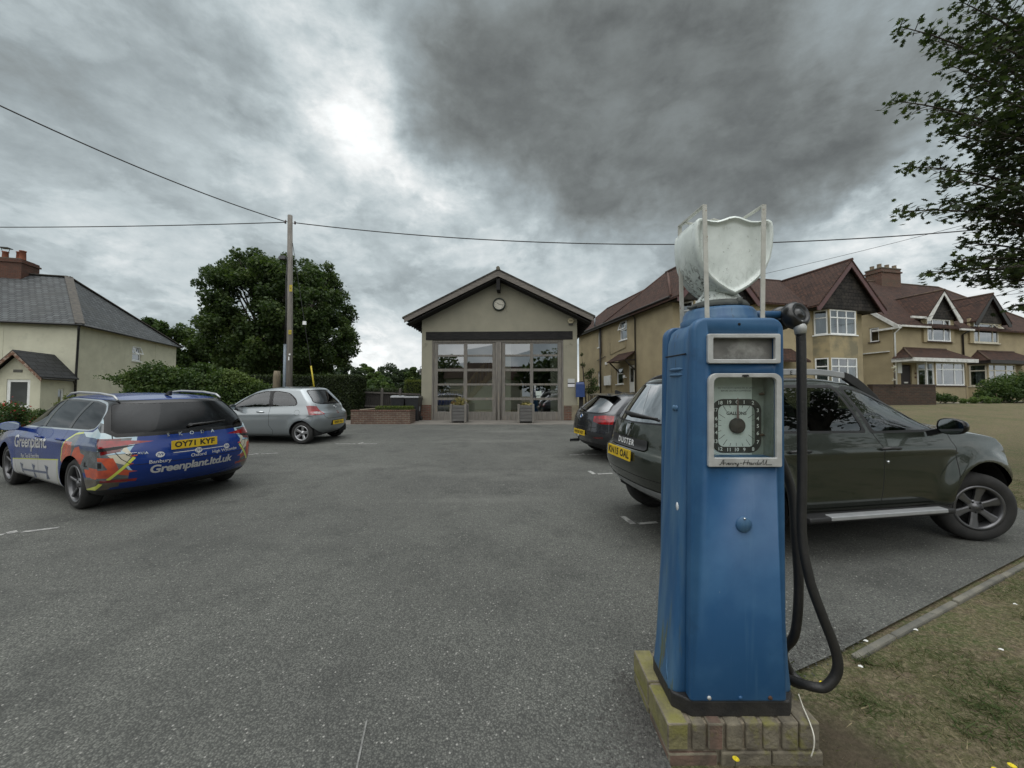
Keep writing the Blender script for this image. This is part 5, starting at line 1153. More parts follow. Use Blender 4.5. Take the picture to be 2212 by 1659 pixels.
# ---- dark hatchback behind the SUV
def black_hatch():
    sp = dict(L=4.32, W=1.765, H=1.24, wbase=2.69, track=1.53, wr=.315, tw=.205, rimr=.22, arch=.352, wb=.52, flr=.03, flf=.02, crown=.045,
        rear=[(0, -2.0), (.08, -2.10), (.20, -2.19), (.32, -2.17), (.42, -2.15), (.52, -2.10), (.66, -2.0), (.84, -1.82), (1., -1.62)],
        front=[(0, 1.95), (.15, 2.10), (.35, 2.13), (.52, 2.08), (1., 1.95)],
        bot=[(-2.3, .36), (-1.9, .24), (-1.5, .17), (1.7, .16), (2.2, .22)],
        belt=[(-2.3, .985), (-1.4, .985), (0, .94), (.9, .90), (1.6, .80), (2.2, .66)],
        top=[(-2.3, 1.30), (-1.8, 1.345), (-1.2, 1.40), (-.5, 1.421), (0, 1.40), (.5, 1.20), (.95, .96), (1.4, .92), (2., .78), (2.2, .70)],
        plan=[(-2.3, .92), (-1.5, .99), (-.3, 1.), (1., 1.), (1.6, .98), (2.2, .86)],
        side=[(0, .88), (.06, .94), (.3, .985), (.55, 1.), (.8, .985), (1., .925)],
        topw=[(-2.3, .53), (-1.5, .58), (-.3, .60), (.4, .63), (1.0, .68), (2.2, .58)], crease=(.86, .80, .012), bulr=.28, bulf=.45, pr=2.6)
    c = Car(sp); root = place_car('hatchback_car', 3.59, 8.97, 15, 'dark grey hatchback seen from behind between the station corner and the green SUV')
    bl = paint('dark_grey_metallic', (.035, .037, .042), rough=.22, metal=.5)
    gl = roundpoly([(-.50, 1.305), (.50, 1.305), (.62, 1.10), (.66, 1.04), (.55, 1.005), (-.55, 1.005), (-.66, 1.04), (-.62, 1.10)], .06)
    c.cut('rear_window_surround', m_gloss, offpoly(gl, .03), 'x', sgns=(-1,), lim=1.2, nmin=.02); c.cut('rear_window', glassmat('glossy_rear_glass', (.12, .13, .13), base=.2), gl, 'x', sgns=(-1,), lim=1.2, inset=.003, nmin=.02)
    wn = roundpoly([(.80, .95), (-1.30, 1.0), (-1.45, 1.08), (-1.25, 1.22), (-.9, 1.32), (-.3, 1.345), (.1, 1.28)], .06); c.cut('side_window', m_glassdark, wn, 'y', lim=.35, inset=.003, nmin=.05)
    c.cut('windscreen', m_glasscar, [(.88, -.60), (.88, .60), (.12, .54), (.12, -.54)], 'z', sgns=(1,), lim=.9, inset=.003)
    gapline(c, [(.66, .99), (.64, .80), (.56, .70), (-.56, .70), (-.64, .80), (-.66, .99)], .008, 'x', sgns=(-1,), lim=1.5)
    for s_ in (1, -1):
        c.cut('taillight', m_redl, [(s_ * .44, .93), (s_ * .60, .955), (s_ * .92, .965), (s_ * .92, .79), (s_ * .62, .78), (s_ * .46, .82)], 'x', sgns=(-1,), lim=1.5, nmin=.42)
        c.cut('taillight', m_redd, strip([(s_ * .46, .875), (s_ * .90, .885)], .018), 'x', sgns=(-1,), lim=1.5, nmin=.42); c.cut('taillight', m_redd, strip([(s_ * .60, .95), (s_ * .63, .785)], .012), 'x', sgns=(-1,), lim=1.5, nmin=.42)
        c.cut('reflector', m_redd, [(s_ * .46, .50), (s_ * .70, .52), (s_ * .70, .485), (s_ * .47, .465)], 'x', sgns=(-1,), lim=1.5, nmin=.1)
    c.cut('taillight', m_redl, [(-1.80, .95), (-2.3, .97), (-2.3, .79), (-1.88, .80)], 'y', lim=.4, nmin=.6)
    c.cut('diffuser', m_trim, [(-.78, .36), (.78, .36), (.9, .2), (-.9, .2)], 'x', sgns=(-1,), lim=1.5, nmin=-.6)
    arches(c); c.liner(root); c.interior(root, zs=.92)
    numberplate(c, root, Vector((c.onrear(0, .56).x - .006, 0, .56)), 'HN18 NGY')
    wiper(c, root, .0, 1.03, .34, 1.06)
    mb = MB(); n = 20; cc = c.onrear(0, .91, .004); mb.add([c.onrear(.038 * math.cos(2 * math.pi * i / n), .905 + .038 * math.sin(2 * math.pi * i / n), .008) for i in range(n)], [tuple(range(n))]); mb.tube([c.onrear(.04 * math.cos(2 * math.pi * i / n), .905 + .04 * math.sin(2 * math.pi * i / n), .009) for i in range(n + 1)], .005, 6, 1, cap=False)
    mb.build('badge', [pbr('badge_blue', (.05, .12, .3), rough=.2), m_chrome], root, recalc=False)
    mb = MB(); mb.tube([(-1.95, .55, .30), (-2.16, .55, .30)], .035, 14, cap=False); mb.build('exhaust', m_chrome, root)
    mb = MB(); mb.prism([(-1.70, 1.338), (-1.50, 1.372), (-1.50, 1.388), (-1.71, 1.352)], -.54, .54); mb.build('roof_spoiler', bl, root, bevel=.01)
    mb = MB(); mb.prism([(-1.32, 1.385), (-1.12, 1.395), (-1.28, 1.46), (-1.32, 1.46)], -.018, .018); mb.build('aerial_fin', m_trim, root, bevel=.006)
    mirror(root, (.66, .91, 1.0), 1, bl, w=.2, h=.14); mirror(root, (.66, -.91, 1.0), -1, bl, w=.2, h=.14)
    c.finish(root, bl); c.wheels(root, (10, 'thin'), 0, m_rim); return root
# ---- green-grey SUV
def green_suv():
    sp = dict(L=4.315, W=1.822, H=1.35, wbase=2.673, track=1.57, wr=.345, tw=.215, rimr=.218, arch=.405, wb=.5, flr=.055, flf=.055, crown=.055,
        rear=[(0, -1.95), (.08, -2.08), (.20, -2.155), (.31, -2.15), (.345, -2.09), (.42, -2.075), (.5, -2.05), (.62, -1.99), (.8, -1.87), (1., -1.72)],
        front=[(0, 1.95), (.15, 2.12), (.35, 2.16), (.5, 2.10), (1., 1.98)],
        bot=[(-2.2, .50), (-1.95, .36), (-1.6, .27), (-1., .25), (1.2, .25), (1.7, .28), (2.2, .36)],
        belt=[(-2.2, 1.07), (-1.2, 1.05), (0, 1.035), (.9, 1.02), (1.5, .98), (1.9, .90), (2.2, .82)],
        top=[(-2.2, 1.54), (-1.7, 1.585), (-1.0, 1.622), (-.4, 1.625), (0, 1.59), (.4, 1.42), (1.0, 1.12), (1.3, 1.10), (1.7, 1.03), (2.0, .93), (2.2, .86)],
        plan=[(-2.2, .93), (-1.5, .985), (-.5, 1.), (1., 1.), (1.6, .985), (2.2, .90)],
        side=[(0, .86), (.08, .90), (.2, .945), (.4, .955), (.6, .955), (.8, .945), (1., .90)],
        topw=[(-2.2, .54), (-1.5, .60), (-.3, .62), (.4, .65), (1.0, .72), (1.6, .70), (2.2, .60)], crease=(.885, .885, .014), bulr=.26, bulf=.42, pr=2.8)
    c = Car(sp); root = place_car('suv_car', 3.295, 4.53, 10, 'dark green grey SUV with silver roof rails and side step behind the petrol pump')
    gr = paint('green_grey_paint', (.032, .038, .030), rough=.24, metal=.45)
    wn = [(1.00, 1.065), (-1.0, 1.095), (-1.62, 1.12), (-1.66, 1.20), (-1.45, 1.42), (-1.2, 1.52), (-.3, 1.535), (.05, 1.49), (.40, 1.36)]
    c.cut('side_window', m_glasscar, roundpoly([(.86, 1.072), (.40, 1.315), (.16, 1.42), (-.02, 1.475), (-.10, 1.47), (.08, 1.068)], .035), 'y', lim=.4, inset=.003, nmin=.05)
    c.cut('side_window', m_glasscar, roundpoly([(-.04, 1.075), (-.22, 1.49), (-.95, 1.49), (-.98, 1.09)], .05), 'y', lim=.4, inset=.003, nmin=.05)
    c.cut('side_window', m_glassdark, roundpoly([(-1.09, 1.10), (-1.07, 1.47), (-1.30, 1.45), (-1.60, 1.22), (-1.62, 1.14)], .04), 'y', lim=.4, inset=.003, nmin=.05)
    for P in ([(.98, 1.055), (.40, 1.36), (.16, 1.465), (-.05, 1.515), (-.14, 1.505), (.05, 1.05)], [(0.0, 1.055), (-.20, 1.525), (-1.0, 1.525), (-1.03, 1.07)]):
        pass
    P1 = roundpoly([(1.00, 1.052), (.42, 1.35), (.16, 1.46), (-.03, 1.512), (-.145, 1.50), (.04, 1.05)], .03); P2 = roundpoly([(0.0, 1.055), (-.20, 1.523), (-1.0, 1.523), (-1.03, 1.07)], .04)
    for P in (P1, P2): c.cut('window_seal', m_trim, P, 'y', lim=.4, nmin=.05)
    c.cut('side_window', m_glasscar, roundpoly([(.86, 1.075), (.40, 1.315), (.16, 1.425), (-.02, 1.480), (-.10, 1.472), (.08, 1.072)], .035), 'y', lim=.4, inset=.004, nmin=.05)
    c.cut('side_window', m_glasscar, roundpoly([(-.04, 1.078), (-.22, 1.492), (-.95, 1.492), (-.98, 1.092)], .05), 'y', lim=.4, inset=.004, nmin=.05)
    gl = roundpoly([(-.56, 1.535), (.56, 1.535), (.66, 1.32), (.70, 1.20), (.55, 1.145), (0, 1.13), (-.55, 1.145), (-.70, 1.20), (-.66, 1.32)], .08)
    c.cut('rear_window_surround', m_gloss, offpoly(gl, .018), 'x', sgns=(-1,), lim=1.2, nmin=.02); c.cut('rear_window', glassmat('sky_reflecting_rear_glass', (.25, .29, .28), base=.36), gl, 'x', sgns=(-1,), lim=1.2, inset=.003, nmin=.02)
    c.cut('windscreen', m_glasscar, [(.95, -.66), (.95, .66), (.02, .58), (.02, -.58)], 'z', sgns=(1,), lim=1.0, inset=.003)
    gapline(c, [(.06, 1.06), (.14, .92), (.13, .60), (.10, .30)], .008); gapline(c, [(.98, 1.03), (1.02, .90), (.98, .62), (.92, .34), (.10, .31), (-.86, .34)], .008); gapline(c, [(-1.03, 1.06), (-.98, .80), (-.88, .50), (-.86, .34)], .008)
    gapline(c, [(.72, 1.10), (.71, .85), (.66, .66), (.58, .60), (-.58, .60), (-.66, .66), (-.71, .85), (-.72, 1.10)], .008, 'x', sgns=(-1,), lim=1.5)
    c.cut('tailgate_trim', m_trim, roundpoly([(-.38, .965), (.38, .965), (.38, .86), (-.38, .86)], .03), 'x', sgns=(-1,), lim=1.5, inset=-.012)
    c.cut('skid_trim', m_silver, [(-.99, .53), (-.84, .505), (-.6, .49), (.6, .49), (.84, .505), (.99, .53), (.99, .45), (.80, .43), (.60, .40), (-.60, .40), (-.80, .43), (-.99, .45)], 'x', sgns=(-1,), lim=1.2, inset=-.006, nmin=.05)
    c.cut('skid_trim', m_silver, [(-2.3, .53), (-1.80, .52), (-1.78, .45), (-2.3, .45)], 'y', lim=.5, nmin=.3, inset=-.006)
    c.cut('bumper_base', m_trim, [(-1, .37), (-.60, .37), (.60, .37), (1, .37), (1, .2), (-1, .2)], 'x', sgns=(-1,), lim=1.4, nmin=-.7)
    for s_ in (1, -1): c.cut('taillight', m_redl, [(s_ * .74, 1.14), (s_ * .96, 1.14), (s_ * .97, .74), (s_ * .80, .70), (s_ * .76, .80)], 'x', sgns=(-1,), lim=1.5, nmin=.5)
    arches(c); c.liner(root); c.interior(root, zf=.5, dash=.9, zs=1.05, rows=((.22, 2), (-.68, 2)))
    # attachments
    mb = MB(); letters(mb, 'DUSTER', .082, (-3, .0, .915), (0, -1, 0), (0, 0, 1), fn=lambda p: c.onrear(p.y, p.z, .016), bold=.035, spacing=1.25); mb.build('badge_lettering', pbr('bright_letters', (.62, .63, .64), rough=.45), root, recalc=False, uv=False)
    sh = [(-.062, .06), (.062, .06), (.052, -.01), (.02, -.085), (-.02, -.085), (-.052, -.01)]; shi = [(-.03, .035), (.03, .035), (.022, -.01), (.0, -.03), (-.022, -.01)]
    mb = MB(); mb.add([c.onrear(a, 1.055 + b, .004) for a, b in sh] + [c.onrear(a, 1.055 + b, .014) for a, b in offpoly(sh, -.008)], [(i, (i + 1) % 6, (i + 1) % 6 + 6, i + 6) for i in range(6)] + [tuple(range(6, 12))]); mb.add([c.onrear(a, 1.06 + b, .0155) for a, b in shi], [tuple(range(5))], 1); mb.build('badge', [m_chrome, m_silver], root, recalc=False)
    numberplate(c, root, Vector((c.onrear(0, .82).x - .010, .02, .795)), 'KN15 OAL', tilt=R(4), size=.098)
    wiper(c, root, .14, 1.195, -.40, 1.175, .015)
    for s_ in (1, -1):
        mb = MB(); yy = .575; zr = lambda x: c.ontop(x, s_ * yy).z
        X_ = np.linspace(-1.15, .02, 8); lo = [(x, zr(x) + .045) for x in X_]; hi = [(x, zr(x) + .108) for x in X_]
        mb.prism(hi + lo[::-1], s_ * yy - .018, s_ * yy + .018); ra = mb.build('roof_rail', m_silver, root, bevel=.008)
        for (x0, x1, k_) in ((.02, .50, 1), (-1.15, -1.58, -1)):
            mb = MB()
            P_ = [(x0 + (x1 - x0) * t, zr(x0 + (x1 - x0) * t) + .108 * (1 - t ** 2.2) + .004) for t in np.linspace(0, 1, 7)]
            mb.prism(P_ + [(x1, zr(x1) - .02), (x0 + (x1 - x0) * .55, zr(x0 + (x1 - x0) * .55) - .01), (x0, zr(x0) + .035)], s_ * yy - .02, s_ * yy + .02)
            mb.build('rail_end', m_trim, ra, bevel=.006)
        mb = MB(); letters(mb, 'DUSTER', .056, (-.79, s_ * (yy + .0195), zr(-.79) + .070), (-s_, 0, 0), (0, 0, 1), bold=.02, spacing=3.7); mb.build('rail_lettering', m_ink, ra, recalc=False, uv=False)
        mb = MB()       # side step
        mb.prism([(s_ * .86, .335), (s_ * .995, .335), (s_ * 1.0, .30), (s_ * .96, .27), (s_ * .86, .28)], -.84, .80, 'x'); st = mb.build('side_step', m_trim, root, bevel=.01)
        mb = MB(); mb.prism([(s_ * .93, .345), (s_ * 1.003, .338), (s_ * 1.006, .305), (s_ * .985, .295)], -.62, .70, 'x'); mb.build('step_trim', m_silver, st, bevel=.006)
        handle(c, root, .20, .90, s_, m_trim, .2); handle(c, root, -.82, .90, s_, m_trim, .2)
        mirror(root, (.66, s_ * .93, 1.13), s_, m_gloss, w=.215, h=.155, d=.12)
        mb = MB(); mb.lathe([(.013, 0), (.013, .01), (.0, .012)], Matrix.Translation(c.onside(.18, .78, s_)) @ Matrix.Rotation(R(-90 * s_), 4, 'X'), 12); mb.build('door_lock', m_chrome, root)
    c.finish(root, gr)
    for ch in root.children: ch.location.z += .07      # ride height
    c.wheels(root, (6, 'wide'), R(-20), m_rimd); return root
CARS = [blue_estate(), silver_hatch(), black_hatch(), green_suv()]
# ------------------------------------------------------------------ the petrol pump
def bool_cut(o, cutters):
    objs = []
    for c in cutters:
        co = c.build('cutter', m_gap, uv=False); objs.append(co)
        md = o.modifiers.new('b', 'BOOLEAN'); md.object = co; md.operation = 'DIFFERENCE'; md.solver = 'EXACT'
        co.parent = o.parent
    bpy.context.view_layer.update(); dg = bpy.context.evaluated_depsgraph_get(); me = bpy.data.meshes.new_from_object(o.evaluated_get(dg)); o.modifiers.clear(); o.data = me
    for co in objs: bpy.data.objects.remove(co)
    return o
def ring_prism(mb, outer, inner, y0, y1, mi=0):
    n = len(outer); v = [(p[0], y, p[1]) for y in (y0, y1) for P in (outer, inner) for p in P]
    f = []
    for i in range(n):
        j = (i + 1) % n
        f += [(i, j, n + j, n + i), (2 * n + j, 2 * n + i, 3 * n + i, 3 * n + j), (i, 2 * n + i, 2 * n + j, j), (n + i, n + j, 3 * n + j, 3 * n + i)]
    mb.add(v, f, mi)
def rrect(x0, x1, z0, z1, rt, rb, k=5):
    P = []
    for (cx, cz, r, a0) in ((x1 - rt, z1 - rt, rt, 0), (x0 + rt, z1 - rt, rt, 90), (x0 + rb, z0 + rb, rb, 180), (x1 - rb, z0 + rb, rb, 270)):
        for i in range(k + 1): a = R(a0 + 90 * i / k); P.append((cx + r * math.cos(a), cz + r * math.sin(a)))
    return P
m_pump = bpy.data.materials.new('pump_blue_paint'); m_pump.use_nodes = True
T = NT(m_pump.node_tree); b = T.n['Principled BSDF']; b.inputs['Specular IOR Level'].default_value = .45
v = T.new('ShaderNodeTexCoord').outputs['Object']
c = T.mix(T.maprange(T.noise(v, 2.6, 5, .6), .42, .70), (.017, .074, .175), (.038, .118, .232))
c = T.mix(T.maprange(T.noise(v, 3.4, 6, .65), .62, .80), c, (.011, .042, .098))
c = T.mix(T.maprange(T.noise(T.vmath('MULTIPLY', v, (26, 26, 1.4)), 1.2, 4, .6), .60, .75, 0, .35), c, (.055, .135, .235))
c = T.mix(T.maprange(T.noise(T.vmath('MULTIPLY', v, (1, 1, .22)), 62, 2, .5), .765, .785), c, (.26, .33, .36))
c = T.mix(T.maprange(T.noise(v, 75, 3, .6), .735, .75, 0, .9), c, (.012, .022, .035))
T.put(b.inputs['Base Color'], c); T.put(b.inputs['Roughness'], T.maprange(T.noise(v, 5, 5, .6), .3, .7, .34, .55))
bn = T.new('ShaderNodeBump'); bn.inputs['Strength'].default_value = .15; bn.inputs['Distance'].default_value = .006; T.put(bn.inputs['Height'], T.math('ADD', T.noise(v, 7, 3), T.math('MULTIPLY', T.noise(v, 60, 3), .15))); T.l.new(bn.outputs[0], b.inputs['Normal'])
# chalky weathered blue with rust and algae runs on the flanks
m_flank = bpy.data.materials.new('pump_weathered_blue'); m_flank.use_nodes = True
T = NT(m_flank.node_tree); b = T.n['Principled BSDF']; b.inputs['Roughness'].default_value = .5
v = T.new('ShaderNodeTexCoord').outputs['Object']; st = T.vmath('MULTIPLY', v, (9, 9, 1.1))
c = T.mix(T.maprange(T.noise(st, 1.6, 6, .6), .40, .62), (.022, .085, .190), (.058, .132, .225))
sp = T.new('ShaderNodeSeparateXYZ'); T.put(sp.inputs[0], v)
c = T.mix(T.math('MULTIPLY', T.maprange(T.noise(st, 3.1, 5, .6), .57, .66), T.maprange(sp.outputs[2], .95, .25)), c, (.09, .10, .035))
c = T.mix(T.math('MULTIPLY', T.maprange(T.noise(T.vmath('MULTIPLY', v, (16, 16, 2.2)), 1.9, 5, .7), .60, .66), T.maprange(sp.outputs[2], 1.2, 1.5)), c, (.018, .030, .045))
c = T.mix(T.math('MULTIPLY', T.maprange(T.noise(T.vmath('MULTIPLY', v, (30, 30, 2.)), 1.3, 4, .6), .66, .70), T.maprange(sp.outputs[2], .75, .45)), c, (.09, .035, .018))
T.put(b.inputs['Base Color'], c); bn = T.new('ShaderNodeBump'); bn.inputs['Strength'].default_value = .2; bn.inputs['Distance'].default_value = .004; T.put(bn.inputs['Height'], T.noise(st, 4, 5)); T.l.new(bn.outputs[0], b.inputs['Normal'])
m_alu = pbr('dull_aluminium', (.50, .51, .50), (.38, .385, .375), scale=14, rough=.45, metal=.25, bump=.1, bscale=120)
PUMP = empty('petrol_pump', site(.985, 1.835, 0), 0, 'tall vintage blue petrol pump with gallons dial and white shield shaped glass top', 'petrol pump'); PUMP.rotation_euler = (PITCH, 0, 0)
fo = [(-.280, .20), (-.266, .32), (-.243, .70), (-.227, 1.1), (-.214, 1.5), (-.208, 1.72), (-.203, 1.80), (-.186, 1.85), (-.150, 1.885)]
fo = fo + [(-x, z) for x, z in reversed(fo)]
mb = MB(); mb.prism(fo, -.118, .118); fl = mb.build('flank', m_flank, PUMP, bevel=.036, bseg=5, smooth_angle=R(40))
holes = [MB().box(-.123, .148, -.3, -.098, 1.282, 1.631), MB().box(-.132, .150, -.3, -.150, 1.697, 1.806)]
bool_cut(fl, [holes[0]])
def pout(w0, w1, z0, z1, r):
    P = [(-w0, z0), (-w1 - .001, z1 - .10)] + [(-w1 + r - r * math.cos(R(90 * i / 5)), z1 - r + r * math.sin(R(90 * i / 5))) for i in range(6)]
    return P + [(-x - .012, z) for x, z in reversed(P)]
for sgn in (-1, 1):
    mb = MB(); mb.prism([(x, z) for x, z in pout(.217, .203, .225, 1.888, .055)], sgn * .119, sgn * .176); o = mb.build('door_panel', m_pump, PUMP, bevel=.015, bseg=4, smooth_angle=R(40))
    if sgn < 0: bool_cut(o, holes); front = o
# base
mb = MB(); mb.prism([(-.272, -.112), (-.272, .112), (-.225, .160), (.225, .160), (.268, .112), (.268, -.112), (.222, -.166), (-.205, -.166)], .155, .224, 'z'); mb.build('base', pbr('black_base_paint', (.014, .014, .015), (.03, .028, .026), scale=12, rough=.6, bump=.4), PUMP, bevel=.006)
# flank details (left and right)
for s_ in (-1, 1):
    mb = MB()
    for z in (1.668, 1.642): mb.tube([(s_ * .2085, y, z) for y in np.linspace(-.085, .06, 7)], [.003, .008, .009, .009, .009, .008, .003], 8)
    mb.tube([(s_ * .2068, y, 1.735) for y in np.linspace(-.11, .11, 5)], .0035, 6, 1, cap=False); mb.build('louvre', [m_flank, m_gap], PUMP)
    for y in (-.035, -.008):
        mb = MB(); mb.lathe([(.014, 0), (.014, .004), (.009, .009), (0, .010)], Matrix.Translation((s_ * .2135, y, 1.487)) @ Matrix.Rotation(R(90 * s_), 4, 'Y'), 14); mb.build('bolt', m_flank, PUMP)
    for k in (0, 1):    # pressed ribs near the foot
        mb = MB(); mb.tube([(s_ * (.258 + .012 * i / 6 + (.004 if i > 3 else 0)), -.02 - .014 * k - .055 * i / 6, .40 - .03 * k - .15 * i / 6) for i in range(7)], .0045, 6); mb.build('pressed_rib', m_flank, PUMP)
mb = MB(); mb.lathe([(.013, 0), (.012, .002), (0, .002)], Matrix.Translation((-.2285, -.075, 1.04)) @ Matrix.Rotation(R(-90), 4, 'Y') @ Matrix.Scale(1.5, 4, (1, 0, 0)), 16); mb.build('white_blob', pbr('white_spot', (.62, .64, .66), rough=.6), PUMP)
# blind display at the top
PX = -.176
mb = MB(); ring_prism(mb, rrect(-.147, .164, 1.688, 1.815, .008, .008), rrect(-.124, .141, 1.706, 1.797, .004, .004), PX - .016, PX + .001); df = mb.build('display_frame', m_alu, front, bevel=.003)
mb = MB(); mb.box(-.131, .149, -.158, -.151, 1.698, 1.805); mb.build('display_panel', pbr('grubby_blind', (.22, .215, .20), (.12, .118, .11), scale=9, rough=.35, third=(.32, .32, .30), tscale=11, tlo=.5, thi=.68, bump=.05), df)
# dial window
mb = MB(); ring_prism(mb, rrect(-.145, .170, 1.245, 1.646, .035, .006), rrect(-.121, .147, 1.284, 1.628, .024, .003), PX - .016, PX + .001); wf = mb.build('dial_frame', m_alu, front, bevel=.003)
mb = MB(); mb.prism(rrect(-.122, .148, 1.283, 1.629, .024, .003), PX - .004, PX - .002); mb.build('dial_glass', glassmat('dial_glass_mat', (.97, .99, .98), base=.025, clear=1.), wf, recalc=False)
m_dialp = pbr('dial_plate_white', (.60, .66, .64), (.48, .54, .52), scale=9, rough=.7, third=(.15, .13, .10), tscale=16, tlo=.72, thi=.8)
mb = MB(); mb.box(-.1225, .094, -.104, -.100, 1.2825, 1.6305); dp = mb.build('dial_plate', m_dialp, front)
mb = MB(); mb.box(.0945, .1475, -.104, -.098, 1.2825, 1.6305); mb.box(.1465, .1479, -.171, -.1045, 1.2825, 1.6305); mb.box(-.122, .146, -.171, -.1045, 1.6295, 1.6309); mb.build('housing_wall', pbr('mouldy_housing', (.22, .26, .235), (.10, .125, .105), scale=7, rough=.9, third=(.22, .24, .22), tscale=18, tlo=.55, thi=.7), front)
DC = (.025, 1.413)
U = .000515
dx = lambda x: DC[0] + (x - 780) * U * 1.0
dz = lambda y: DC[1] - (y - 1160) * U
mb = MB(); ring_prism(mb, rrect(dx(562), dx(994), dz(1397), dz(928), .052, .052, 8), rrect(dx(618), dx(940), dz(1345), dz(982), .028, .028, 8), -.1062, -.1042); m_dblack = pbr('dial_black', (.02, .021, .021), (.04, .04, .04), scale=30, rough=.6)
mb.build('dial_ring', m_dblack, dp)
wh = pbr('dial_numeral_white', (.72, .75, .73), rough=.7)
mb = MB(); nums = {0: (780, 957), 1: (843, 957), 2: (920, 962), 3: (963, 1028), 4: (963, 1100), 5: (963, 1165), 6: (963, 1228), 7: (963, 1304), 8: (922, 1366), 9: (845, 1370), 10: (777, 1370), 11: (711, 1370), 12: (634, 1364), 13: (592, 1298), 14: (590, 1222), 15: (590, 1160), 16: (590, 1100), 17: (592, 1024), 18: (634, 962), 19: (711, 957)}
for k, (x, y) in nums.items(): letters(mb, str(k), .0225, (dx(x), -.1072, dz(y)), (1, 0, 0), (0, 0, 1), bold=.012)
mb.build('dial_numeral', wh, dp, recalc=False, uv=False)
mb = MB(); letters(mb, 'GALLONS', .0205, (dx(779), -.1052, dz(1054)), (1, 0, 0), (0, 0, 1), bold=.022)
letters(mb, 'SEE THAT BOTH HANDS ARE AT ZERO', .0095, (dx(776), -.1048, dz(832)), (1, 0, 0), (0, 0, 1)); letters(mb, 'BEFORE DELIVERY COMMENCES', .0095, (dx(776), -.1048, dz(857)), (1, 0, 0), (0, 0, 1))
for k, (x, y) in nums.items():
    dxx, dzz = x - 780, y - 1160; q = max(abs(dxx) / 161, abs(dzz) / 181); a = Vector((780 + dxx / q * .985, 1160 + dzz / q * .985)); ln = 26 if abs(dxx) < 90 or abs(dzz) < 90 else 62
    if k in (2, 18, 8, 12): a = Vector((780 + (118 if k in (2, 8) else -118), 1160 + (-172 if k in (2, 18) else 172)))
    if k in (3, 17, 7, 13): a = Vector((780 + (152 if k in (3, 7) else -152), 1160 + (-100 if k in (3, 17) else 118)))
    if k in (0,): continue
    d = (Vector((780, 1160)) - a).normalized(); e = a + d * ln; mb.bar((dx(a.x), -.1046, dz(a.y)), (dx(e.x), -.1046, dz(e.y)), .0016, .0008, up=(0, 1, 0))
mb.build('dial_lettering', m_dblack, dp, recalc=False, uv=False)
mb = MB(); mb.lathe([(.0345, 0), (.0345, .010), (.031, .013), (0, .014)], Matrix.Translation((DC[0], -.1045, DC[1])) @ Matrix.Rotation(R(90), 4, 'X'), 32); mb.build('dial_hub', pbr('hub_dark', (.035, .032, .03), (.06, .05, .045), scale=40, rough=.7, bump=.3), dp)
mb = MB(); mb.prism([(dx(780) - .0055, DC[1] + .03), (dx(780) + .0055, DC[1] + .03), (dx(780) + .0015, DC[1] + .125), (dx(780) - .0015, DC[1] + .125)], -.116, -.1145); mb.build('dial_hand', pbr('faded_red_hand', (.17, .12, .115), rough=.7), dp)
for (x, y) in ((995, 885), (995, 1242)):
    mb = MB(); mb.tube([(dx(x) - .012, -.108, dz(y)), (dx(x), -.112, dz(y) + .002), (dx(x) + .014, -.108, dz(y) - .001)], [.003, .007, .003], 8); mb.build('rusty_clip', pbr('rusty_clip_mat', (.06, .04, .03), rough=.9), dp)
# maker's script
STK = [[(0, 0), (10, 3), (34, 44), (40, 44), (36, 0)], [(14, 16), (58, 18), (62, 2), (76, 18)], [(76, 8), (88, 12), (86, 19), (78, 16), (78, 3), (88, 1), (98, 10)], [(98, 2), (100, 18), (112, 17), (112, 4)], [(112, 4), (122, 2), (126, 17), (138, 16), (138, 4)],
       [(138, 4), (146, 18), (148, 4), (160, 4), (164, 18), (160, -12), (150, -14), (158, 0), (172, 8)], [(180, 15), (196, 15)], [(206, 0), (222, 44)], [(240, 0), (252, 44)], [(206, 20), (262, 22), (262, 4)],
       [(282, 17), (268, 18), (264, 4), (276, 2), (284, 18), (282, 2), (294, 2)], [(294, 2), (298, 18), (310, 17)], [(330, 17), (316, 18), (312, 4), (326, 2), (340, 44)], [(326, 2), (340, 2)], [(340, 4), (344, 18), (358, 18), (358, 3), (344, 2), (340, 8)], [(358, 8), (384, 46), (378, 2), (392, 2), (412, 46), (404, 2), (455, 2)]]
mb = MB()
for s_ in STK:
    P = [((x - 227) * .000494 + .012, PX - .0172, 1.255 + y * .00048) for x, y in s_]
    mb.tube(P, .0011, 5)
mb.build('maker_script', m_ink, wf, uv=False)
mb = MB(); mb.prism([(-.004, 1.632), (.028, 1.632), (.024, 1.640), (0, 1.640)], PX - .0175, PX - .016); mb.prism([(.004, 1.629), (.020, 1.629), (.018, 1.6325), (.006, 1.6325)], PX - .0176, PX - .016); mb.build('frame_badge', m_ink, wf)
mb = MB(); mb.lathe([(.034, 0), (.034, .004), (.031, .008), (0, .010)], Matrix.Translation((.013, PX, .995)) @ Matrix.Rotation(R(90), 4, 'X'), 32); lc = mb.build('lock_cover', m_flank, front)
mb = MB(); mb.lathe([(.005, 0), (.004, .003), (0, .004)], Matrix.Translation((.013, PX - .009, 1.022)) @ Matrix.Rotation(R(90), 4, 'X'), 10); mb.build('cover_rivet', m_chrome, lc)
mb = MB(); mb.lathe([(.006, 0), (.006, .0015), (0, .0015)], Matrix.Translation((-.005, PX, 1.858)) @ Matrix.Rotation(R(90), 4, 'X'), 12); mb.build('screw_hole', m_gap, front)
for x, mt in ((-.135, m_alu), (.0, m_pump), (.128, pbr('rust', (.07, .035, .022), rough=.95))):
    mb = MB(); mb.lathe([(.009, 0), (.008, .005), (0, .006)], Matrix.Translation((x, PX, .247)) @ Matrix.Rotation(R(90), 4, 'X'), 10); mb.build('bolt', mt, front)
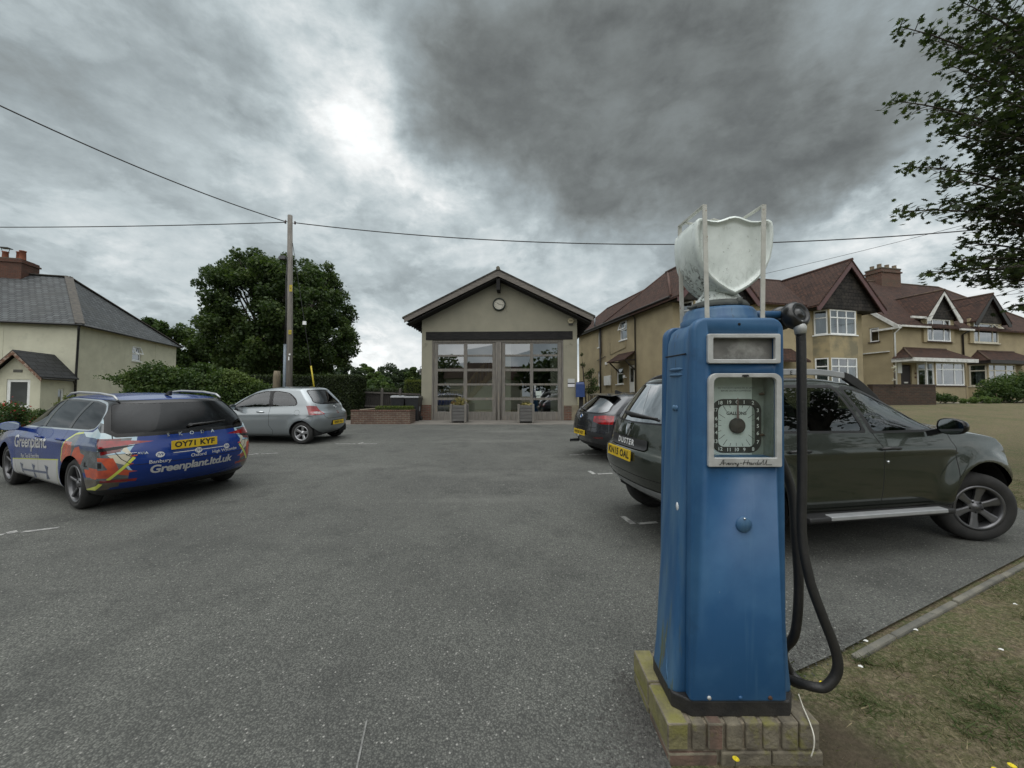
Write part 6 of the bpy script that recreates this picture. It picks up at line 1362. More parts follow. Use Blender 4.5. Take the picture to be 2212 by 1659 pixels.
# turret, collar, globe and cage
mb = MB(); mb.lathe([(.165, 1.868), (.168, 1.895), (.158, 1.905), (.154, 1.93), (.142, 1.948), (.10, 1.955), (0, 1.956)], n=44); mb.build('turret', m_flank, PUMP)
mb = MB(); mb.lathe([(.125, 1.955), (.128, 1.965), (.115, 1.982), (.07, 1.988), (0, 1.988)], n=36); mb.tube([(.03, -.12, 1.955), (.03, -.12, 1.985)], .012, 8); mb.tube([(-.16, -.03, 1.955), (-.11, -.03, 1.968)], .007, 6); mb.build('collar', pbr('grey_lead_collar', (.055, .06, .058), (.10, .11, .10), scale=16, rough=.8, bump=.4), PUMP)
gp = [(1080, 214), (1020, 224), (940, 254), (850, 277), (760, 268), (690, 250), (640, 240), (608, 268), (594, 340), (590, 450), (600, 600), (628, 745), (684, 880), (770, 995), (880, 1090), (985, 1158), (1080, 1204), (1175, 1158), (1280, 1090), (1390, 995), (1476, 880), (1532, 745), (1560, 600), (1570, 450), (1566, 340), (1552, 285), (1510, 258), (1450, 266), (1380, 277), (1290, 277), (1215, 254), (1140, 224)]
gp = [((x - 1080) * .000359, 2.430 - .000359 * z) for x, z in gp]; gc = (0, 2.19)
def gring(sc, y, dz_=0): return [(gc[0] + .010 + (x - gc[0]) * sc, y, gc[1] + (z - gc[1]) * sc + dz_) for x, z in gp]
rings = [gring(.80, -.106), gring(.86, -.107), gring(.885, -.113), gring(.93, -.121), gring(.975, -.119), gring(1., -.108), gring(.985, -.094), gring(1.0, -.07), gring(1.025, -.02, -.004), gring(1.025, .03, -.004), gring(1.0, .075), gring(.985, .092), gring(1., .106), gring(.96, .119), gring(.88, .112), gring(.80, .106)]
n = len(gp); mb = MB(); vs_ = [q for r_ in rings for q in r_]
fs = [(i * n + j, i * n + (j + 1) % n, (i + 1) * n + (j + 1) % n, (i + 1) * n + j) for i in range(len(rings) - 1) for j in range(n)] + [tuple(range(n)), tuple(range((len(rings) - 1) * n, len(rings) * n))]
mb.add(vs_, fs, 0, True); mb.lathe([(.06, 2.07), (.075, 2.03), (.098, 1.995), (.10, 1.986), (0, 1.986)], n=28)
m_opal = bpy.data.materials.new('dirty_opal_glass'); m_opal.use_nodes = True
T = NT(m_opal.node_tree); b = T.n['Principled BSDF']; b.inputs['Roughness'].default_value = .22; b.inputs['Subsurface Weight'].default_value = .35; b.inputs['Subsurface Radius'].default_value = (.05, .05, .05)
v = T.new('ShaderNodeTexCoord').outputs['Object']; sp = T.new('ShaderNodeSeparateXYZ'); T.put(sp.inputs[0], v)
c = T.mix(T.maprange(T.noise(v, 9, 5, .6), .4, .65), (.70, .75, .72), (.58, .63, .60))
low = T.math('MULTIPLY', T.maprange(sp.outputs[2], 2.22, 2.06), T.maprange(sp.outputs[1], -.115, -.06))
sv = T.vmath('MULTIPLY', v, (1.2, 1, .7))
c = T.mix(T.math('MULTIPLY', T.maprange(T.noise(sv, 34, 5, .6, 1.5), .50, .62), low), c, (.05, .05, .038))
c = T.mix(T.math('MULTIPLY', T.maprange(T.noise(T.vmath('MULTIPLY', v, (1, 1, .35)), 22, 5, .65), .60, .72, 0, .55), T.maprange(sp.outputs[2], 2.1, 2.25)), c, (.24, .25, .20))
c = T.mix(T.math('MULTIPLY', T.maprange(T.noise(v, 90, 3, .6), .66, .72, 0, .7), 1.), c, (.14, .14, .12))
T.put(b.inputs['Base Color'], c)
gl_ = mb.build('globe', m_opal, PUMP, smooth_angle=R(60))
m_cage = pbr('rusty_white_bar', (.50, .50, .46), (.40, .40, .36), scale=18, rough=.6, third=(.17, .075, .03), tscale=20, tlo=.63, thi=.68, bump=.2)
mb = MB(); 
legs = {}
for (x, y) in ((-.130, -.150), (.112, -.150), (-.140, .075), (.100, .075)):
    t = (x * 1.0 - (.012 if x < 0 else -.006), y, 2.385); mb.bar((x, y, 1.885), t, .0185, .006, up=(0, 1, 0)); legs[(x > 0, y > 0)] = t; mb.box(x - .0095, x + .0095, y - .003 - .012 * (y < 0), y + .003 + .012 * (y > 0), 1.880, 1.888)
for side in (False, True): a, b_ = legs[(side, False)], legs[(side, True)]; mb.bar(Vector(a) + Vector((0, -.003, -.002)), Vector(b_) + Vector((0, .003, -.002)), .0185, .005)
P = [Vector(legs[(False, True)]) + Vector((.0, -.05, -.006)), Vector((-.085, .028, 2.372)), Vector((-.01, .030, 2.398)), Vector((.05, .030, 2.380)), Vector(legs[(True, True)]) + Vector((0, -.05, -.008))]
for a, b_ in zip(P[:-1], P[1:]): mb.bar(a, b_, .016, .005)
mb.build('globe_cage', m_cage, PUMP)
# delivery arm, swivel and hose
mb = MB(); mb.tube([(.10, 0, 1.932), (.30, 0, 1.930)], .0185, 16); mb.build('delivery_arm', m_pump, PUMP)
m_rub = pbr('hose_rubber', (.012, .012, .012), (.022, .021, .020), scale=8, rough=.5, bump=.25, bscale=90); m_swv = pbr('black_swivel', (.009, .009, .010), (.02, .02, .02), scale=20, rough=.28, spec=.6)
mb = MB(); SM = Matrix.Translation((.349, -.02, 1.921)) @ Matrix.Scale(1.13, 4) @ Matrix.Rotation(R(72), 4, 'X') @ Matrix.Rotation(R(14), 4, 'Y')
mb.lathe([(0, -.035), (.040, -.034), (.055, -.018), (.058, 0), (.055, .018), (.046, .028), (.040, .030), (.036, .024), (.022, .022), (.018, .03), (0, .032)], SM, 36); mb.lathe([(.0, -.01), (.03, -.008), (.036, .0), (.03, .012), (0, .014)], Matrix.Translation((.305, .01, 1.925)) @ Matrix.Rotation(R(80), 4, 'Y'), 20)
mb.lathe([(.012, .03), (.052, .025), (.058, .0), (.052, -.03), (.0, -.035)], Matrix.Translation((.322, .035, 1.918)) @ Matrix.Rotation(R(95), 4, 'X'), 28); sw = mb.build('swivel', m_swv, PUMP)
mb = MB(); mb.tube([(.352, -.035, 1.885), (.356, -.045, 1.860), (.357, -.046, 1.832)], [.024, .026, .0225], 16); mb.tube([(.290, 0, 1.930), (.312, 0, 1.928)], .024, 16); mb.build('coupling', m_alu, sw)
def smooth_path(P, k=6):
    P = [Vector(p) for p in P]; out = []
    for i in range(len(P) - 1):
        p0 = P[max(i - 1, 0)]; p1 = P[i]; p2 = P[i + 1]; p3 = P[min(i + 2, len(P) - 1)]
        for j in range(k):
            t = j / k; out.append(.5 * ((2 * p1) + (p2 - p0) * t + (2 * p0 - 5 * p1 + 4 * p2 - p3) * t * t + (3 * p1 - p0 - 3 * p2 + p3) * t ** 3))
    return out + [P[-1]]
mb = MB(); mb.tube(smooth_path([(.357, -.045, 1.835), (.361, -.045, 1.75), (.350, -.065, 1.204), (.333, -.085, .922), (.344, -.115, .733), (.384, -.135, .583), (.435, -.145, .433), (.443, -.145, .337), (.400, -.135, .262), (.352, -.105, .243), (.318, -.03, .215), (.335, .06, .165), (.41, .045, .135), (.445, .075, .12), (.42, .115, .15), (.365, .08, .27), (.350, -.02, .424), (.360, -.03, .651), (.370, .005, .887), (.375, .04, 1.09), (.31, .06, 1.30)]), .0198, 14); mb.build('hose', m_rub, PUMP)
mb = MB(); mb.tube([(.312, .06, 1.28), (.275, .05, 1.42), (.245, .03, 1.50)], [.022, .018, .012], 12); mb.bar((.20, .04, 1.44), (.27, .05, 1.42), .03, .02); mb.build('nozzle', m_swv, PUMP)
mb = MB(); mb.tube(smooth_path([(.296, -.115, .214), (.300, -.135, .176), (.280, -.200, .162), (.268, -.238, .140), (.262, -.246, .10), (.250, -.246, .06)], 4), .0028, 6); o = mb.build('cable', pbr('white_flex', (.55, .53, .46), rough=.6), PUMP)
# brick plinth
PLN = empty('brick_plinth', site(.995, 1.865, 0), 0, 'low mossy brick plinth beneath the blue petrol pump', 'plinth'); PLN.rotation_euler = (PITCH, 0, 0)
bm_ = [pbr('plinth_brick_' + n_, a, b2, scale=14, rough=.95, bump=.8, bscale=55, bdist=.008, third=(.17, .16, .05), tscale=5.5, tlo=t_, thi=t_ + .12) for n_, a, b2, t_ in (('brown', (.190, .168, .122), (.105, .092, .070), .56), ('red', (.165, .105, .08), (.10, .075, .058), .56), ('moss', (.225, .205, .095), (.13, .118, .062), .48))]
mor = pbr('plinth_mortar', (.24, .205, .15), (.15, .13, .10), scale=20, rough=1, bump=.8, bscale=80)
core = MB(); core.box(-.325, .322, -.218, .213, -.06, .149); core.build('mortar_bed', mor, PLN, bevel=.004)
br = MB(); mi_ = []
def brick(x0, x1, y0, y1, z0, z1, k):
    j = lambda: random.uniform(-.003, .003); M_ = Matrix.Translation(((x0 + x1) / 2, (y0 + y1) / 2, (z0 + z1) / 2)) @ Matrix.Rotation(random.uniform(-.02, .02), 4, 'Z') @ Matrix.Rotation(random.uniform(-.015, .015), 4, 'X')
    hx, hy, hz = (x1 - x0) / 2, (y1 - y0) / 2, (z1 - z0) / 2; br.box(-hx + j(), hx + j(), -hy + j(), hy + j(), -hz, hz + j(), k, M=M_)
x = -.335; wi = [.105, .072, .078, .080, .076, .080, .078, .091]
for i, w_ in enumerate(wi):
    k = 2 if i == 0 else random.choice((0, 0, 1, 0)) if i not in (2,) else 1
    brick(x, x + w_ - .015, -.232, -.012, .045, .156, k); brick(x, x + w_ - .015, .0, .222, .045, .156, 2 if i == 0 else random.choice((0, 1, 0))); x += w_
for j in range(2):
    for i in range(3): brick(-.333 + i * .225, -.333 + i * .225 + .213, -.232 + j * .232, -.012 + j * .232, -.055, .034, (1, 0, 0)[i] if j == 0 else (2, 0, 0)[i])
br.build('brick', bm_, PLN, bevel=.006, bseg=2)
# ------------------------------------------------------------------ vegetation
def leafmat(name, dark, mid, light, trans=.35, rough=.6):
    m = bpy.data.materials.new(name); m.use_nodes = True; T = NT(m.node_tree); T.n.remove(T.n['Principled BSDF']); out = [x for x in T.n if x.type == 'OUTPUT_MATERIAL'][0]
    at = T.new('ShaderNodeAttribute'); at.attribute_name = 'tone'
    c = T.ramp(at.outputs['Fac'], [(0, dark), (.5, mid), (1, light)])
    d = T.new('ShaderNodeBsdfPrincipled'); T.put(d.inputs['Base Color'], c); d.inputs['Roughness'].default_value = rough; d.inputs['Specular IOR Level'].default_value = .3
    t = T.new('ShaderNodeBsdfTranslucent'); T.put(t.inputs[0], T.mix(1., c, (1., 1.15, .6), 'MULTIPLY')); mx = T.new('ShaderNodeMixShader'); mx.inputs[0].default_value = trans
    T.l.new(d.outputs[0], mx.inputs[1]); T.l.new(t.outputs[0], mx.inputs[2]); T.l.new(mx.outputs[0], out.inputs[0]); return m
QUAD = np.array([(-.5, -.0), (-.18, .30), (.30, .26), (.5, 0), (.22, -.30), (-.25, -.24)])
MAPLE = np.array([(0, -.55), (.10, -.18), (.42, -.30), (.34, -.05), (.58, .12), (.30, .16), (.36, .42), (.14, .26), (0, .60), (-.14, .26), (-.36, .42), (-.30, .16), (-.58, .12), (-.34, -.05), (-.42, -.30), (-.10, -.18)])
BLADE = np.array([(-.06, -.5), (.06, -.5), (.0, .5)])
def leafmesh(name, C, size, mat, parent=None, shape=QUAD, nrm=None, tone=None, up=.0, spread=1., rng=RNG, align=None):
    C = np.asarray(C, float); n = len(C); size = np.broadcast_to(size, (n,)).astype(float) * rng.uniform(.7, 1.25, n)
    N = rng.normal(size=(n, 3)) * spread
    if nrm is not None: N += nrm
    N[:, 2] += up; N /= np.linalg.norm(N, axis=1)[:, None] + 1e-9
    A = rng.normal(size=(n, 3)) if align is None else align + rng.normal(size=(n, 3)) * .25
    A -= (A * N).sum(1)[:, None] * N; A /= np.linalg.norm(A, axis=1)[:, None] + 1e-9; B = np.cross(N, A)
    k = len(shape); V = C[:, None, :] + size[:, None, None] * (shape[None, :, 0, None] * B[:, None, :] + shape[None, :, 1, None] * A[:, None, :])
    me = bpy.data.meshes.new(name); me.vertices.add(n * k); me.vertices.foreach_set('co', V.reshape(-1)); me.loops.add(n * k); me.loops.foreach_set('vertex_index', np.arange(n * k))
    me.polygons.add(n); me.polygons.foreach_set('loop_start', np.arange(n) * k); me.polygons.foreach_set('loop_total', np.full(n, k)); me.update(calc_edges=True)
    at = me.attributes.new('tone', 'FLOAT', 'FACE'); tn = rng.uniform(0, 1, n) if tone is None else np.clip(tone + rng.normal(size=n) * .18, 0, 1); at.data.foreach_set('value', tn.astype(np.float32))
    me.materials.append(mat); o = bpy.data.objects.new(name, me); COL.objects.link(o); o.parent = parent; return o
m_bark = pbr('bark', (.085, .072, .058), (.045, .038, .031), scale=7, rough=.95, stretch=(3, 3, .6), bump=.9, bscale=14, third=(.07, .08, .045), tscale=3)
def wp(px, py, Y):
    """rough world point at depth Y for sizing far planting"""
    return Vector(((px - 1106) / 831 * Y, Y, 1.6 + Y * ((829 - py) / 831 + SL)))
def lobed(centers, radii, n, rng, squash=.85, shell=.55):
    C = []; Nn = []; Tn = []; w = np.array(radii) ** 2; w = w / w.sum()
    for (c, r, f) in zip(centers, radii, w):
        m = int(n * f); d = rng.normal(size=(m, 3)); d /= np.linalg.norm(d, axis=1)[:, None]; rr = r * (shell + (1 - shell) * rng.uniform(0, 1, m) ** .6) * (1 + .12 * rng.normal(size=m))
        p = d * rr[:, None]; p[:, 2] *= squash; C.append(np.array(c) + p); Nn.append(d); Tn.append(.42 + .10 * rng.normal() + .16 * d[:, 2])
    return np.concatenate(C), np.concatenate(Nn), np.concatenate(Tn)
def tree(name, base, h, rad, mat, label, n=5000, leaf=.25, trunk=.18, crown_lo=.28, nl=26, seed=1, group=None, squash=.85, cat='tree', shape=None, limbs=True, flat=0., cone=0.):
    rng = np.random.default_rng(seed); root = empty(name, base, 0, label, cat, group)
    zc = h * (1 + crown_lo) / 2; rz = h * (1 - crown_lo) / 2; cs = []; rs = []
    for i in range(nl):
        d = rng.normal(size=3); d /= np.linalg.norm(d); q = rng.uniform(.45, .80) if i > 3 else .25
        z = zc + d[2] * rz * q * 1.02; s_ = 1 - cone * max(0, (z - zc) / rz + .5) * .6
        if flat and d[2] < 0: s_ *= 1 + flat * .1
        cs.append((d[0] * rad * q * s_, d[1] * rad * q * s_, z)); rs.append(rad * rng.uniform(.26, .42) * (.75 if cone else 1))
    C, N_, Tn = lobed(cs, rs, n, rng)
    C[:, 2] *= h / np.percentile(C[:, 2], 99); k_ = rad / np.percentile(np.hypot(C[:, 0], C[:, 1]), 93); C[:, :2] *= k_
    leafmesh('crown', C, leaf, mat, root, nrm=N_ * .5, tone=Tn, rng=rng, up=.3)
    mb = MB(); mb.tube([(0, 0, -.3), (.02, 0, h * .12), (0, .03, h * crown_lo), (0, 0, zc)], [trunk * 1.35, trunk, trunk * .85, trunk * .45], 10)
    if limbs:
        for c in cs[:14]: s0 = Vector((0, 0, h * crown_lo * rng.uniform(.8, 1.3))); mb.tube([s0, s0.lerp(Vector(c), .5) + Vector((0, 0, -.05 * h)), Vector(c)], [trunk * .42, trunk * .26, trunk * .08], 6)
    mb.build('trunk', m_bark, root, uv=False); return root
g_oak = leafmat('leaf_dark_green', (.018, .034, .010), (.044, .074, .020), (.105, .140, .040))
g_mid = leafmat('leaf_mid_green', (.020, .040, .012), (.044, .078, .020), (.100, .140, .036))
g_far = leafmat('leaf_far_green', (.022, .036, .020), (.036, .056, .028), (.062, .085, .038))
g_pale = leafmat('leaf_pale_green', (.035, .06, .018), (.070, .110, .030), (.13, .19, .05))
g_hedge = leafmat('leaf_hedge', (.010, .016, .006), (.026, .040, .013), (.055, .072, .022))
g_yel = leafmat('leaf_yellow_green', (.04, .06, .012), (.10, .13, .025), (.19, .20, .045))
g_maple = leafmat('leaf_maple', (.020, .030, .013), (.036, .054, .020), (.075, .100, .030), trans=.25)

# the round tree behind the hedge
b0 = wp(604, 829, 24); root = empty('round_tree', (b0.x, 24, gz(b0.x, 24)), 0, 'large round dense dark green maple standing behind the clipped hedge and telegraph pole', 'tree')
rng = np.random.default_rng(5); cs = []; rs = []
OUT = [(488, 590), (500, 575), (560, 562), (600, 566), (640, 575), (690, 562), (725, 600), (742, 640), (760, 680), (772, 740), (758, 775), (700, 790), (640, 808), (560, 806), (500, 800), (445, 770), (430, 720), (445, 690), (470, 660), (475, 620)]
for gy in range(566, 812, 21):
    for gx in range(436, 776, 22):
        for lay in (-1, 0, 1):
            px = gx + rng.uniform(-9, 9); py = gy + rng.uniform(-9, 9)
            if not inpoly(px, py, OUT): continue
            if lay == 0 and rng.uniform() < .5: continue
            q = wp(px, py, 24); ex = (px - 602) / 172; ey = (py - 690) / 140; dmax = 4.6 * math.sqrt(max(.02, 1 - .85 * ex * ex - .7 * ey * ey)); dy = (lay * rng.uniform(.5, 1) + rng.uniform(-.1, .1)) * dmax
            if rng.uniform() < .14: continue
            cs.append((q.x - b0.x, dy, q.z - root.location.z)); rs.append(rng.uniform(.42, .68))
for (px, py) in ((448, 640), (440, 645), (455, 700), (436, 735), (768, 725), (560, 556), (700, 558), (505, 566), (745, 785), (640, 552)): q = wp(px, py, 24); cs.append((q.x - b0.x, rng.uniform(-1, 1), q.z - root.location.z)); rs.append(.42)
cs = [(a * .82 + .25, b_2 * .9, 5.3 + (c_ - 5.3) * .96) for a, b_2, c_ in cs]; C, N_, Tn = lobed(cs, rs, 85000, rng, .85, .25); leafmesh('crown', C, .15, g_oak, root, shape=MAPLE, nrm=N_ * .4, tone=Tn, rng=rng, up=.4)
mb = MB(); mb.tube([(0, 0, -.3), (.05, 0, .8), (0, 0, 2.0), (.1, 0, 3.4), (0, .1, 6.2)], [.42, .32, .28, .22, .06], 12)
for c in cs[:34]: s0 = Vector((.05, 0, rng.uniform(1.7, 3.6))); mb.tube([s0, s0.lerp(Vector(c), .45) + Vector((0, 0, -.25)), Vector(c)], [.13, .075, .02], 7)
mb.build('trunk', m_bark, root, uv=False)

# trees in the distance: (px, top py, depth, width px, material, kind)
FAR = [(335, 690, 40, 70, g_mid, 'tall dark tree showing above the cottage roof end'), (385, 706, 42, 80, g_oak, 'broad dark tree between the cottage and the round maple'), (440, 735, 45, 70, g_oak, 'dark tree crown tucked behind the left side of the round maple'),
 (480, 765, 38, 90, g_mid, 'low spreading tree under the left side of the round maple'), (555, 775, 40, 80, g_oak, 'dark low tree in the gap left of the maple trunk'), (650, 782, 44, 90, g_oak, 'dark low tree in the gap right of the maple trunk'), (705, 790, 60, 60, g_far, 'distant bushy tree under the right edge of the maple crown'),
 (742, 788, 95, 34, g_far, 'slim dark distant tree just right of the round maple'), (765, 797, 90, 44, g_far, 'rounded distant tree second from the maple along the skyline'), (789, 787, 100, 26, g_pale, 'pale pointed distant tree lighter than its neighbours'), (806, 795, 90, 26, g_pale, 'pale low distant tree beside the pale pointed one'),
 (822, 796, 105, 32, g_far, 'dark rounded distant tree in the middle of the skyline row'), (846, 789, 100, 52, g_far, 'broad grey green distant tree, widest on the skyline'), (870, 798, 95, 34, g_far, 'distant tree just left of the small conifer'), (889, 794, 85, 28, g_oak, 'dark conifer like tree beside the fire station wall'),
 (840, 808, 70, 36, g_far, 'round grey green tree in front of the skyline row'), (905, 800, 90, 40, g_far, 'distant tree half hidden by the fire station wall'), (820, 815, 60, 50, g_mid, 'low dark tree above the picket fence')]
for i, (px, py, Y, wpx, mt, lab) in enumerate(FAR):
    q = wp(px, py, Y); g0 = gz(q.x, Y); h = q.z - g0; tree('distant_tree', (q.x, Y, g0), h, wpx / 831 * Y / 2 * 1.05, mt, lab, n=6500 if Y < 50 else 4200, leaf=.30 if Y < 50 else .46, trunk=.2, crown_lo=.08, nl=22, seed=40 + i, group='trees along the skyline', limbs=False, cone=.8 if i in (9, 14) else 0.)
b_ = wp(829, 826, 42); tree('round_shrub', (b_.x, 42, gz(b_.x, 42)), b_.z - gz(b_.x, 42), .62, g_pale, 'bright round yellow green bush beyond the picket fence', n=1500, leaf=.13, trunk=.08, crown_lo=.1, nl=14, seed=9, limbs=False, cat='shrub')

def boxhedge(name, x0, x1, y0, y1, z0, z1, mat, label, n, leaf=.05, rough=.05, seed=3, top=.7, core=(.012, .018, .008), rz=0., loc=None, cat='hedge', bulge=.0):
    rng = np.random.default_rng(seed); cx, cy = (x0 + x1) / 2, (y0 + y1) / 2
    root = empty(name, (cx, cy, z0), rz, label, cat); hx, hy, hz = (x1 - x0) / 2, (y1 - y0) / 2, z1 - z0
    areas = np.array([2 * hx * hz, 2 * hx * hz, 2 * hy * hz, 2 * hy * hz, 4 * hx * hy]); k = rng.choice(5, n, p=areas / areas.sum()); u = rng.uniform(-1, 1, n); w = rng.uniform(0, 1, n); u2 = rng.uniform(-1, 1, n)
    P = np.zeros((n, 3)); Nn = np.zeros((n, 3)); j = rng.normal(size=n) * rough
    for f, (ax, sg) in enumerate(((1, -1), (1, 1), (0, -1), (0, 1))):
        m = k == f; o_ = 0 if ax == 1 else 1; hh = (hx, hy)
        P[m, ax] = sg * hh[ax] + sg * j[m]; P[m, o_] = u[m] * hh[o_]; P[m, 2] = w[m] * hz; Nn[m, ax] = sg
    m = k == 4; P[m, 0] = u[m] * hx; P[m, 1] = u2[m] * hy; P[m, 2] = hz + j[m]; Nn[m, 2] = 1
    P[:, 2] += bulge * np.sin(P[:, 0] * 2.1 + 1) * (P[:, 2] / hz); P[:, 1] += bulge * .6 * np.sin(P[:, 0] * 3.3)
    tone = .38 + .18 * np.sin(P[:, 0] * 1.7 + P[:, 2] * 2.3) * np.sin(P[:, 0] * .9 - 1) + np.where(m, .35 * top, 0)  # top face lighter: the light falling on it is put into the leaf tone
    c_ = MB(); c_.box(-hx + .07, hx - .07, -hy + .07, hy - .07, -.1, hz - .08); c_.build('stems', pbr('hedge_inner_dark', core, rough=1, bump=1, bscale=20), root, uv=False)  # dark inner box fills the hedge behind its leaves, no stems modelled
    leafmesh('foliage', P, leaf, mat, root, nrm=Nn * .9, tone=tone, rng=rng); return root
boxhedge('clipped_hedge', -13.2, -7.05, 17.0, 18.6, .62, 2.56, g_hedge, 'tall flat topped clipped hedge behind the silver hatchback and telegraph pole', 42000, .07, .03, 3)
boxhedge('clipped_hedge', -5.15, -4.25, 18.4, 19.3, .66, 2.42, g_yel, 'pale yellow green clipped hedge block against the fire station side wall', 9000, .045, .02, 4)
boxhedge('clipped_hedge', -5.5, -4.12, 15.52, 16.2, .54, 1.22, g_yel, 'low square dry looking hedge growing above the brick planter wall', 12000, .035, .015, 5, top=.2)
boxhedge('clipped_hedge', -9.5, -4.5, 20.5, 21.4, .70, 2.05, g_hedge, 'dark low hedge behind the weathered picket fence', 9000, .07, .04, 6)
# loose garden hedge in front of the cottage side
hr = empty('garden_hedge', (-12.0, 14.6, .42), 0, 'loose leafy garden hedge in front of the cottage, tall fronds at its left end', 'hedge')
rng = np.random.default_rng(8); cs = []; rs = []
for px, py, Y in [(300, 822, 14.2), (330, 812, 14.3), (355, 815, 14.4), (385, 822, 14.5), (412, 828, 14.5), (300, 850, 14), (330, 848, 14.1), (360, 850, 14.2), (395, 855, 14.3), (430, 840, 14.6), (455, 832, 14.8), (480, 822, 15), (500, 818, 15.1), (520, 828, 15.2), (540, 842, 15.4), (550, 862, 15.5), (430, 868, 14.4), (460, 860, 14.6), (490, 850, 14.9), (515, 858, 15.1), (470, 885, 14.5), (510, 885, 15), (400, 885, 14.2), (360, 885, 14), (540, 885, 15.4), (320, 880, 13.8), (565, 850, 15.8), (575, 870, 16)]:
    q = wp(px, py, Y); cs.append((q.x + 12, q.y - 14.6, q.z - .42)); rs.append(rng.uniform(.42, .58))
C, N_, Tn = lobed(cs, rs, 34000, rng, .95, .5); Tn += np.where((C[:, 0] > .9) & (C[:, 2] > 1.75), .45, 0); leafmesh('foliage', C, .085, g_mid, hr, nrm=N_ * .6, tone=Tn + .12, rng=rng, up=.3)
C2 = []
for i in range(150):     # upright fronds along the top left
    x = rng.uniform(-2.6, -.2); y = rng.uniform(-.7, .1); z = 1.75 + rng.uniform(0, .25) - .12 * (x + 1.4) ** 2; d = rng.normal(size=3) * .5; d[2] = abs(d[2]) * .4 + .25; d /= np.linalg.norm(d)
    for t in np.linspace(0, .5, 16): C2.append(np.array([x, y, z]) + d * t + np.array([0, 0, -.5 * t * t]) + rng.normal(size=3) * .02)
leafmesh('frond', C2, .075, g_mid, hr, rng=rng, tone=np.full(len(C2), .55))
mb = MB(); 
for c in cs: mb.tube([(c[0], c[1], -.3), (c[0] + .05, c[1], c[2] * .5), c], [.05, .035, .015], 5)
mb.build('stems', m_bark, hr, uv=False)
# small things growing
def bush(base, label, cs, rs, n, leaf, mt, seed=1, cat='shrub', name='garden_bush', flowers=None):
    r_ = empty(name, base, 0, label, cat); rng = np.random.default_rng(seed); C, N_, Tn = lobed(cs, rs, n, rng, .9, .3); leafmesh('foliage', C, leaf, mt, r_, nrm=N_ * .5, tone=Tn, rng=rng, up=.3)
    mb = MB()
    for c in cs: mb.tube([(c[0] * .4, c[1] * .4, -.1), (c[0] * .8, c[1] * .8, c[2] * .6), c], [.03, .02, .008], 5)
    mb.build('stems', m_bark, r_, uv=False)
    if flowers: k = len(C); leafmesh('flowers', C[rng.choice(k, flowers[0])] + rng.normal(size=(flowers[0], 3)) * .04 + np.array([0, 0, .04]), flowers[1], flowers[2], r_, rng=rng)
    return r_
g_red = leafmat('petal_red', (.18, .01, .02), (.35, .02, .03), (.45, .08, .06)); g_wht = leafmat('petal_white', (.5, .45, .42), (.6, .57, .55), (.7, .68, .66))
bush((-12.3, 9.6, gz(-12.3, 9.6)), 'garden bush with red flowers at the left edge beyond the blue estate car', [(0, 0, .6), (-.4, .1, .8), (.35, 0, .45), (.1, -.2, .9), (.5, .1, .3)], [.38, .4, .3, .28, .25], 5000, .05, g_mid, 3, flowers=(260, .05, g_red))
bush((-21.2, 18.3, gz(-21, 18)), 'small yellowish shrub beside the cottage porch window', [(0, 0, .8), (.2, 0, 1.3), (-.2, 0, 1.0), (.3, .1, .5)], [.3, .25, .25, .3], 2600, .05, g_yel, 4)
bush((-21.8, 17.6, gz(-21, 18)), 'pale flowering plant by the cottage porch door', [(0, 0, .5), (.3, 0, .6), (-.3, 0, .4)], [.3, .28, .3], 2200, .06, g_mid, 5, flowers=(90, .06, g_wht))
tr_ = bush((3.72, 18.2, gz(3.72, 18.2)), 'thin straggly sapling with a pale stem by the station corner', [(0, 0, 1.3), (.12, 0, 1.7), (-.1, .1, 2.0), (.2, -.1, 1.4), (-.35, 0, 2.5), (-.40, .05, 3.0), (.05, 0, 2.2)], [.28, .25, .22, .2, .14, .10, .18], 1500, .06, g_oak, 6, cat='sapling', name='sapling')
bush((24.2, 19.3, gz(24, 19)), 'large dark leafy bush before the right hand bay window', [(0, 0, .7), (.9, .2, .9), (1.8, .2, 1.0), (2.7, .3, 1.0), (.5, -.2, .4), (1.5, -.2, .5), (2.4, -.2, .5), (3.5, 0, .9), (-.6, 0, .35)], [.6, .6, .65, .7, .45, .5, .5, .7, .35], 15000, .085, g_mid, 7)
bush((20.4, 18.6, gz(20.4, 18.6)), 'low straggly plant at the end of the brick garden wall', [(0, 0, .3), (.5, 0, .25), (1.0, .1, .2), (-.3, 0, .45)], [.25, .25, .2, .2], 2600, .06, g_mid, 8)
bush((22.4, 18.7, gz(22.4, 18.7)), 'low weeds below the rendered bay of the right houses', [(0, 0, .12), (.6, 0, .15), (1.2, .1, .12), (-.5, 0, .1)], [.2, .22, .2, .15], 1800, .06, g_pale, 9)
bush((17.3, 17.4, gz(17.3, 17.4) + .9), 'thin pale flower stalk above the brick garden wall', [(0, 0, .25), (.05, 0, .6), (.02, 0, .8)], [.08, .06, .09], 90, .06, g_wht, 10)
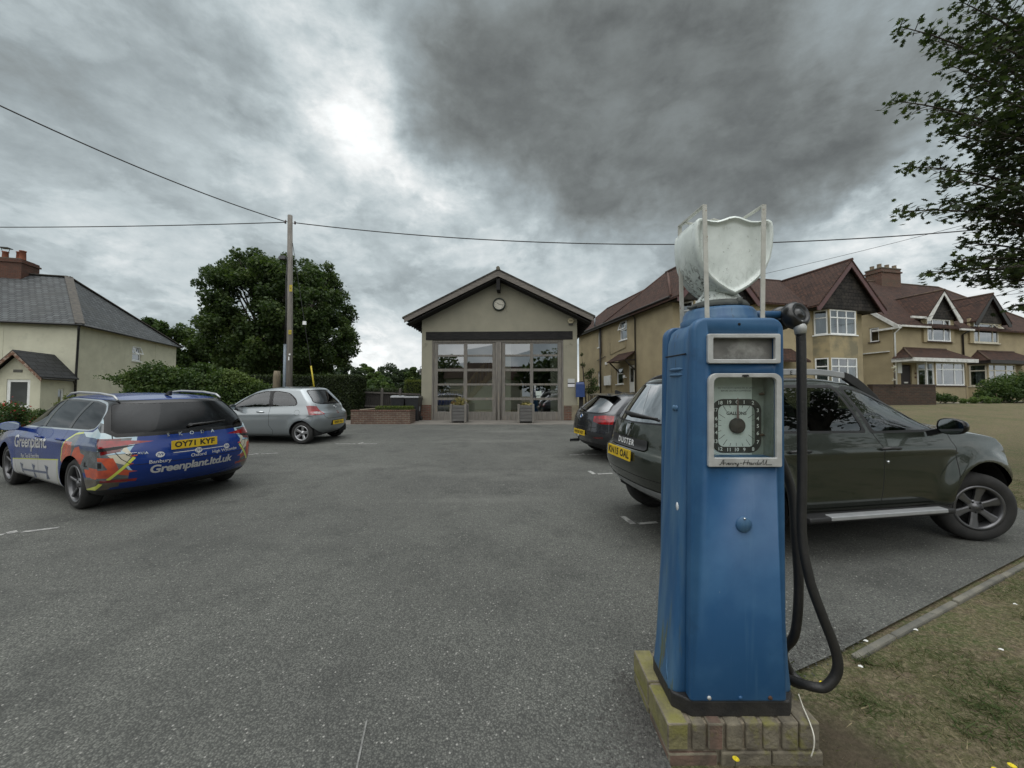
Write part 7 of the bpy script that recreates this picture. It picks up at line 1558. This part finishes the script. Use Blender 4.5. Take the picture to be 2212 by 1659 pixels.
# dry ornamental grass in the planter
pg = bpy.data.objects.new('planter_grass', None); COL.objects.link(pg); pg.location = PL1.location + Vector((0, 0, .70)); tag(pg, 'tuft of straw coloured dry leaves growing in the left planter', 'plant')
rng = np.random.default_rng(3); P = np.zeros((260, 3)); P[:, :2] = rng.normal(size=(260, 2)) * .12; P[:, 2] = rng.uniform(0, .32, 260); g_straw = leafmat('straw', (.10, .09, .03), (.24, .20, .075), (.40, .34, .14))
leafmesh('leaves', P, .17, g_straw, pg, shape=np.array([(-.09, -.5), (.09, -.5), (.0, .5)]), align=P * np.array([3, 3, 0]) + np.array([0, 0, .7]), rng=rng)
pg2 = bpy.data.objects.new('planter_plant', None); COL.objects.link(pg2); pg2.location = PL2.location + Vector((0, 0, .70)); tag(pg2, 'few sparse brown sprigs left in the right planter', 'plant')
P = np.zeros((60, 3)); P[:, :2] = rng.normal(size=(60, 2)) * .12; P[:, 2] = rng.uniform(0, .10, 60); leafmesh('leaves', P, .08, g_straw, pg2, rng=rng)

# the sycamore overhanging from the right
mr = empty('overhanging_maple', (11.2, 7.0, gz(11.2, 7.0)), 0, 'near maple tree whose dark leafy branches hang in from the right edge', 'tree')
rng = np.random.default_rng(21); O = Vector(mr.location)
mb = MB(); mb.tube([(0, 0, -.3), (0, 0, 1.2), (-.05, 0, 3.0), (.1, 0, 5.5), (0, 0, 8.5)], [.36, .28, .24, .18, .06], 12)
SPR = [  # tip px,py, depth, start height on trunk, number of twigs, reach of leaves (fraction of branch)
 (1925, 30, 6.0, 5.6, 26, .62), (2030, 118, 6.0, 5.0, 20, .45), (1904, 200, 5.9, 4.6, 36, .62), (2010, 272, 6.3, 4.3, 22, .55), (1930, 350, 6.2, 3.9, 30, .6), (2020, 380, 5.8, 3.6, 18, .55), (1914, 450, 5.9, 3.3, 30, .62), (1965, 590, 6.1, 2.7, 28, .6), (2050, 520, 6.4, 2.9, 24, .6), (2168, 658, 6.0, 2.3, 12, .3),
 (2090, 30, 6.6, 6.0, 30, .5), (2120, 190, 5.6, 4.9, 30, .5), (2100, 310, 6.6, 4.3, 30, .5), (2130, 400, 5.7, 3.6, 28, .5), (2120, 480, 6.8, 3.1, 26, .5), (2060, 600, 6.5, 2.6, 24, .5), (2140, 250, 6.2, 4.5, 28, .45), (2150, 100, 6.9, 5.4, 26, .45), (2060, -30, 6.2, 6.2, 26, .5), (2150, 575, 5.8, 2.8, 22, .45),
 (1990, 60, 6.9, 5.9, 26, .5), (2060, 160, 6.6, 5.0, 26, .45), (2000, 225, 6.5, 4.6, 22, .45), (2050, 250, 5.7, 4.5, 30, .5), (2090, 345, 6.2, 4.2, 30, .5), (2010, 425, 6.5, 3.4, 26, .5), (2080, 440, 6.0, 3.4, 30, .5), (2040, 560, 6.0, 2.8, 26, .5), (2130, 540, 6.6, 2.8, 26, .5), (2110, 60, 5.8, 5.9, 30, .5), (2180, 30, 6.2, 6., 30, .5), (2190, 200, 6.2, 5., 30, .5), (2190, 330, 6.0, 4.2, 30, .5), (2190, 430, 6.4, 3.4, 26, .5), (2190, 520, 6.0, 3.0, 22, .5), (2100, -60, 6.4, 6.4, 30, .5)]
LC = []; LT = []; LA = []
def spray(a, b_, nt, reach, rr=.045):
    L = (b_ - a).length; side = Vector((0, 0, 1)).cross((b_ - a)).normalized(); pts = []
    for i in range(9): t = i / 8; pts.append(a.lerp(b_, t) + Vector((0, 0, .10 * L * math.sin(math.pi * t))) + Vector(rng.normal(size=3)) * .03 * L * .3 * t * (1 - t))
    mb.tube(pts, [rr * (1 - .88 * i / 8) for i in range(9)], 6)
    for k in range(nt):
        t = 1 - reach * (k / nt) ** .9; i = min(int(t * 8), 7); p = pts[i].lerp(pts[i + 1], t * 8 - i); sg = -1 if k % 2 else 1
        ln = (.16 + .55 * (1 - t) * 1.2) * rng.uniform(.7, 1.25); d = (side * sg * rng.uniform(.5, 1.) + (b_ - a).normalized() * .55 + Vector((0, 0, rng.uniform(-.25, .30)))).normalized()
        e = p + d * ln + Vector((0, 0, -.10 * ln)); mb.tube([p, p.lerp(e, .5) + Vector((0, 0, .03)), e], [.008, .006, .003], 4, cap=False)
        m = int(4 + ln * 10)
        for q in range(m):
            u = .25 + .75 * (q / m); c = p.lerp(e, u) + Vector(rng.normal(size=3)) * .055 + Vector((0, 0, -.02)); LC.append(tuple(c)); LT.append(.40 + .25 * rng.normal()); LA.append(tuple(d))
    for q in range(10): c = b_ + Vector(rng.normal(size=3)) * .07; LC.append(tuple(c)); LT.append(.6); LA.append(tuple((b_ - a).normalized()))
for (px, py, Y, hz, nt, reach) in SPR:
    b_ = wp(px + 48, py, Y) - O; spray(Vector((-.05, 0, hz * 1.0)), b_, nt, reach)
for i in range(22):      # the rest of the crown, out of the picture to the right and above
    a_ = rng.uniform(-2.3, .2); ln = rng.uniform(2.2, 4.2); z0 = rng.uniform(2.8, 8.0); e = Vector((math.cos(a_) * ln, math.sin(a_) * ln, z0 + rng.uniform(-.3, 1.2)))
    spray(Vector((0, 0, z0)), e, 16, .6, .035)
mb.build('trunk', m_bark, mr, uv=False)
leafmesh('crown', LC, .092, g_maple, mr, shape=MAPLE, tone=np.array(LT), align=np.array(LA), up=1.5, spread=.75, rng=rng)

# turf near the viewer
rng = np.random.default_rng(77); n = 300000; X = rng.uniform(.75, 8.5, n); Y = .95 + 6.5 * rng.uniform(0, 1, n) ** 1.5
EX = [p[0] for p in KERB]; EY = [p[1] for p in KERB]
yk = np.interp(X, [.60, .70, 1.36, 1.62] + EX + [6.9, 9], [1.58, 1.62, 2.06, 2.12] + [q - .075 for q in EY] + [6.0, 30]); keep = (Y < yk) & ~((X > .655) & (X < 1.335) & (Y > 1.62) & (Y < 2.10)); X, Y = X[keep], Y[keep]; n = len(X)
patch = np.sin(X * 2.1 + 1.3 * np.sin(Y * 1.7)) * np.sin(Y * 2.6 + .8 * np.sin(X * 2.3)) + .55 * np.sin(X * 6.1 + Y * 3.3) * np.sin(Y * 7.3 - X * 2.2)
keep = rng.uniform(0, 1, n) < np.clip(.60 + .35 * patch, .28, 1.) * np.clip((np.hypot(X - 1.5, Y - 1.78) - .06) / .34, .04, 1); X, Y, patch = X[keep], Y[keep], patch[keep]
TX = []; TY = []
for i in range(130):      # coarse tufts
    cx_ = rng.uniform(1.2, 6.5); cy_ = rng.uniform(1.1, 4.6); k_ = rng.integers(40, 130)
    if cy_ > np.interp(cx_, EX, EY) - .1 or (cx_ < 1.5 and cy_ > 1.5): continue
    TX.append(cx_ + rng.normal(size=k_) * .035); TY.append(cy_ + rng.normal(size=k_) * .03)
nt_ = sum(len(q) for q in TX); X = np.concatenate([X] + TX); Y = np.concatenate([Y] + TY); patch = np.concatenate([patch, np.full(nt_, 1.25)]); n = len(X)
Z = np.array([gz(a, b_) for a, b_ in zip(X, Y)]) - .022
g_turf = leafmat('turf_blade', (.044, .074, .020), (.105, .106, .046), (.30, .245, .15), trans=.2, rough=.8)
tone = np.clip(.62 - .42 * np.clip(patch, -.6, 1.) + rng.normal(size=n) * .2, 0, 1); hgt = rng.uniform(.016, .046, n) * (1 + .35 * np.clip(patch, 0, 1) + .55 * (patch > 1.2))
lean = rng.normal(size=(n, 3)) * np.array([1.1, 1.1, 0]) + np.array([0, 0, .55]); lean /= np.linalg.norm(lean, axis=1)[:, None]
C = np.stack([X, Y, Z], 1) + lean * hgt[:, None] * .45
gr = leafmesh('grass', C, hgt, g_turf, None, shape=np.array([(-.038, -.5), (.038, -.5), (.015, .5)]), align=lean * 4, tone=tone, rng=rng); tag(gr, kind='stuff')

# across the road behind the viewer: what the car windows and the station glass mirror
RH = empty('roadside_house', (-6.5, -19, gz(0, -19)), R(180), 'plain house across the road behind the viewer, mirrored in the station glass', 'house')
mb = MB(); mb.box(-5, 5, 0, 6, -.5, 4.3); mb.build('wall', m_cot, RH)
mb = MB()
for s_ in (-1, 1): roofslab(mb, [(-5.3, 3, 7.2), (5.3, 3, 7.2), (5.3, 3 + s_ * 3.4, 4.1), (-5.3, 3 + s_ * 3.4, 4.1)])
mb.prism([(0, 4.3), (6, 4.3), (3, 7.1)], -4.99, 4.99, 'x'); mb.build('roof', m_tile, RH)
for (x, y, h, lab) in ((2.5, -17, 7.5, 'roadside tree behind the viewer right of the mirrored house'), (-33, 2, 8, 'roadside tree far out to the left of the viewer'), (-32, -4, 9, 'second roadside tree far out to the left of the viewer'), (10, -20, 7, 'low roadside tree behind the viewer to the right'), (-17, -17, 8, 'roadside tree behind the viewer left of the mirrored house'), (-25, -10, 8, 'roadside tree behind the viewer farthest to the left'), (-14, -24, 9, 'tree behind the mirrored house roof')):
    tree('roadside_tree', (x, y, gz(x, y)), h, 4.2, g_oak, lab, n=3000, leaf=.55, trunk=.25, crown_lo=.12, nl=26, seed=int(x * 7 + 300), group='trees across the road', limbs=False)

tree('roadside_maple', (11.8, -1.6, gz(11.8, -1.6)), 10, 4.4, g_maple, 'second maple out of the picture at the right, mirrored in the SUV windows', n=9000, leaf=.22, trunk=.3, crown_lo=.36, nl=30, seed=91, limbs=True)
# ------------------------------------------------------------------ street furniture, garden walls and small things
m_pole = pbr('weathered_pole', (.20, .185, .165), (.12, .11, .098), scale=4, rough=.9, stretch=(7, 7, .5), bump=.6, bscale=9, third=(.05, .045, .04), tscale=1.1, tlo=.55, thi=.68)
PO = empty('telegraph_pole', tuple(site(-8.72, 15, 0)), 0, 'weathered wooden telegraph pole with grey cable guard and yellow warning plates', 'pole')
mb = MB(); mb.tube([(0, 0, -.3), (-.02, 0, 3.4), (-.10, 0, 8.3)], [.128, .115, .088], 16); mb.build('shaft', m_pole, PO)
top = Vector((-.10, 0, 8.15))
mb = MB(); mb.tube([(-.13, -.09, .2), (-.13, -.10, 3.15)], .055, 10); mb.build('cable_guard', pbr('grey_guard', (.16, .20, .24), (.11, .13, .15), scale=5, rough=.5), PO)
mb = MB()
for k, (o_, z1) in enumerate(((-.11, 6.9), (-.14, 6.6), (-.12, 5.9))): mb.tube([(o_, -.10 - .02 * k, 3.1), (o_ + .02 - .015 * k, -.09, 4.6), (o_ - .03 * (k == 1), -.09, 5.6), (o_ + .03, -.08, z1)], .016, 6)
mb.build('riser_cable', m_black, PO)
for z, h in ((5.35, .26), (3.62, .17)):
    mb = MB(); mb.box(.005, .115, -.128, -.122, z - h / 2, z + h / 2); s_ = mb.build('warning_plate', pbr('warning_yellow', (.42, .33, .03), rough=.6), PO)
    mb = MB(); mb.prism([(.06, z + .06), (.085, z - .01), (.068, z - .01), (.072, z - .07), (.035, z + .01), (.055, z + .01)], -.1295, -.1285); mb.build('bolt_symbol', m_ink, s_)
mb = MB(); mb.box(.04, .10, -.135, -.125, 2.72, 2.78); mb.box(.02, .06, -.135, -.125, 2.52, 2.66); mb.build('tag', m_upvc, PO)
mb = MB(); mb.box(-.46, -.20, -.12, .06, 6.52, 6.60); mb.prism([(-.46, 6.60), (-.20, 6.60), (-.24, 6.66), (-.42, 6.66)], -.10, .04); mb.bar((-.20, -.03, 6.55), (-.08, -.03, 6.45), .03, .03); mb.build('flood_lamp', pbr('lamp_grey', (.06, .06, .065), rough=.5), PO)
mb = MB(); mb.tube([(-.16, 0, 8.0), (-.28, 0, 8.12)], .012, 5); mb.lathe([(.03, 0), (.04, .03), (.03, .06), (.04, .09), (.02, .12)], Matrix.Translation((.10, 0, 7.95)), 10); mb.lathe([(.03, 0), (.04, .03), (.03, .06), (.04, .09), (.02, .12)], Matrix.Translation((-.28, 0, 7.98)), 10); mb.tube([(.0, 0, 8.0), (.12, 0, 7.97)], .012, 5); mb.build('insulator', pbr('brown_insulator', (.05, .03, .025), rough=.25), PO)
PT = PO.location + top
def wire(name, P, r, label, sag=.0, n=30, mat=None):
    a, b_ = Vector(P[0]), Vector(P[1]); pts = [a.lerp(b_, i / n) - Vector((0, 0, sag * 4 * (i / n) * (1 - i / n))) for i in range(n + 1)]
    mb = MB(); mb.tube(pts, r, 6, cap=False); o = mb.build(name, mat or m_black, uv=False); return tag(o, label, 'cable')
wire('overhead_cable', [PT + Vector((-.2, -.05, -.10)), wp(-260, 100, 8.0)], .018, 'black overhead cable rising from the pole to the top left', .25)
wire('overhead_cable', [PT + Vector((-.2, 0, -.12)), wp(-300, 482, 17.0)], .018, 'black overhead cable running level from the pole to the left edge', .12)
q = wp(2330, 470, 13.0); wire('overhead_cable', [PT + Vector((.2, 0, -.14)), q], .019, 'long black overhead cable sagging from the pole behind the globe to the right', .85, 50)
wire('overhead_cable', [wp(1640, 592, 17.6), wp(2420, 392, 12.5)], .0085, 'thin grey wire rising from the red roof towards the overhanging maple', .10)
wire('overhead_cable', [wp(2135, 640, 22.5), wp(2420, 600, 14)], .012, 'lower black wire crossing the maple leaves to the right of the dormers', .05)
wire('overhead_cable', [wp(1935, 705, 22.0), wp(2400, 560, 13)], .010, 'thin wire from the dormer eaves out to the right edge', .05)
gw = wire('guy_wire', [PO.location + Vector((.02, 0, 7.2)), PO.location + Vector((.98, .4, .25))], .011, 'taut stay wire beside the telegraph pole with yellow guard at its foot', 0)
mb = MB(); a, b_ = PO.location + Vector((.02, 0, 7.2)), PO.location + Vector((.98, .4, .25)); mb.tube([a.lerp(b_, .70), a.lerp(b_, .86)], .03, 8); o = mb.build('guard', pbr('yellow_guard', (.45, .36, .03), rough=.6), gw, uv=False)
mb = MB(); c = a.lerp(b_, .455); mb.box(c.x - .06, c.x + .06, c.y - .03, c.y + .03, c.z - .07, c.z + .07); mb.build('stay_insulator', m_upvc, gw, uv=False)
# sawn stump post
mb = MB(); mb.tube([(0, 0, -.2), (.02, 0, 1.9), (.03, 0, 2.12)], [.14, .13, .11], 10); mb.bar((-.16, 0, 1.72), (.18, 0, 2.02), .03, .10) if False else None
o = mb.build('wooden_post', pbr('pale_post', (.20, .165, .11), (.13, .11, .08), scale=5, rough=.9, stretch=(6, 6, .7)), None, site(-9.35, 15.2, 0)); tag(o, 'pale rounded timber post left of the telegraph pole before the hedge', 'post')

# picket fence
FE = empty('picket_fence', (-7.75, 18.45, gz(-7.75, 18.45)), R(-1), 'weathered grey picket fence with round topped posts between hedge and fire station', 'fence')
m_fence = pbr('grey_fence', (.115, .105, .095), (.06, .056, .052), scale=5, rough=.95, stretch=(8, 8, .8), bump=.5); m_fenced = pbr('dark_pickets', (.040, .036, .033), (.022, .02, .019), scale=6, rough=.95, stretch=(9, 9, .8))
for i, x in enumerate((.62, 1.55, 2.42)):
    mb = MB(); mb.box(x - .055, x + .055, -.10, .0, -.1, 1.32); mb.lathe([(.055, 0), (.055, .03), (.04, .06), (0, .075)], Matrix.Translation((x, -.05, 1.32)), 12); mb.build('post', m_fence, FE)
mb = MB(); 
for z, dz_ in ((1.20, -.02), (.55, -.02)): mb.bar((0, -.06, z + .03), (3.4, -.06, z - .10), .05, .075)
mb.build('rail', m_fence, FE)
mb = MB()
for i in range(34): x = i * .10; mb.box(x, x + .085, -.015, .005, .0, 1.25 - .035 * i / 10 + random.uniform(-.015, .015))
mb.build('pickets', m_fenced, FE)

# wheelie bins
m_bin = pbr('bin_plastic', (.014, .015, .017), (.024, .025, .028), scale=9, rough=.45); m_lid = pbr('bin_lid', (.055, .058, .065), (.03, .032, .036), scale=6, rough=.25, coat=.4)
def wbin(x, y, lab, rz):
    o = empty('wheelie_bin', site(x, y), R(rz), lab, 'bin', 'black wheelie bins beside the fire station')
    mb = MB(); lo = [(-.23, -.24), (.23, -.24), (.23, .20), (-.23, .20)]; hi = [(-.29, -.34), (.29, -.34), (.29, .32), (-.29, .32)]
    v = [(a, b_, .02) for a, b_ in lo] + [(a, b_, .98) for a, b_ in hi]; mb.add(v, [(0, 1, 2, 3), (4, 5, 6, 7), (0, 1, 5, 4), (1, 2, 6, 5), (2, 3, 7, 6), (3, 0, 4, 7)]); mb.box(-.305, .305, -.355, .335, .955, 1.0); mb.build('tub', m_bin, o, bevel=.02)
    mb = MB(); mb.prism([(-.37, 1.002), (.36, 1.002), (.30, 1.07), (0, 1.095), (-.30, 1.065)], -.31, .31, 'x'); mb.tube([(-.25, .37, 1.01), (.25, .37, 1.01)], .018, 8); mb.build('lid', m_lid, o, bevel=.012)
    for s_ in (-1, 1): mb = MB(); mb.tube([(s_ * .25, .22, .10), (s_ * .30, .22, .10)], .10, 16); mb.build('wheel', m_tyre, o)
    return o
wbin(-4.98, 16.95, 'black wheelie bin partly hidden behind the low hedge, left of the pair', 4)
b2 = wbin(-4.28, 16.75, 'black wheelie bin nearest the fire station wall with a white label', -3)
mb = MB(); mb.box(.10, .20, -.305, -.30, .55, .70) if False else None
mb = MB(); mb.box(.262, .268, -.10, .05, .42, .70); mb.build('label', pbr('bin_label', (.30, .32, .33), (.12, .13, .13), scale=40, rough=.6), b2)
# low planter wall of brick
m_brick2 = brickmat('garden_brick', (.185, .115, .085), (.135, .088, .066), (.25, .22, .18), blotch=(.085, .055, .045), bscale=2.0)
mb = MB(); mb.box(-1.18, 1.18, -.10, .11, -.1, .50); mb.box(1.18 - .21, 1.18, .111, .75, -.1, .50); ow = mb.build('garden_wall', m_brick2, None, site(-5.24, 15.40)); tag(ow, 'low red brick planter wall left of the station with a small square hedge behind it', 'wall')
mb = MB(); mb.box(-1.19, 1.19, -.112, .12, .501, .56); mb.box(1.18 - .22, 1.19, .121, .76, .501, .56); mb.build('brick_coping', brickmat('soldier_course', (.19, .085, .06), (.13, .065, .05), (.20, .17, .14), bw=.075, bh=.3, ms=.01, offset=0., blotch=(.08, .05, .04)), ow, bevel=.008)
mb = MB(); mb.box(-1.17, .96, .12, .75, -.1, .44); mb.build('planter_soil', pbr('soil', (.03, .024, .018), rough=1, bump=1, bscale=50), ow)
mb = MB(); mb.bar((-.9, .3, .55), (.05, .55, .62), .14, .03); o = mb.build('loose_plank', pbr('pale_plank', (.28, .24, .18), rough=.9), None, site(-5.4, 15.6, 0)); tag(o, 'pale loose board lying behind the low brick planter wall', 'board')
# brick garden wall on the right
q1 = Vector((16.4, 17.6)); q2 = Vector((19.6, 17.9)); z0 = gz(17.8, 17.7)
GW = empty('garden_wall', (q1.x, q1.y, z0), math.atan2(.3, 3.2), 'old brown brick garden wall standing on the grass before the houses', 'wall')
mb = MB(); mb.box(0, 3.2, -.11, .11, -.6, .84); mb.build('brickwork', brickmat('old_brown_brick', (.105, .060, .042), (.065, .042, .032), (.09, .08, .065), blotch=(.045, .038, .03)), GW)
mb = MB(); mb.box(-.02, 3.22, -.125, .125, .841, .92); mb.build('coping', brickmat('brick_on_edge', (.075, .045, .035), (.05, .035, .03), (.06, .05, .045), bw=.08, bh=.3, ms=.01, offset=0.), GW)
# pale path at the foot of the houses
mb = MB(); P = [(19.6, 18.2), (28, 20.2), (28, 20.8), (19.6, 18.7)]; mb.quad(*[(x, y, gz(x, y) - .008) for x, y in P]); tag(mb.build('path', pbr('gravel_path', (.22, .20, .165), (.14, .13, .10), scale=12, rough=1)), kind='structure')
# litter, petals and dandelions
m_pet = pbr('pale_petal', (.60, .60, .58), rough=.8); m_dan = pbr('dandelion_yellow', (.62, .50, .02), rough=.8); m_stem = pbr('stem_green', (.05, .08, .02), rough=.8)
def gp_(px, py): D_ = 831 * 1.6 / (py - 829); return (px - 1106) / 831 * D_, D_
for i, (px, py, dirr) in enumerate([(1960, 1354, 'on the grass near the kerb below the SUV wheel'), (1853, 1377, 'beside the near end of the kerb'), (2138, 1395, 'towards the right edge of the grass'), (1840, 1430, 'just right of the hanging hose'), (2172, 1300, 'highest on the grass at the right edge')]):
    x, y = gp_(px, py); rr = .013; mb = MB(); mb.add([(rr * (1 + .3 * math.sin(3 * a + i)) * math.cos(a), rr * .8 * math.sin(a), .004 + .003 * math.sin(2 * a)) for a in np.linspace(0, 2 * math.pi, 9)[:-1]], [tuple(range(8))]); o = mb.build('petal', m_pet, None, Vector((x, y, gz(x, y) + .012)), recalc=False); tag(o, 'white petal ' + dirr, 'petal', 'white petals scattered on the grass')
for i, (px, py, dirr) in enumerate([(1574, 1628, 'at the front foot of the brick plinth'), (1759, 1470, 'inside the loop of the hose'), (2117, 1651, 'left of the pair in the bottom right corner'), (2151, 1642, 'right of the pair in the bottom right corner')]):
    x, y = gp_(px, py); o = empty('dandelion', (x, y, gz(x, y) - .015), 0, 'small yellow dandelion ' + dirr, 'flower', 'dandelions near the pump')
    mb = MB(); mb.tube([(0, .01, 0), (0, 0, .04)], .0015, 5); mb.build('stem', m_stem, o); mb = MB(); n = 14
    for k in range(n): a = 2 * math.pi * k / n; mb.bar((0, 0, .04), (.013 * math.cos(a), .013 * math.sin(a), .046), .004, .0015)
    mb.lathe([(0, .038), (.008, .041), (.006, .046), (0, .047)], n=10); mb.build('flower_head', m_dan, o)
# loose grit broken from the asphalt edge
rng = np.random.default_rng(5); n = 5200; T_ = rng.uniform(0, 1, n); k = rng.choice(4, n, p=(.34, .30, .14, .22)); seg = [((.45, 1.1), (.64, 1.66)), ((.60, 1.60), (.62, 2.15)), ((1.35, 2.16), (2.3, 2.62)), ((.42, 1.25), (.52, 2.0))]
G = MB()
for t, kk in zip(T_, k):
    a, b_ = seg[kk]; x = a[0] + (b_[0] - a[0]) * t + rng.normal() * (.05 if kk < 3 else .13); y = a[1] + (b_[1] - a[1]) * t + rng.normal() * .05; s_ = rng.uniform(.003, .0075)
    if .65 < x < 1.33 and 1.62 < y < 2.1: continue
    z = SL * y + s_ * .3; v = [(x + s_ * rng.uniform(.6, 1.2) * dx_, y + s_ * rng.uniform(.6, 1.2) * dy_, z + s_ * rng.uniform(.5, 1) * dz_) for dx_, dy_, dz_ in ((1, 0, 0), (-1, 0, 0), (0, 1, 0), (0, -1, 0), (0, 0, 1), (0, 0, -1))]
    G.add(v, [(0, 2, 4), (2, 1, 4), (1, 3, 4), (3, 0, 4), (2, 0, 5), (1, 2, 5), (3, 1, 5), (0, 3, 5)])
tag(G.build('grit', pbr('loose_grit', (.11, .108, .10), (.045, .044, .042), scale=60, rough=.95), uv=False), kind='stuff')
